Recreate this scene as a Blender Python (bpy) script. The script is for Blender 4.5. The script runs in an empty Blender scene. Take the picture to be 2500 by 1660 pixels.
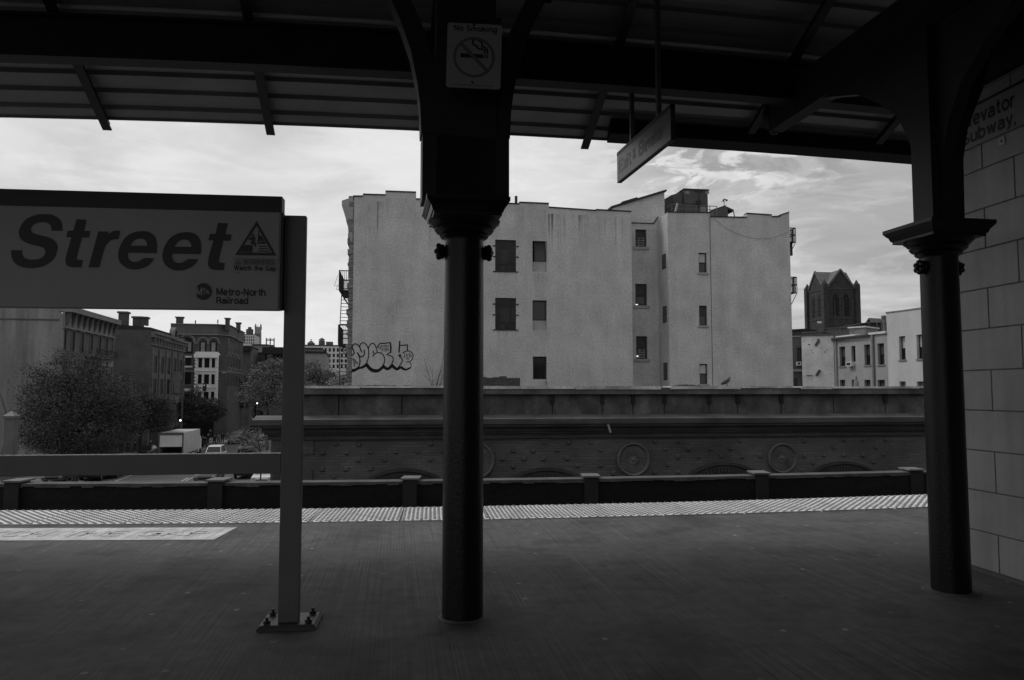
SKYV = 7.9
import bpy, math, random
from mathutils import Vector, Matrix
R = math.radians
scene = bpy.context.scene
COL = scene.collection

# ------------------------------------------------------------------ camera
F = 1850.0                      # focal length in pixels of the 2500 px wide photograph
HOR = 955.0                     # row of the horizon
PITCH = math.atan((HOR - 830.0) / F)
EYE = 1.4
cam_d = bpy.data.cameras.new("camera")
cam = bpy.data.objects.new("camera", cam_d)
COL.objects.link(cam)
cam_d.sensor_fit = 'HORIZONTAL'
cam_d.sensor_width = 36.0
cam_d.lens = F / 2500.0 * 36.0
cam_d.clip_start = 0.05
cam_d.clip_end = 6000
cam.location = (0, 0, EYE)
cam.rotation_euler = (math.pi / 2 + PITCH, 0, 0)
scene.camera = cam

# ------------------------------------------------------------------ view, world, sun
scene.view_settings.view_transform = 'Standard'
scene.view_settings.look = 'None'
scene.view_settings.gamma = 1.0
scene.view_settings.exposure = 0.0
SUN_EL, SUN_ROT = R(50), R(285)
world = bpy.data.worlds.new("World")
scene.world = world
world.use_nodes = True
wn, wl = world.node_tree.nodes, world.node_tree.links
wn.clear()
w_out = wn.new('ShaderNodeOutputWorld')
w_bg = wn.new('ShaderNodeBackground'); w_bg.inputs['Strength'].default_value = 0.10
sky = wn.new('ShaderNodeTexSky'); sky.sky_type = 'NISHITA'; sky.sun_disc = False
sky.sun_elevation = SUN_EL; sky.sun_rotation = SUN_ROT
bw = wn.new('ShaderNodeRGBToBW'); wl.new(sky.outputs[0], bw.inputs[0])
tc = wn.new('ShaderNodeTexCoord')
def wmap(scale, rot=(0, 0, 0), loc=(0, 0, 0)):
    mp = wn.new('ShaderNodeMapping'); mp.inputs['Scale'].default_value = scale
    mp.inputs['Rotation'].default_value = rot; mp.inputs['Location'].default_value = loc
    wl.new(tc.outputs['Generated'], mp.inputs['Vector']); return mp
def wnoise(mp, scale, detail, rough, dist=0.0):
    n = wn.new('ShaderNodeTexNoise'); n.inputs['Scale'].default_value = scale
    n.inputs['Detail'].default_value = detail; n.inputs['Roughness'].default_value = rough
    n.inputs['Distortion'].default_value = dist
    wl.new(mp.outputs[0], n.inputs['Vector']); return n.outputs['Fac']
def wmath(op, a, b, clamp=False):
    n = wn.new('ShaderNodeMath'); n.operation = op; n.use_clamp = clamp
    for i, v in enumerate((a, b)):
        if hasattr(v, 'is_linked'): wl.new(v, n.inputs[i])
        else: n.inputs[i].default_value = v
    return n.outputs[0]
def wrange(v, a, b, c, d):
    n = wn.new('ShaderNodeMapRange'); n.interpolation_type = 'SMOOTHSTEP'
    wl.new(v, n.inputs[0])
    for i, x in zip((1, 2, 3, 4), (a, b, c, d)): n.inputs[i].default_value = x
    return n.outputs[0]
sep = wn.new('ShaderNodeSeparateXYZ'); wl.new(tc.outputs['Generated'], sep.inputs[0])
big = wnoise(wmap((1.0, 1.0, 2.6), (0.0, 0.18, 0)), 2.6, 9, 0.55, 0.5)      # broad veils
streak = wnoise(wmap((1.2, 1.0, 9.0), (0.0, 0.10, 0.0), (3, 1, 0)), 2.2, 8, 0.55, 0.25)  # long bars low in the sky
ripple = wnoise(wmap((1.0, 1.0, 2.6), (0, 0, 0), (0.4, 0, 2)), 17.0, 7, 0.6, 0.9)
# ripples (small heaped cloudlets) only in one patch of the sky
vd = wn.new('ShaderNodeVectorMath'); vd.operation = 'DISTANCE'
wl.new(wmap((1, 1, 2.4)).outputs[0], vd.inputs[0])
vd.inputs[1].default_value = (0.265, 0.90, 0.290 * 2.4)
patch = wrange(vd.outputs['Value'], 0.04, 0.20, 1.0, 0.0)
low = wrange(sep.outputs['Z'], 0.03, 0.22, 1.0, 0.0)
rightness = wrange(sep.outputs['X'], 0.0, 0.50, 0.0, 1.0)
k = wrange(big, 0.36, 0.62, 0.82, 1.05)
med = wnoise(wmap((1.0, 1.0, 4.0), (0.0, 0.22, 0), (7, 2, 1)), 6.5, 8, 0.6, 0.6)
k = wmath('ADD', k, wmath('MULTIPLY', wrange(med, 0.42, 0.58, -0.08, 0.12), wmath('ADD', 0.5, rightness)))
st = wrange(streak, 0.42, 0.60, -0.22, 0.32)
k = wmath('ADD', k, wmath('MULTIPLY', st, wmath('MULTIPLY', low, wmath('ADD', 0.12, rightness))))
k = wmath('ADD', k, wmath('MULTIPLY', wrange(ripple, 0.46, 0.58, -0.20, 0.34), patch))
k = wmath('MULTIPLY', k, wmath('SUBTRACT', 1.0, wmath('MULTIPLY', rightness, 0.30)))
k = wmath('MULTIPLY', k, wmath('SUBTRACT', 1.0, wmath('MULTIPLY', low, 0.02)))
cloud = wmath('MULTIPLY', k, SKYV)
clear = wmath('MULTIPLY', bw.outputs[0], 1.0)
mixv = wmath('ADD', wmath('MULTIPLY', cloud, 0.88), wmath('MULTIPLY', clear, 0.12))
wl.new(mixv, w_bg.inputs['Color'])
wl.new(w_bg.outputs[0], w_out.inputs[0])

sun_d = bpy.data.lights.new("sun", 'SUN')
sun_d.energy = 1.3; sun_d.angle = R(16); sun_d.color = (1, 1, 1)
sun = bpy.data.objects.new("sun", sun_d); COL.objects.link(sun)
# direction TO the sun
sd = Vector((math.sin(SUN_ROT) * math.cos(SUN_EL), math.cos(SUN_ROT) * math.cos(SUN_EL), math.sin(SUN_EL)))
sun.rotation_euler = sd.to_track_quat('Z', 'Y').to_euler()
sun.location = (0, -5, 40)

# ------------------------------------------------------------------ pixel -> place
cp, sp = math.cos(PITCH), math.sin(PITCH)
def ray(px, py):
    u = (px - 1250.0) / F; v = (830.0 - py) / F
    return Vector((u, cp - v * sp, sp + v * cp))
def at(px, py, Y):
    d = ray(px, py); t = Y / d.y
    return Vector((d.x * t, Y, EYE + d.z * t))
def gnd(px, py, z=0.0):
    d = ray(px, py); t = (z - EYE) / d.z
    return Vector((d.x * t, d.y * t, z))
def plan(px, Y):
    p = at(px, HOR, Y); return Vector((p.x, p.y))

# ------------------------------------------------------------------ objects
def link(o, parent=None):
    COL.objects.link(o)
    if parent is not None: o.parent = parent
    return o
def tag(o, label=None, cat=None, group=None, kind=None):
    if label: o['label'] = label
    if cat: o['category'] = cat
    if group: o['group'] = group
    if kind: o['kind'] = kind
    return o
def empty(name, loc=(0, 0, 0), rz=0.0, label=None, cat=None, group=None):
    o = bpy.data.objects.new(name, None); o.empty_display_size = 0.2
    o.location = loc; o.rotation_euler = (0, 0, rz)
    link(o); return tag(o, label, cat, group)
def copy_tree(o, parent=None):
    c = o.copy(); COL.objects.link(c); c.parent = parent
    for ch in [x for x in o.children]: copy_tree(ch, c)
    return c

class MB:
    def __init__(s): s.v = []; s.f = []
    def add(s, vs, fs):
        n = len(s.v); s.v += [tuple(v) for v in vs]; s.f += [tuple(i + n for i in f) for f in fs]; return s
    def quad(s, a, b, c, d): return s.add((a, b, c, d), ((0, 1, 2, 3),))
    def box(s, x0, x1, y0, y1, z0, z1):
        if x0 > x1: x0, x1 = x1, x0
        if y0 > y1: y0, y1 = y1, y0
        if z0 > z1: z0, z1 = z1, z0
        return s.add([(x0, y0, z0), (x1, y0, z0), (x1, y1, z0), (x0, y1, z0), (x0, y0, z1), (x1, y0, z1), (x1, y1, z1), (x0, y1, z1)],
                     [(0, 3, 2, 1), (4, 5, 6, 7), (0, 1, 5, 4), (1, 2, 6, 5), (2, 3, 7, 6), (3, 0, 4, 7)])
    def hexa(s, P):   # 8 points bottom ring then top ring
        return s.add(P, [(0, 3, 2, 1), (4, 5, 6, 7), (0, 1, 5, 4), (1, 2, 6, 5), (2, 3, 7, 6), (3, 0, 4, 7)])
    def prism(s, pts, axis, a0, a1):
        """pts 2-D outline, extruded along axis ('x','y','z') from a0 to a1"""
        n = len(pts)
        def mk(p, a):
            if axis == 'y': return (p[0], a, p[1])
            if axis == 'x': return (a, p[0], p[1])
            return (p[0], p[1], a)
        vs = [mk(p, a0) for p in pts] + [mk(p, a1) for p in pts]
        fs = [tuple(range(n)), tuple(range(2 * n - 1, n - 1, -1))]
        for i in range(n):
            j = (i + 1) % n; fs.append((i, i + n, j + n, j))
        return s.add(vs, fs)
    def tube(s, p0, p1, r0, r1=None, n=8, cap=True):
        r1 = r0 if r1 is None else r1
        p0, p1 = Vector(p0), Vector(p1); d = (p1 - p0)
        if d.length < 1e-6: return s
        d.normalize(); a = d.orthogonal().normalized(); b = d.cross(a)
        vs = []
        for p, r in ((p0, r0), (p1, r1)):
            for i in range(n):
                t = 2 * math.pi * i / n; vs.append(p + a * (r * math.cos(t)) + b * (r * math.sin(t)))
        fs = [(i, (i + 1) % n, (i + 1) % n + n, i + n) for i in range(n)]
        if cap: fs += [tuple(range(n - 1, -1, -1)), tuple(range(n, 2 * n))]
        return s.add(vs, fs)
    def poly(s, pts, r, n=6):
        for i in range(len(pts) - 1): s.tube(pts[i], pts[i + 1], r if not isinstance(r, (list, tuple)) else r[i], r if not isinstance(r, (list, tuple)) else r[i + 1], n)
        return s
    def bar(s, p0, p1, w, t, up=(0, 0, 1)):
        """rectangular bar, w across, t along 'up'"""
        p0, p1, up = Vector(p0), Vector(p1), Vector(up)
        d = (p1 - p0).normalized(); a = d.cross(up)
        if a.length < 1e-5: a = d.orthogonal()
        a.normalize(); b = a.cross(d).normalized()
        P = []
        for p in (p0, p1):
            P += [p - a * w / 2 - b * t / 2, p + a * w / 2 - b * t / 2, p + a * w / 2 + b * t / 2, p - a * w / 2 + b * t / 2]
        return s.hexa(P)
    def lathe(s, prof, n=32, c=(0, 0), cap=True):
        vs = []
        for r, z in prof:
            for i in range(n):
                t = 2 * math.pi * i / n; vs.append((c[0] + r * math.cos(t), c[1] + r * math.sin(t), z))
        m = len(prof); fs = []
        for k in range(m - 1):
            for i in range(n):
                j = (i + 1) % n; fs.append((k * n + i, k * n + j, (k + 1) * n + j, (k + 1) * n + i))
        if cap: fs += [tuple(range(n - 1, -1, -1)), tuple(range((m - 1) * n, m * n))]
        return s.add(vs, fs)
    def ball(s, c, r, n=8, m=6, sc=(1, 1, 1)):
        vs = [(c[0], c[1], c[2] - r * sc[2])]
        for k in range(1, m):
            ph = -math.pi / 2 + math.pi * k / m
            for i in range(n):
                t = 2 * math.pi * i / n
                vs.append((c[0] + r * sc[0] * math.cos(ph) * math.cos(t), c[1] + r * sc[1] * math.cos(ph) * math.sin(t), c[2] + r * sc[2] * math.sin(ph)))
        vs.append((c[0], c[1], c[2] + r * sc[2])); L = len(vs) - 1; fs = []
        for i in range(n):
            j = (i + 1) % n; fs.append((0, 1 + j, 1 + i))
            for k in range(m - 2): fs.append((1 + k * n + i, 1 + k * n + j, 1 + (k + 1) * n + j, 1 + (k + 1) * n + i))
            fs.append((L, 1 + (m - 2) * n + i, 1 + (m - 2) * n + j))
        return s.add(vs, fs)
    def build(s, name, mat, parent=None, smooth=False, bevel=0.0):
        me = bpy.data.meshes.new(name); me.from_pydata(s.v, [], s.f); me.validate(); me.update()
        me.materials.append(mat)
        if smooth:
            me.polygons.foreach_set('use_smooth', [True] * len(me.polygons))
            try: me.set_sharp_from_angle(angle=R(38))
            except Exception: pass
        o = bpy.data.objects.new(name, me); link(o, parent)
        if bevel:
            b = o.modifiers.new('bevel', 'BEVEL'); b.width = bevel; b.segments = 2; b.limit_method = 'ANGLE'; b.angle_limit = R(40)
        return o

# ------------------------------------------------------------------ materials (all grey: a black-and-white place)
_m = {}
def mat(name, v, rough=0.8, var=0.25, scale=3.0, bump=0.0, bscale=None, streak=0.0, streak_scale=(2.5, 2.5, 0.25), spec=0.3, metal=0.0, fine=0.0, detail=6, dark=0.0, dscale=0.4):
    if name in _m: return _m[name]
    m = bpy.data.materials.new(name); m.use_nodes = True
    N, L = m.node_tree.nodes, m.node_tree.links
    b = N['Principled BSDF']; b.inputs['Roughness'].default_value = rough
    b.inputs['Metallic'].default_value = metal
    try: b.inputs['Specular IOR Level'].default_value = spec
    except Exception: pass
    t = N.new('ShaderNodeTexCoord')
    def noise(sc, det, mapping=None, ro=0.6):
        n = N.new('ShaderNodeTexNoise'); n.inputs['Scale'].default_value = sc; n.inputs['Detail'].default_value = det; n.inputs['Roughness'].default_value = ro
        if mapping:
            mp = N.new('ShaderNodeMapping'); mp.inputs['Scale'].default_value = mapping
            L.new(t.outputs['Object'], mp.inputs[0]); L.new(mp.outputs[0], n.inputs['Vector'])
        else: L.new(t.outputs['Object'], n.inputs['Vector'])
        return n.outputs['Fac']
    def mrange(x, a, bb, c, d):
        r = N.new('ShaderNodeMapRange'); L.new(x, r.inputs[0])
        for i, q in zip((1, 2, 3, 4), (a, bb, c, d)): r.inputs[i].default_value = q
        return r.outputs[0]
    def mul(a, c):
        r = N.new('ShaderNodeMath'); r.operation = 'MULTIPLY'; L.new(a, r.inputs[0])
        if hasattr(c, 'is_linked'): L.new(c, r.inputs[1])
        else: r.inputs[1].default_value = c
        return r.outputs[0]
    x = mrange(noise(scale, detail), 0.3, 0.7, v * (1 - var), v * (1 + var))
    if fine: x = mul(x, mrange(noise(scale * 14, 3), 0.3, 0.7, 1 - fine, 1 + fine))
    if streak: x = mul(x, mrange(noise(1.0, 5, streak_scale), 0.35, 0.65, 1 - streak, 1 + streak * 0.6))
    if dark: x = mul(x, mrange(noise(dscale, 4), 0.38, 0.62, 1 - dark, 1.0 + dark * 0.3))
    L.new(x, b.inputs['Base Color'])
    if bump:
        bn = N.new('ShaderNodeBump'); bn.inputs['Strength'].default_value = bump; bn.inputs['Distance'].default_value = 0.02
        L.new(noise(bscale or scale * 6, 5), bn.inputs['Height']); L.new(bn.outputs[0], b.inputs['Normal'])
    _m[name] = m; return m
def brick_mat(name, v, mortar, bw_=0.21, bh=0.07, ms=0.012, rough=0.85, var=0.35, bump=0.6, rot=(R(90), 0, 0), big=0.3, streak=0.0):
    if name in _m: return _m[name]
    m = bpy.data.materials.new(name); m.use_nodes = True
    N, L = m.node_tree.nodes, m.node_tree.links; b = N['Principled BSDF']; b.inputs['Roughness'].default_value = rough
    t = N.new('ShaderNodeTexCoord'); mp = N.new('ShaderNodeMapping'); mp.inputs['Rotation'].default_value = rot
    L.new(t.outputs['Object'], mp.inputs[0])
    # object X and Z go to the brick texture's X and Y
    s3 = N.new('ShaderNodeSeparateXYZ'); L.new(t.outputs['Object'], s3.inputs[0])
    ad = N.new('ShaderNodeMath'); ad.operation = 'ADD'; L.new(s3.outputs[0], ad.inputs[0]); L.new(s3.outputs[1], ad.inputs[1])
    cb = N.new('ShaderNodeCombineXYZ'); L.new(ad.outputs[0], cb.inputs[0]); L.new(s3.outputs[2], cb.inputs[1])
    br = N.new('ShaderNodeTexBrick'); L.new(cb.outputs[0], br.inputs['Vector'])
    br.inputs['Scale'].default_value = 1.0; br.inputs['Brick Width'].default_value = bw_; br.inputs['Row Height'].default_value = bh
    br.inputs['Mortar Size'].default_value = ms; br.inputs['Mortar Smooth'].default_value = 0.3
    br.inputs['Color1'].default_value = (v * (1 - var),) * 3 + (1,); br.inputs['Color2'].default_value = (v * (1 + var),) * 3 + (1,)
    br.inputs['Mortar'].default_value = (mortar,) * 3 + (1,)
    n = N.new('ShaderNodeTexNoise'); n.inputs['Scale'].default_value = 0.7; n.inputs['Detail'].default_value = 7; L.new(t.outputs['Object'], n.inputs['Vector'])
    r = N.new('ShaderNodeMapRange'); L.new(n.outputs['Fac'], r.inputs[0])
    for i, q in zip((1, 2, 3, 4), (0.3, 0.7, 1 - big, 1 + big)): r.inputs[i].default_value = q
    mx = N.new('ShaderNodeVectorMath'); mx.operation = 'SCALE'; L.new(br.outputs['Color'], mx.inputs[0]); L.new(r.outputs[0], mx.inputs['Scale'])
    L.new(mx.outputs[0], b.inputs['Base Color'])
    if bump:
        bn = N.new('ShaderNodeBump'); bn.invert = True; bn.inputs['Strength'].default_value = bump; bn.inputs['Distance'].default_value = 0.01
        L.new(br.outputs['Fac'], bn.inputs['Height']); L.new(bn.outputs[0], b.inputs['Normal'])
    _m[name] = m; return m
def emit(name, v):
    if name in _m: return _m[name]
    m = bpy.data.materials.new(name); m.use_nodes = True; b = m.node_tree.nodes['Principled BSDF']
    b.inputs['Base Color'].default_value = (.8, .8, .8, 1); b.inputs['Emission Color'].default_value = (1, 1, 1, 1); b.inputs['Emission Strength'].default_value = v
    _m[name] = m; return m

# ------------------------------------------------------------------ lettering: a plain bold grotesque drawn from strokes
def _arc(cx, cy, rx, ry, a0, a1, n=14): return [(cx + rx * math.cos(R(a0 + (a1 - a0) * k / n)), cy + ry * math.sin(R(a0 + (a1 - a0) * k / n))) for k in range(n + 1)]
_B = .24                                       # half bowl of the lower-case round letters; x-height .52, capitals .72
GLY = {
 'M': (.74, [[(0, 0), (0, .72)], [(0, .72), (.30, .10), (.60, .72)], [(.60, .72), (.60, 0)]]), 'N': (.62, [[(0, 0), (0, .72)], [(0, .70), (.46, .02)], [(.46, 0), (.46, .72)]]),
 'R': (.62, [[(0, 0), (0, .72)], [(0, .66), (.28, .66)] + _arc(.28, .50, .18, .16, 90, -90) + [(0, .34)], [(.28, .34), (.42, .26), (.46, 0)]]), 'W': (.90, [[(0, .72), (.19, .03), (.38, .68), (.57, .03), (.76, .72)]]),
 'A': (.66, [[(0, 0), (.26, .70), (.52, 0)], [(.10, .22), (.42, .22)]]), 'I': (.22, [[(0, 0), (0, .72)]]), 'T': (.58, [[(0, .66), (.5, .66)], [(.25, 0), (.25, .66)]]),
 'G': (.70, [_arc(.28, .36, .26, .33, 40, 330, 20) + [(.53, .34)], [(.30, .34), (.55, .34)], [(.53, .0), (.53, .34)]]), 'C': (.66, [_arc(.28, .36, .26, .33, 42, 318, 20)]),
 'H': (.62, [[(0, 0), (0, .72)], [(.46, 0), (.46, .72)], [(0, .37), (.46, .37)]]), 'E': (.58, [[(0, 0), (0, .72)], [(0, .66), (.44, .66)], [(0, .37), (.40, .37)], [(0, .06), (.44, .06)]]),
 'P': (.60, [[(0, 0), (0, .72)], [(0, .66), (.28, .66)] + _arc(.28, .49, .18, .17, 90, -90) + [(0, .32)]]),
 'S': (.62, [_arc(.24, .52, .20, .15, 25, 180, 12) + [(.10, .42), (.24, .36), (.40, .29)] + _arc(.24, .20, .22, .15, 30, -170, 14)]),
 'e': (.58, [[(.02, .26), (.46, .27)], _arc(.24, .26, .22, .22, 0, 320, 20)]), 't': (.36, [[(.12, .68), (.12, .12), (.16, .06), (.28, .05)], [(0, .47), (.27, .47)]]), 'r': (.38, [[(0, 0), (0, .52)], [(0, .30), (.08, .44), (.24, .47)]]),
 'o': (.58, [_arc(.24, .26, .22, .22, 0, 360, 22)]), 'h': (.54, [[(0, 0), (0, .72)], [(0, .32)] + _arc(.19, .30, .19, .17, 170, 0) + [(.38, 0)]]), 'n': (.54, [[(0, 0), (0, .52)], [(0, .32)] + _arc(.19, .30, .19, .17, 170, 0) + [(.38, 0)]]),
 'm': (.80, [[(0, 0), (0, .52)], [(0, .32)] + _arc(.16, .32, .16, .15, 170, 0) + [(.32, 0)], [(.32, .32)] + _arc(.48, .32, .16, .15, 170, 0) + [(.64, 0)]]), 'a': (.55, [[(.40, 0), (.40, .30)] + _arc(.22, .33, .18, .14, 0, 150), [(.40, .30), (.20, .28)] + _arc(.16, .16, .15, .12, 90, 280) + [(.30, .06), (.40, .16)]]),
 'i': (.22, [[(0, 0), (0, .52)], [(0, .62), (0, .72)]]), 'l': (.22, [[(0, 0), (0, .72)]]), 'd': (.58, [[(.42, 0), (.42, .72)], _arc(.21, .26, .21, .22, 0, 360, 22)]), 'b': (.58, [[(0, 0), (0, .72)], _arc(.21, .26, .21, .22, 0, 360, 22)]),
 'p': (.58, [[(0, -.18), (0, .52)], _arc(.21, .26, .21, .22, 0, 360, 22)]), 'g': (.58, [[(.42, .52), (.42, -.06)] + _arc(.22, -.04, .20, .12, 0, -165, 10), _arc(.21, .27, .21, .21, 0, 360, 22)]), 'c': (.52, [_arc(.22, .26, .21, .22, 45, 315, 18)]),
 'k': (.52, [[(0, 0), (0, .72)], [(.34, .50), (.02, .20)], [(.14, .30), (.38, 0)]]), 'v': (.50, [[(0, .52), (.19, .03), (.38, .52)]]), 'w': (.72, [[(0, .52), (.15, .04), (.29, .48), (.43, .04), (.58, .52)]]), 'y': (.50, [[(0, .52), (.20, .06)], [(.38, .52), (.16, -.10), (.02, -.14)]]),
 'u': (.54, [[(0, .52), (0, .20)] + _arc(.19, .22, .19, .17, 190, 360) + [(.38, .52)], [(.38, 0), (.38, .52)]]), 'x': (.48, [[(0, .52), (.36, 0)], [(.36, .52), (0, 0)]]), 's': (.48, [_arc(.18, .38, .15, .11, 25, 190, 9) + [(.18, .27)] + _arc(.18, .15, .16, .11, 70, -165, 10)]),
 ',': (.24, [[(.02, .06), (.0, -.12)]]), '-': (.36, [[(0, .30), (.22, .30)]]), '!': (.2, [[(0, .2), (0, .72)], [(0, 0), (0, .08)]]), '&': (.60, [[(.46, 0), (.12, .48)] + _arc(.20, .57, .11, .11, 200, 0, 8) + [(.24, .40), (.06, .28)] + _arc(.18, .16, .15, .13, 160, 330, 8) + [(.44, .32)]]),
 ' ': (.30, [])}
def letters(parent, s, x0, x1, z0, z1, y, m, shear=0.0, bold=0.0, name='lettering', spacing=1.0, axis='xz', wt=.145):
    """z0 is the base line (or the bottom of the deepest descender when there is one), z1 the capital height"""
    segs = []; x = 0
    for ch in s:
        w, st = GLY[ch]; segs += [[(a + x, b) for a, b in p] for p in st]; x += w + .035
    xs = [a for p in segs for a, b in p]; a0, a1 = min(xs) - wt / 2, max(xs) + wt / 2; b0 = 0.0; b1 = .72
    if any(c in 'gpy' for c in s): b0 = -.20
    sx, sz = (x1 - x0) / (a1 - a0), (z1 - z0) / (b1 - b0); mb = MB(); k = 0
    def T(p): X = x0 + (p[0] - a0 + shear * p[1]) * sx; Z = z0 + (p[1] - b0) * sz; return (X, Z)
    for p in segs:
        for i in range(len(p) - 1):
            a, b = Vector(p[i]), Vector(p[i + 1]); d = b - a
            if d.length < 1e-6: continue
            d.normalize(); q = Vector((-d.y, d.x)) * wt / 2
            if len(p) > 2:
                e = d * wt * .16
                if i > 0: a = a - e
                if i < len(p) - 2: b = b + e
            P = [T(a - q), T(b - q), T(b + q), T(a + q)]; o = (k % 2) * -.0002; k += 1
            mb.add([(u, y + o, v) if axis == 'xz' else (u, v, y - o) for u, v in P], [(0, 1, 2, 3)])
    return mb.build(name, m, parent)

class Plane:
    """a vertical plane through two plan points; its root empty sits at the left end, local x along, -y towards the viewer"""
    def __init__(s, A, B, zbase):
        s.A = Vector((A[0], A[1])); s.B = Vector((B[0], B[1])); s.z = zbase
        d = s.B - s.A; s.len = d.length; s.ang = math.atan2(d.y, d.x); s.d = d.normalized(); s.n = Vector((-s.d.y, s.d.x))
    def root(s, name, label, cat, group=None):
        return empty(name, (s.A.x, s.A.y, s.z), s.ang, label, cat, group)
    def loc(s, px, py, off=0.0):
        """local (x, z) where the pixel's ray meets the plane moved off metres away from the viewer"""
        r = ray(px, py); A = s.A + s.n * off
        t = (A.dot(s.n)) / (r.x * s.n.x + r.y * s.n.y)
        p = Vector((r.x * t, r.y * t)); return ((p - A).dot(s.d), EYE + r.z * t - s.z)
    def X(s, px, off=0.0, py=HOR): return s.loc(px, py, off)[0]

def wall_mesh(x0, x1, z0, tops, holes, rev=0.2, depth=8.0, bottoms=False):
    """front wall at y=0 with window holes and reveals, plus sides, stepped roof and back. tops: [(xa, xb, z at xa, z at xb)]"""
    mb = MB(); xs = {x0, x1}
    for a, b, c, d in tops: xs |= {a, b}
    for h in holes: xs |= {h[0], h[1]}
    xs = sorted(x for x in xs if x0 - 1e-6 <= x <= x1 + 1e-6)
    xs = [x for i, x in enumerate(xs) if i == 0 or x - xs[i - 1] > 1e-4]
    def top(x, side):
        for a, b, c, d in tops:
            if (side > 0 and a - 1e-5 <= x < b - 1e-5) or (side < 0 and a + 1e-5 < x <= b + 1e-5):
                return c + (d - c) * (x - a) / (b - a)
        return tops[0][2] if x <= tops[0][0] else tops[-1][3]
    for i in range(len(xs) - 1):
        a, b = xs[i], xs[i + 1]; ta, tb = top(a, 1), top(b, -1)
        hs = sorted([h for h in holes if h[0] <= a + 1e-5 and h[1] >= b - 1e-5], key=lambda h: h[2]); z = z0
        for h in hs:
            if h[2] > z: mb.quad((a, 0, z), (b, 0, z), (b, 0, h[2]), (a, 0, h[2]))
            z = h[3]
        mb.quad((a, 0, z), (b, 0, z), (b, 0, tb), (a, 0, ta))
        mb.quad((a, 0, ta), (b, 0, tb), (b, depth, tb), (a, depth, ta))
        mb.quad((b, depth, z0), (a, depth, z0), (a, depth, ta), (b, depth, tb))
        if i + 1 < len(xs) - 1:
            tn = top(b, 1)
            if abs(tn - tb) > 1e-4: mb.quad((b, 0, tb), (b, 0, tn), (b, depth, tn), (b, depth, tb))
    mb.quad((x0, 0, z0), (x0, 0, top(x0, 1)), (x0, depth, top(x0, 1)), (x0, depth, z0))
    mb.quad((x1, 0, z0), (x1, depth, z0), (x1, depth, top(x1, -1)), (x1, 0, top(x1, -1)))
    for (a, b, c, d) in [h[:4] for h in holes]:
        mb.quad((a, 0, c), (a, rev, c), (a, rev, d), (a, 0, d)); mb.quad((b, 0, c), (b, 0, d), (b, rev, d), (b, rev, c))
        mb.quad((a, 0, d), (a, rev, d), (b, rev, d), (b, 0, d)); mb.quad((a, 0, c), (b, 0, c), (b, rev, c), (a, rev, c))
    return mb

def window(root, a, b, c, d, rev=0.2, fm=None, gm=None, sill=True, sash=True, blind=None, fw=0.07, lintel=None, y0=0.0, bars=False):
    """sash window: frame part with pane, sill and blind as sub-parts"""
    f = MB(); y = y0 + rev - 0.06
    f.box(a, a + fw, y, y + .05, c, d); f.box(b - fw, b, y, y + .05, c, d)
    f.box(a + fw, b - fw, y, y + .05, d - fw, d); f.box(a + fw, b - fw, y, y + .05, c, c + fw)
    mz = (c + d) / 2
    if sash: f.box(a + fw, b - fw, y - .02, y + .03, mz - fw / 2, mz + fw / 2)
    w = f.build('window', fm, root)
    g = MB(); g.quad((a, y + .035, c), (b, y + .035, c), (b, y + .035, d), (a, y + .035, d)); g.build('pane', gm, w)
    if blind: 
        bm_, frac = blind
        q = MB(); q.box(a + fw, b - fw, y + .022, y + .03, d - fw - (d - c) * frac, d - fw); q.build('blind', bm_, w)
    if bars:
        q = MB(); zt = c + (d - c) * .46
        for k in range(4): q.box(a + fw, b - fw, y - .05, y - .035, c + (zt - c) * (k + .6) / 4, c + (zt - c) * (k + .6) / 4 + .03)
        for k in (0.3, 0.7): q.box(a + (b - a) * k, a + (b - a) * k + .03, y - .052, y - .037, c, zt)
        q.build('window_guard', mat('guard_metal', .22, .5), w)
    if sill:
        q = MB(); q.box(a - .08, b + .08, y0 - .07, y0 + rev - .07, c - .11, c + .0); q.build('sill', fm if sill is True else sill, w)
    if lintel:
        q = MB(); q.box(a - .1, b + .1, y0 - .06, y0 + .03, d, d + lintel[1]); q.build('lintel', lintel[0], w)
    return w
# ================================================================== STATION
G = -6.6                               # street level
TH = R(9.0)                            # direction of the tracks in plan
random.seed(7)

def curve3(P):
    (x0, y0), (x1, y1), (x2, y2) = [(p.x, p.y) for p in P]
    def f(x):
        return (y0 * (x - x1) * (x - x2) / ((x0 - x1) * (x0 - x2)) + y1 * (x - x0) * (x - x2) / ((x1 - x0) * (x1 - x2)) + y2 * (x - x0) * (x - x1) / ((x2 - x0) * (x2 - x1)))
    def g(x):                          # follow the tangent outside the measured stretch
        if x < x0 - 1.5: a = x0 - 1.5; s = (f(a + .01) - f(a - .01)) / .02; return f(a) + s * (x - a)
        if x > x2 + 1.5: a = x2 + 1.5; s = (f(a + .01) - f(a - .01)) / .02; return f(a) + s * (x - a)
        return f(x)
    return g
def xs_range(a, b, n): return [a + (b - a) * i / n for i in range(n + 1)]

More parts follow.
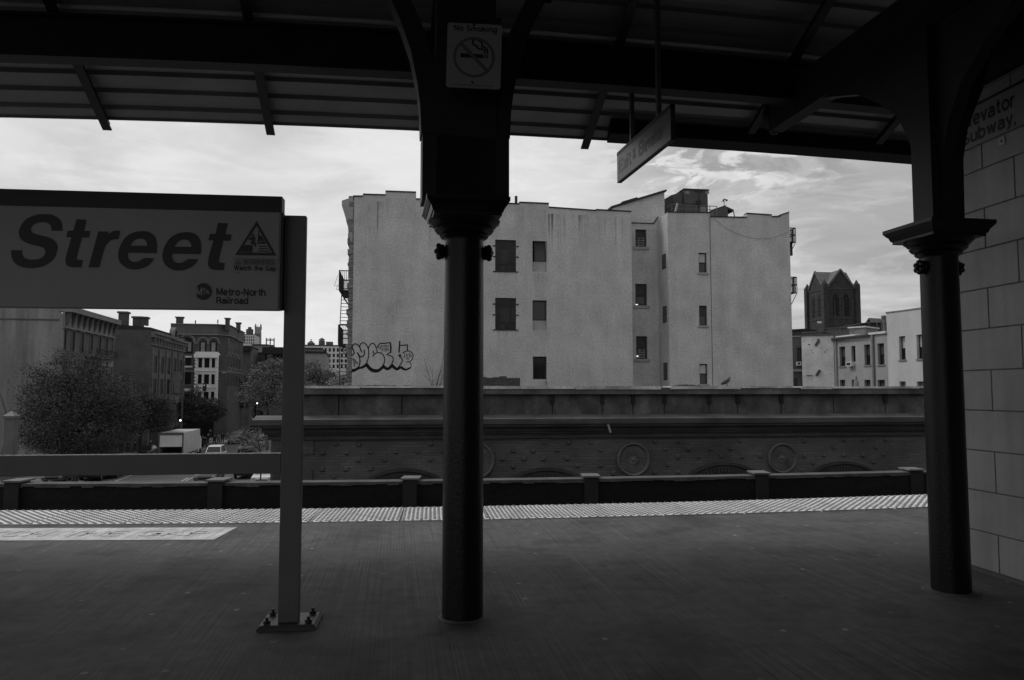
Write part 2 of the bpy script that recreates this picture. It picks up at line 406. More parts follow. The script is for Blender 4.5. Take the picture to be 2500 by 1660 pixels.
# ---- materials of the station
def concrete_broom():
    m = bpy.data.materials.new('broomed_concrete'); m.use_nodes = True
    N, L = m.node_tree.nodes, m.node_tree.links; b = N['Principled BSDF']
    b.inputs['Roughness'].default_value = 0.8; b.inputs['Specular IOR Level'].default_value = 0.25
    t = N.new('ShaderNodeTexCoord'); mp = N.new('ShaderNodeMapping'); mp.inputs['Rotation'].default_value = (0, 0, -R(8.5)); L.new(t.outputs['Object'], mp.inputs[0])
    def node(k, **kw):
        n = N.new(k)
        for a, q in kw.items(): n.inputs[a].default_value = q
        return n
    def mr(x, a, bb, c, d):
        r = N.new('ShaderNodeMapRange'); L.new(x, r.inputs[0])
        for i, q in zip((1, 2, 3, 4), (a, bb, c, d)): r.inputs[i].default_value = q
        return r.outputs[0]
    def mth(op, a, c):
        r = N.new('ShaderNodeMath'); r.operation = op
        for i, q in enumerate((a, c)):
            if hasattr(q, 'is_linked'): L.new(q, r.inputs[i])
            else: r.inputs[i].default_value = q
        return r.outputs[0]
    # broom strokes run across the platform
    ms = N.new('ShaderNodeMapping'); ms.inputs['Scale'].default_value = (100, .45, 1); L.new(mp.outputs[0], ms.inputs[0])
    nb = node('ShaderNodeTexNoise', Scale=1.0, Detail=4.0, Roughness=0.7); L.new(ms.outputs[0], nb.inputs['Vector'])
    big = node('ShaderNodeTexNoise', Scale=0.9, Detail=7.0, Roughness=0.6); L.new(t.outputs['Object'], big.inputs['Vector'])
    mid = node('ShaderNodeTexNoise', Scale=9.0, Detail=5.0, Roughness=0.65); L.new(t.outputs['Object'], mid.inputs['Vector'])
    wear = mr(big.outputs['Fac'], 0.42, 0.6, 0.0, 1.0)
    x = mth('MULTIPLY', mr(big.outputs['Fac'], 0.3, 0.7, 0.084, 0.128), mr(mid.outputs['Fac'], 0.3, 0.7, 0.80, 1.20))
    br = mth('ADD', 1.0, mth('MULTIPLY', mr(nb.outputs['Fac'], 0.35, 0.65, -0.42, 0.42), mth('ADD', 0.45, mth('MULTIPLY', wear, 0.55))))
    x = mth('MULTIPLY', x, br)
    # trodden chewing gum: small pale and dark blots
    v = node('ShaderNodeTexVoronoi', Scale=2.1, Randomness=1.0); v.voronoi_dimensions = '2D'; L.new(mp.outputs[0], v.inputs['Vector'])
    blot = mr(v.outputs['Distance'], 0.030, 0.042, 1.0, 0.0)
    sv = N.new('ShaderNodeSeparateXYZ'); L.new(v.outputs['Color'], sv.inputs[0])
    sel = mr(sv.outputs[0], 0.35, 0.37, 0.0, 1.0); tone = mr(sv.outputs[1], 0, 1, -0.4, 1.9)
    x = mth('MULTIPLY', x, mth('ADD', 1.0, mth('MULTIPLY', mth('MULTIPLY', blot, sel), tone)))
    v2 = node('ShaderNodeTexVoronoi', Scale=7.0, Randomness=1.0); v2.voronoi_dimensions = '2D'; L.new(mp.outputs[0], v2.inputs['Vector'])
    s2 = N.new('ShaderNodeSeparateXYZ'); L.new(v2.outputs['Color'], s2.inputs[0])
    x = mth('MULTIPLY', x, mth('ADD', 1.0, mth('MULTIPLY', mth('MULTIPLY', mr(v2.outputs['Distance'], 0.035, 0.06, 1.0, 0.0), mr(s2.outputs[0], 0.72, 0.74, 0, 1)), mr(s2.outputs[1], 0, 1, -0.5, 0.6))))
    # dark soft stains
    st = node('ShaderNodeTexNoise', Scale=1.7, Detail=3.0, Roughness=0.5); L.new(t.outputs['Object'], st.inputs['Vector'])
    x = mth('MULTIPLY', x, mr(st.outputs['Fac'], 0.34, 0.50, 0.66, 1.0))
    L.new(x, b.inputs['Base Color'])
    bn = N.new('ShaderNodeBump'); bn.inputs['Strength'].default_value = 0.35; bn.inputs['Distance'].default_value = 0.004
    L.new(mth('ADD', nb.outputs['Fac'], mid.outputs['Fac']), bn.inputs['Height']); L.new(bn.outputs[0], b.inputs['Normal'])
    return m
M_PLAT = concrete_broom()
M_EDGE = mat('edge_concrete', .16, .8, .3, 4, .3)
M_TACT = mat('tactile_paint', .80, .55, .15, 6, .15, fine=.15, dark=.25, dscale=2.5)
M_IRON = mat('black_gloss_paint', .006, .36, .25, 5, .14, bscale=45, spec=.32)
M_BEAM = mat('black_beam_paint', .018, .5, .3, 3, .1)
M_DECK = mat('dark_deck_paint', .21, .45, .15, 2, .05, spec=.4)
M_POST = mat('grey_post_paint', .105, .42, .12, 3, .08, bscale=60, spec=.4)
M_SIGN = mat('sign_face', .235, .4, .05, 3, .05, bscale=8, spec=.4, streak=.06, streak_scale=(6, 6, .8))
M_INK = mat('sign_ink', .012, .45, .05, 3, 0)
M_INK2 = mat('sign_grey_ink', .10, .45, .05, 3, 0)
M_BAND = mat('sign_black_band', .013, .45, .1, 2, 0)
M_BOLT = mat('bolt_metal', .03, .5, .2, 20, 0, metal=.3)

# ---- platform
pe = curve3([gnd(0, 1245), gnd(983, 1238), gnd(2268, 1206)])          # outer edge of the platform
PX0, PX1 = -17.0, 19.0
mb = MB(); X = xs_range(PX0, PX1, 60)
for a, b in zip(X[:-1], X[1:]):
    mb.quad((a, -3.4, 0), (b, -3.4, 0), (b, pe(b), 0), (a, pe(a), 0))
    mb.quad((a, pe(a), 0), (b, pe(b), 0), (b, pe(b), -.35), (a, pe(a), -.35))
    mb.quad((a, pe(a), -.35), (b, pe(b), -.35), (b, pe(b) - .6, -.35), (a, pe(a) - .6, -.35))
    mb.quad((a, pe(a) - .6, -.35), (b, pe(b) - .6, -.35), (b, pe(b) - .6, -1.3), (a, pe(a) - .6, -1.3))
plat = mb.build('platform', M_PLAT); tag(plat, kind='structure')

# ---- tactile strip: square tiles with domes set diagonally
TL, TW = 0.955, 0.93
def tile_mesh():
    mb = MB(); dm = MB(); g = .004
    mb.box(-TL / 2 + g, TL / 2 - g, -TW, 0, .0, .013)
    nx, ny = 10, 10; px, py = TL / nx, TW / ny
    for i in range(2 * nx):
        for j in range(2 * ny):
            if (i + j) % 2: continue
            cx = -TL / 2 + (i + .5) * px / 2; cy = -TW + (j + .5) * py / 2
            r0, r1, z1 = .0215, .014, .022; n = 8; vs = []
            for r, z in ((r0, .0128), (r1, z1)):
                for k in range(n): t = 2 * math.pi * k / n; vs.append((cx + r * math.cos(t), cy + r * math.sin(t), z))
            fs = [(k, (k + 1) % n, (k + 1) % n + n, k + n) for k in range(n)] + [tuple(range(n, 2 * n))]
            dm.add(vs, fs)
    return mb, dm
def at_curve(f, x0, s):                  # walk s metres along a plan curve from x0
    x = x0; st = .01 if s > 0 else -.01; acc = 0
    while acc < abs(s):
        acc += math.hypot(st, f(x + st) - f(x)); x += st
    return x
tact = empty('tactile_paving', (0, 0, 0), 0, 'pale strip of raised-dome warning tiles along the platform edge', 'tactile strip')
tproto = None
XJ = gnd(983, 1243).x
joints = [at_curve(pe, XJ, k * TL) for k in range(-9, 11)]
for k in range(len(joints) - 1):
    a, b = joints[k], joints[k + 1]
    d = Vector((b - a, pe(b) - pe(a))).normalized(); n = Vector((-d.y, d.x)); c = Vector(((a + b) / 2, (pe(a) + pe(b)) / 2)) - n * .075
    if tproto is None:
        tm_, dm_ = tile_mesh(); tproto = t = tm_.build('tile', M_TACT, tact); dproto = dm_.build('domes', mat('grey_dome', .30, .6, .3, 9, .2), t); dproto['kind'] = 'stuff'  # domes get a darker grey than the tile under them
    else:
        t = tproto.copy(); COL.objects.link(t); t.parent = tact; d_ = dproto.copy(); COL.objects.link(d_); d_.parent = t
    t.location = (c.x, c.y, 0.0); t.rotation_euler = (0, 0, math.atan2(d.y, d.x))

# ---- worn painted panel with faded words beside the strip
M_WORN = mat('worn_white_paint', .62, .6, .25, 5, .2, streak=.35, streak_scale=(55, 1.2, 1), fine=.2)
M_WORN2 = mat('worn_grey_paint', .59, .6, .3, 6, .2, streak=.4, streak_scale=(55, 1.2, 1))
Pa, Pb, Pc = gnd(522, 1317), gnd(552, 1287), gnd(-160, 1320)
PL = Plane((Pc.x, Pc.y), (Pa.x, Pa.y), 0)
pr = PL.root('painted_panel', 'worn white painted rectangle with faded stencilled words on the platform', 'floor marking')
dep = (Vector((Pb.x, Pb.y)) - PL.A).dot(PL.n)
mb = MB(); rnd = random.Random(3); n = 60; L_ = PL.len
mb.add([(0, 0, .004), (L_, 0, .004), (L_, dep, .004), (0, dep, .004)], [(0, 1, 2, 3)])
mb.build('paint', M_WORN, pr)
lx = PL.loc(478, 1310)[0]
letters(pr, 'WATCH THE GAP', lx - 2.75, lx, dep * .30, dep * .72, .0075, M_WORN2, axis='xy', wt=.14)

# ---- track bed and the low girder wall beyond it
lw = curve3([gnd(47, 1180, -.18), gnd(1200, 1171, -.18), gnd(2268, 1150, -.18)])
M_BALL = mat('ballast', .06, .95, .5, 9, .8, fine=.4)
mb = MB(); X = xs_range(-26, 26, 40)
for a, b in zip(X[:-1], X[1:]): mb.quad((a, pe(a) - .62, -1.28), (b, pe(b) - .62, -1.28), (b, lw(b) + .1, -1.28), (a, lw(a) + .1, -1.28))
tag(mb.build('track_bed', M_BALL), kind='structure')
M_RAIL = mat('rail_steel', .12, .35, .2, 3, 0, metal=.8)
rail_tr = empty('rail_track', (0, 0, -1.28), 0, 'pair of steel rails running in the cutting behind the platform edge', 'track')
for off in (1.0, 2.43):
    mb = MB()
    for a, b in zip(X[:-1], X[1:]):
        P, Q = (a, pe(a) + off), (b, pe(b) + off)
        mb.bar((P[0], P[1], .16), (Q[0], Q[1], .16), .07, .05); mb.bar((P[0], P[1], .08), (Q[0], Q[1], .08), .02, .14)
    mb.build('rail', M_RAIL, rail_tr)
M_ROUGH = mat('rough_black_timber', .007, .75, .5, 2.2, .9, bscale=9, streak=.3, streak_scale=(.5, 1, 6))
M_LTOP = mat('dusty_ledge', .085, .9, .35, 3, .3, fine=.25)
low = empty('low_wall', (0, 0, -1.28), 0, 'low black weathered wall with capped posts on the far side of the tracks', 'wall')
mb = MB(); mt = MB(); rnd = random.Random(5); X = xs_range(-24, 24, 240)
for a, b in zip(X[:-1], X[1:]):
    mb.quad((a, lw(a), 0), (b, lw(b), 0), (b, lw(b), 1.06), (a, lw(a), 1.06)); mb.quad((a, lw(a) + .3, 0), (b, lw(b) + .3, 0), (b, lw(b) + .3, 1.06), (a, lw(a) + .3, 1.06))
    j = rnd.uniform(0, .03)
    P = [(a, lw(a) - .02, 1.06 - j), (b, lw(b) - .02, 1.06 - j), (b, lw(b) + .32, 1.06 - j), (a, lw(a) + .32, 1.06 - j), (a, lw(a) - .02, 1.10), (b, lw(b) - .02, 1.10), (b, lw(b) + .32, 1.10), (a, lw(a) + .32, 1.10)]
    mt.hexa(P)
mb.build('wall_face', M_ROUGH, low); mt.build('ledge', M_LTOP, low)
M_LP = mat('low_post_paint', .022, .6, .2, 4, .1); M_LC = mat('pale_post_cap', .14, .7, .2, 5, .1)
for px, py in ((15, 1176), (520, 1173), (996, 1171), (1448, 1166), (1867, 1156), (2242, 1146)):
    p = gnd(px, py, -.13); x = p.x
    mb = MB(); mb.box(x - .125, x + .125, lw(x) - .05, lw(x) + .27, 0, 1.13); q = mb.build('post', M_LP, low)
    mb = MB(); mb.box(x - .16, x + .16, lw(x) - .08, lw(x) + .36, 1.13, 1.16); mb.build('cap', M_LC, q)

# pale fence post with a pyramid cap
p = at(31, HOR, 15.2); fx, fy = p.x, p.y
fp = empty('fence_post', (fx, fy, -1.6), R(4), 'pale square post with a pyramid cap left of the big tree', 'post')
mb = MB(); h = at(31, 1020, 15.2).z + 1.6; r_ = .09
mb.box(-r_, r_, -r_, r_, 0, h); mb.build('shaft', mat('pale_post_paint', .14, .6, .15, 4, .1), fp)
mb = MB(); mb.box(-r_ - .02, r_ + .02, -r_ - .02, r_ + .02, h, h + .05)
mb.add([(-.11, -.11, h + .05), (.11, -.11, h + .05), (.11, .11, h + .05), (-.11, .11, h + .05), (0, 0, h + .15)], [(0, 1, 4), (1, 2, 4), (2, 3, 4), (3, 0, 4)])
mb.build('cap', mat('pale_post_paint', .3), fp)

# ---- canopy
ZE = 4.15; SL = 0.44
ev = curve3([gnd(0, 281, ZE), gnd(1020, 314, ZE), gnd(2245, 394, ZE)])
RIDGE = 5.4
def zroof(w): return ZE + SL * min(w, 2 * RIDGE - w)
can = empty('platform_canopy', (0, 0, 0), 0, 'dark corrugated platform canopy overhead with rafters and black beams', 'canopy')
mb = MB(); X = xs_range(-17, 19, 48); per = .205; prof = []
w = 0.0
while w < 2 * RIDGE:
    prof += [(w, .0), (w + per * .50, .0), (w + per * .53, .04), (w + per * .97, .04)]; w += per
for a, b in zip(X[:-1], X[1:]):
    for (w0, o0), (w1, o1) in zip(prof[:-1], prof[1:]):
        mb.quad((a, ev(a) - w0, zroof(w0) + o0), (b, ev(b) - w0, zroof(w0) + o0), (b, ev(b) - w1, zroof(w1) + o1), (a, ev(a) - w1, zroof(w1) + o1))
    for w0, w1 in ((0, RIDGE), (RIDGE, 2 * RIDGE)):
        mb.quad((a, ev(a) - w0, zroof(w0) + .10), (b, ev(b) - w0, zroof(w0) + .10), (b, ev(b) - w1, zroof(w1) + .10), (a, ev(a) - w1, zroof(w1) + .10))
    mb.quad((a, ev(a), ZE - .03), (b, ev(b), ZE - .03), (b, ev(b), ZE + .05), (a, ev(a), ZE + .05))
mb.build('roof_deck', M_DECK, can)
# longitudinal beam under the rafters (I section following the curve)
def ibeam(mb, f, z0, z1, wf, tf, tw, X):
    for a, b in zip(X[:-1], X[1:]):
        for (ya, yb, za, zb) in ((-wf / 2, wf / 2, z0, z0 + tf), (-wf / 2, wf / 2, z1 - tf, z1), (-tw / 2, tw / 2, z0 + tf, z1 - tf)):
            mb.hexa([(a, f(a) + ya, za), (b, f(b) + ya, za), (b, f(b) + yb, za), (a, f(a) + yb, za), (a, f(a) + ya, zb), (b, f(b) + ya, zb), (b, f(b) + yb, zb), (a, f(a) + yb, zb)])
mb = MB(); ibeam(mb, lambda x: ev(x) - 1.22, ZE + .05, ZE + .43, .17, .022, .03, xs_range(-17, 19, 36)); mb.build('long_beam', M_BEAM, can)
nx_, ny_ = -math.sin(TH), math.cos(TH)
for px, tip in ((-330, .1), (270, .13), (674, .13), (1052, .1), (1424, .13), (1790, -1.0), (2096, -1.0), (2380, -1.0), (2640, -1.0)):
    py = 280 + .0511 * px
    e = gnd(px, py, ZE); x = e.x; e = Vector((x, ev(x), ZE))
    for _ in range(1):
        dirv = Vector((nx_, ny_, -SL * 1.0)); dirv.normalize()
        p0 = e + dirv * tip * .35 + Vector((0, 0, -.058)); p1 = e - dirv * (RIDGE / ny_ / 0.92) * .92 + Vector((0, 0, -.058))
        mb = MB(); mb.bar(p0, p1, .04, .07); mb.bar(p0 + Vector((0, 0, -.042)), p1 + Vector((0, 0, -.042)), .085, .014); mb.build('rafter', M_BEAM, can)
# gutter board on the right half of the eave
mb = MB(); a0 = gnd(1478, 350, ZE).x; X = xs_range(a0, 16, 20)
for a, b in zip(X[:-1], X[1:]):
    mb.hexa([(a, ev(a) - .30, ZE - .05), (b, ev(b) - .30, ZE - .05), (b, ev(b) + .02, ZE - .045), (a, ev(a) + .02, ZE - .045), (a, ev(a) - .30, ZE + .10), (b, ev(b) - .30, ZE + .10), (b, ev(b) + .02, ZE + .06), (a, ev(a) + .02, ZE + .06)])
mb.build('gutter_board', mat('gutter_black', .006, .7), can)

# ---- columns
c1 = gnd(1129, 1519); c1 = Vector((c1.x * (1 + .128 / c1.y), c1.y + .128, 0))
c2 = gnd(2323, 1452); c2 = Vector((c2.x * (1 + .128 / c2.y), c2.y + .128, 0))
CA = math.atan2((c2 - c1).y, (c2 - c1).x)
c0 = c1 * 2 - c2; c3 = c2 * 2 - c1
SHAFT = [(.165, 0), (.165, .004), (.1285, .005), (.1275, 1.4), (.1255, 2.36), (.13, 2.372), (.15, 2.380), (.158, 2.392), (.15, 2.402), (.178, 2.412), (.192, 2.430), (.186, 2.446), (.205, 2.452), (.210, 2.462), (.228, 2.474), (.234, 2.49)]
def rosette(mb, x, z, s):
    mb.ball((x * s, 0, z), .05, 8, 6, (.35, 1.0, 1.0))
    for k in range(6):
        t = k * math.pi / 3 + .5; mb.ball(((x + .024) * s, .034 * math.cos(t), z + .034 * math.sin(t)), .021, 7, 5)
    mb.ball(((x + .040) * s, 0, z), .017, 7, 5)
def column(p, label, outline, casing, name='iron_column'):
    root = empty(name, (p.x, p.y, 0), CA, label, 'column', 'round black columns carrying the canopy')
    mb = MB(); mb.lathe(SHAFT[2:5], 40, cap=True); mb.build('shaft', M_IRON, root, smooth=True)
    mb = MB(); mb.lathe(SHAFT[4:], 40)
    q = mb.build('capital', M_IRON, root, smooth=True)
    mb = MB()
    for h, z0, z1, h1 in ((.212, 2.49, 2.512, .212), (.220, 2.512, 2.545, .232), (.236, 2.545, 2.575, .258), (.258, 2.575, 2.60, .258)):
        mb.hexa([(-h, -h, z0), (h, -h, z0), (h, h, z0), (-h, h, z0), (-h1, -h1, z1), (h1, -h1, z1), (h1, h1, z1), (-h1, h1, z1)])
    mb.build('abacus', M_IRON, q)
    for s in (-1, 1):
        mb = MB(); rosette(mb, .138, 2.29, s); mb.build('rosette', M_IRON, root, smooth=True)
    mb = MB(); rr_ = .150 if casing else .19; mb.lathe([(rr_, .0005), (rr_ - .012, .006), (.12, .008)], 40, cap=False); mb.build('base_ring', mat('grout_ring', .12, .8, .25, 8, .2), root)
    # stem and curved brackets
    mb = MB(); hw = .19 if casing else .115; mb.box(-hw, hw, -.1, .1, 2.60, 4.05)
    if casing: mb.box(-.278, .278, -.10, .10, 2.601, 3.02)
    mb.build('stem', M_BEAM, root)
    if not casing: sides = (1,)
    else: sides = (-1, 1)
    for s in sides:
        pts = [(s * .05, z) for z in (4.05, 2.602)] if not casing else [(s * .05, 4.05), (s * .05, 3.0)]
        out = [(s * x, z) for x, z in outline if (not casing or z > 3.0)]
        inner = [(s * (x - .13), z) for x, z in outline[-3:]][::-1]
        mb = MB(); mb.prism([(s * .05, out[0][1])] + out + [(s * .60, 4.05)][:1] + inner + [(s * .05, 3.35)], 'y', -.085, .085); mb.build('bracket', M_BEAM, root)
    tr = [(.105, 2.601), (.12, 2.95), (.145, 3.12), (.20, 3.30), (.33, 3.54), (.54, 3.72), (.80, 3.89), (1.15, 4.01), (1.3, 4.05)]
    for s in ((1,) if casing else (-1, 1)):
        mb = MB(); mb.prism([(s * .03, 2.601)] + [(s * y, z) for y, z in tr] + [(s * .03, 4.05)], 'x', -.05, .05); mb.build('bracket', M_BEAM, root)
    # cross beam with a moulded end
    mb = MB(); mb.box(-.075, .075, -3.4, 2.2, 4.051, 4.42)
    cb = mb.build('cross_beam', M_BEAM, root)
    mb = MB()
    for k in range(7):
        t = k * math.pi / 7; mb.ball((0, 2.2 + .07 * math.sin(t * 1.0), 4.235 + .17 * math.cos(t)), .055, 8, 5)
    mb.ball((0, 2.23, 4.235), .15, 12, 8, (.8, .6, 1.1)); mb.build('moulded_end', M_BEAM, cb, smooth=True)
    return root
col1 = column(c1, 'round black iron column in the middle carrying the small no smoking panel', [(.285, 2.6), (.286, 3.03), (.293, 3.20), (.310, 3.34), (.355, 3.56), (.425, 3.76), (.56, 4.05)], True)
col2 = column(c2, 'round black iron column next to the block wall with a free-standing capital', [(.155, 2.601), (.165, 3.08), (.21, 3.30), (.275, 3.45), (.355, 3.62), (.44, 3.88), (.54, 4.05)], False)
# header along the column line, above the brackets
mb = MB(); a = c0; b = c3
mb.bar((a.x, a.y, 4.56), (b.x, b.y, 4.56), .16, .28); mb.build('header_beam', M_BEAM, can)

# ---- unseen wall added behind the camera to hold back light from there
mb = MB(); mb.box(.3, 19, -3.75, -3.45, 0, 6.4)
hs_ = empty('light_block_wall', (0, -3.45, 0), 0, 'long unseen brick wall added behind the viewer to hold back light', 'building')
o_ = mb.build('wall', brick_mat('back_wall_brick', .05, .04), hs_); o_.location = (0, 3.45, 0)
# ---- platform name sign
sA, sB = gnd(690, 1512), None
SP = Plane((0, 0), (1, 0), 0)
yb = 4.60; ang = R(6.4)
pB = at(690, HOR, yb)
dv = Vector((math.cos(ang), math.sin(ang))); Bp = Vector((pB.x, pB.y)); Ap = Bp - dv * 3.35
SG = Plane(Ap, Bp, 0)
sg = SG.root('station_sign', 'wide platform name sign reading Street on flat grey posts', 'sign')
X = lambda px, py=700, off=-.09: SG.loc(px, py, off)[0]
Z = lambda px, py, off=-.09: SG.loc(px, py, off)[1]
FO = -.09                                     # front face of the panel, towards the viewer
xr = X(684.5, 640)
ztop, zbot, zband = Z(684, 481), Z(684, 757), Z(684, 520)
xl = .12
mb = MB(); mb.box(xl, xr, FO, -.006, zbot, zband); mb.build('panel', M_SIGN, sg)
mb = MB(); mb.box(xl, xr + .003, FO - .004, -.002, zband + .0005, ztop)
mb.box(xr + .0005, xr + .012, FO + .004, -.006, zbot + .002, zband); mb.build('header', M_BAND, sg)
mb = MB(); mb.box(xl, xr - .002, FO - .006, FO + .02, zbot - .008, zbot - .0005); mb.box(xr - .012, xr, FO - .002, FO - .0002, zbot, zband); mb.build('frame_edge', M_POST, sg)
def zc(px, py): return (0 + px * .33869, 430 + py * .33869)      # enlarged view -> photograph pixel
def sxy(px, py):
    a, b = zc(px, py); return SG.loc(a, b, FO - .003)
x0, zb_ = sxy(80, 662); x1, _ = sxy(1672, 684); _, zt = sxy(250, 275)
q = sxy(80, 660)
from mathutils.geometry import tessellate_polygon
def glyph_mesh(name, groups, conv, y, m, parent):
    mb = MB()
    for loops in groups:
        L3 = [[Vector((conv(*p)[0], conv(*p)[1], 0)) for p in lp] for lp in loops]
        flat = [v for lp in L3 for v in lp]; tris = tessellate_polygon(L3)
        mb.add([(v.x, y, v.y) for v in flat], [tuple(t) for t in tris])
    return mb.build(name, m, parent)
def rnd_(lp, it=1):
    for _ in range(it):
        q = []
        for i in range(len(lp)):
            a, b, c = Vector(lp[i - 1]), Vector(lp[i]), Vector(lp[(i + 1) % len(lp)])
            if (b - a).length < 1 or (c - b).length < 1 or (b - a).angle(c - b) > .75: q.append(tuple(b)); continue
            q += [tuple(b * .80 + a * .20), tuple(b * .80 + c * .20)]
        lp = q
    return lp
v1 = lambda x, y: (20 + x * .11854, 510 + y * .11854)
v2 = lambda x, y: (280 + x * .12701, 510 + y * .12701)
G_S = [(890,455),(1110,460),(1108,330),(1085,260),(1040,200),(950,145),(860,120),(720,112),(600,122),(490,155),(390,205),(310,275),(250,370),(218,460),(218,530),(240,610),(300,670),(390,715),(480,745),(620,780),(690,800),(740,825),(765,870),(760,930),(720,990),(660,1030),(580,1052),(480,1055),(400,1045),(340,1020),(300,980),(285,930),(285,880),(295,862),(65,858),(58,930),(70,1010),(100,1080),(160,1150),(240,1195),(340,1220),(470,1232),(600,1220),(720,1190),(830,1130),(920,1050),(975,960),(1005,870),(1015,790),(1000,730),(960,670),(900,620),(820,590),(700,560),(600,535),(520,510),(480,480),(462,430),(480,370),(520,325),(600,290),(690,282),(780,292),(840,315),(870,355),(885,400)]
G_T = [(1405,222),(1612,230),(1555,462),(1690,465),(1660,600),(1515,598),(1400,1020),(1405,1045),(1430,1058),(1535,1062),(1500,1215),(1290,1212),(1220,1185),(1185,1140),(1178,1060),(1200,940),(1300,595),(1195,590),(1225,460),(1340,455)]
G_R = [(1855,470),(2062,478),(2045,560),(2090,505),(2160,465),(2220,455),(2305,460),(2265,635),(2180,635),(2110,655),(2040,710),(1985,790),(1960,880),(1865,1218),(1652,1212)]
G_E = [(800,862),(260,850),(252,900),(270,970),(310,1010),(370,1028),(440,1022),(510,985),(560,945),(755,955),(720,1020),(650,1090),(560,1140),(450,1172),(330,1175),(230,1150),(130,1080),(75,990),(62,880),(80,780),(120,680),(180,580),(270,500),(380,450),(520,430),(640,440),(730,490),(790,570),(812,670),(812,780)]
G_EH = [(300,715),(340,650),(400,595),(480,575),(550,585),(600,630),(625,690),(620,718)]
G_T2 = [(1985,275),(2175,285),(2125,495),(2248,505),(2222,622),(2088,620),(1995,985),(2000,1020),(2025,1040),(2118,1050),(2085,1188),(1920,1185),(1840,1160),(1800,1110),(1790,1040),(1810,920),(1895,618),(1798,612),(1828,490),(1938,488)]
sh_ = lambda L, dx, dy: [(x + dx, y + dy) for x, y in L]
cv1 = lambda x, y: SG.loc(*v1(x, y), FO - .003); cv2 = lambda x, y: SG.loc(*v2(x, y), FO - .003)
for loops, cv in (([rnd_(G_S, 2)], cv1), ([rnd_(G_T)], cv1), ([rnd_(G_R)], cv1), ([rnd_(G_E, 2), rnd_(G_EH)], cv2), ([rnd_(sh_(G_E, 850, 20), 2), rnd_(sh_(G_EH, 850, 20))], cv2), ([rnd_(G_T2)], cv2)):
    glyph_mesh('big_letter', [loops], cv, FO - .003, M_INK, sg)
a = sxy(1558, 862); b = sxy(1915, 815); letters(sg, 'Metro-North', a[0], b[0], a[1], b[1] , FO - .003, M_INK, bold=.012)
a = sxy(1558, 922); b = sxy(1790, 876); letters(sg, 'Railroad', a[0], b[0], a[1], b[1], FO - .003, M_INK, bold=.012)
# round emblem with the letters
c = sxy(1467, 835); r = (sxy(1527, 835)[0] - c[0])
pts = [(c[0] + r * math.cos(t), c[1] + r * 1.06 * math.sin(t)) for t in [i * 2 * math.pi / 40 for i in range(40)]]
pts = [(max(px_, c[0] - r * .93), pz) for px_, pz in pts]
mb = MB(); mb.add([(px_, FO - .003, pz) for px_, pz in pts], [tuple(range(40))]); mb.build('emblem', M_INK, sg)
letters(sg, 'M', c[0] - r * .95, c[0] - r * .18, c[1] - r * .50, c[1] + r * .48, FO - .005, M_SIGN, bold=.02, shear=.1)
letters(sg, 'T', c[0] - r * .14, c[0] + r * .28, c[1] - r * .42, c[1] + r * .34, FO - .005, M_SIGN, bold=.02, shear=.1)
letters(sg, 'A', c[0] + r * .28, c[0] + r * .70, c[1] - r * .30, c[1] + r * .22, FO - .005, M_SIGN, bold=.02)
# warning triangle
W = MB(); W2 = MB()
def tp(px, py): a, b = sxy(px, py); return (a, FO - .003, b)
def tq(px, py, o=.005): a, b = sxy(px, py); return (a, FO - o, b)
A_, B_, C_ = (1850, 325), (1695, 572), (1992, 576); a_, b_, c_ = (1850, 362), (1724, 552), (1961, 556)
for p, q, r_, s_ in ((A_, B_, b_, a_), (B_, C_, c_, b_), (C_, A_, a_, c_)): W.quad(tp(*p), tp(*q), tp(*r_), tp(*s_))
W.build('warning_triangle', M_INK, sg)
# figure, platform and train inside the triangle
W = MB()
W.add([tq(1757, 500), tq(1820, 500), tq(1818, 550), tq(1726, 549)], [(0, 1, 2, 3)])
W.add([tq(1864, 395), tq(1868, 395), tq(1866, 430), tq(1888, 437), tq(1918, 492), tq(1856, 490), tq(1856, 470)], [tuple(range(7))])
for k in range(3): W.add([tq(1868 + k * -2, 505 + k * 17), tq(1925 + k * 9, 507 + k * 17), tq(1929 + k * 9, 514 + k * 17), tq(1866 - k * 2, 512 + k * 17)], [(0, 1, 2, 3)])
def disc2(px, py, r, n=14, o=.005): W.add([tq(px + r * math.cos(i * 2 * math.pi / n), py + r * math.sin(i * 2 * math.pi / n), o) for i in range(n)], [tuple(range(n))])
disc2(1822, 428, 9)
W.add([tq(1808, 440), tq(1838, 440), tq(1836, 480), tq(1850, 495), tq(1842, 515), tq(1835, 512), tq(1836, 500), tq(1812, 478)], [tuple(range(8))])
W.add([tq(1810, 442), tq(1790, 458), tq(1796, 464), tq(1814, 452)], [(0, 1, 2, 3)])
W.add([tq(1814, 478), tq(1800, 485), tq(1830, 500), tq(1826, 492)], [(0, 1, 2, 3)])
W.build('pictogram', M_INK, sg)
W = MB(); disc2(1874, 474, 5, 10, .007); disc2(1892, 475, 5, 10, .007); W.build('train_lamps', M_SIGN, sg)
W = MB(); W.add([tq(1684, 590, .002), tq(1998, 596, .002), tq(1997, 652, .002), tq(1684, 647, .002)], [(0, 1, 2, 3)]); W.build('warning_patch', mat('patch_grey', .18, .4, .03, 3), sg)
a = sxy(1752, 640); b = sxy(1975, 604); letters(sg, 'WARNING', a[0], b[0], a[1], b[1], FO - .005, M_INK2, bold=.03)
a = sxy(1684, 690); b = sxy(1992, 652); letters(sg, 'Watch the Gap', a[0], b[0], a[1], b[1], FO - .004, M_INK, bold=.02)
W = MB(); W.add([tq(1715, 600), tq(1693, 638), tq(1740, 640)], [(0, 1, 2)]); W.build('small_triangle', M_INK2, sg)
a = sxy(1712, 636); b = sxy(1719, 612); letters(sg, '!', a[0], b[0], a[1], b[1], FO - .007, M_SIGN)
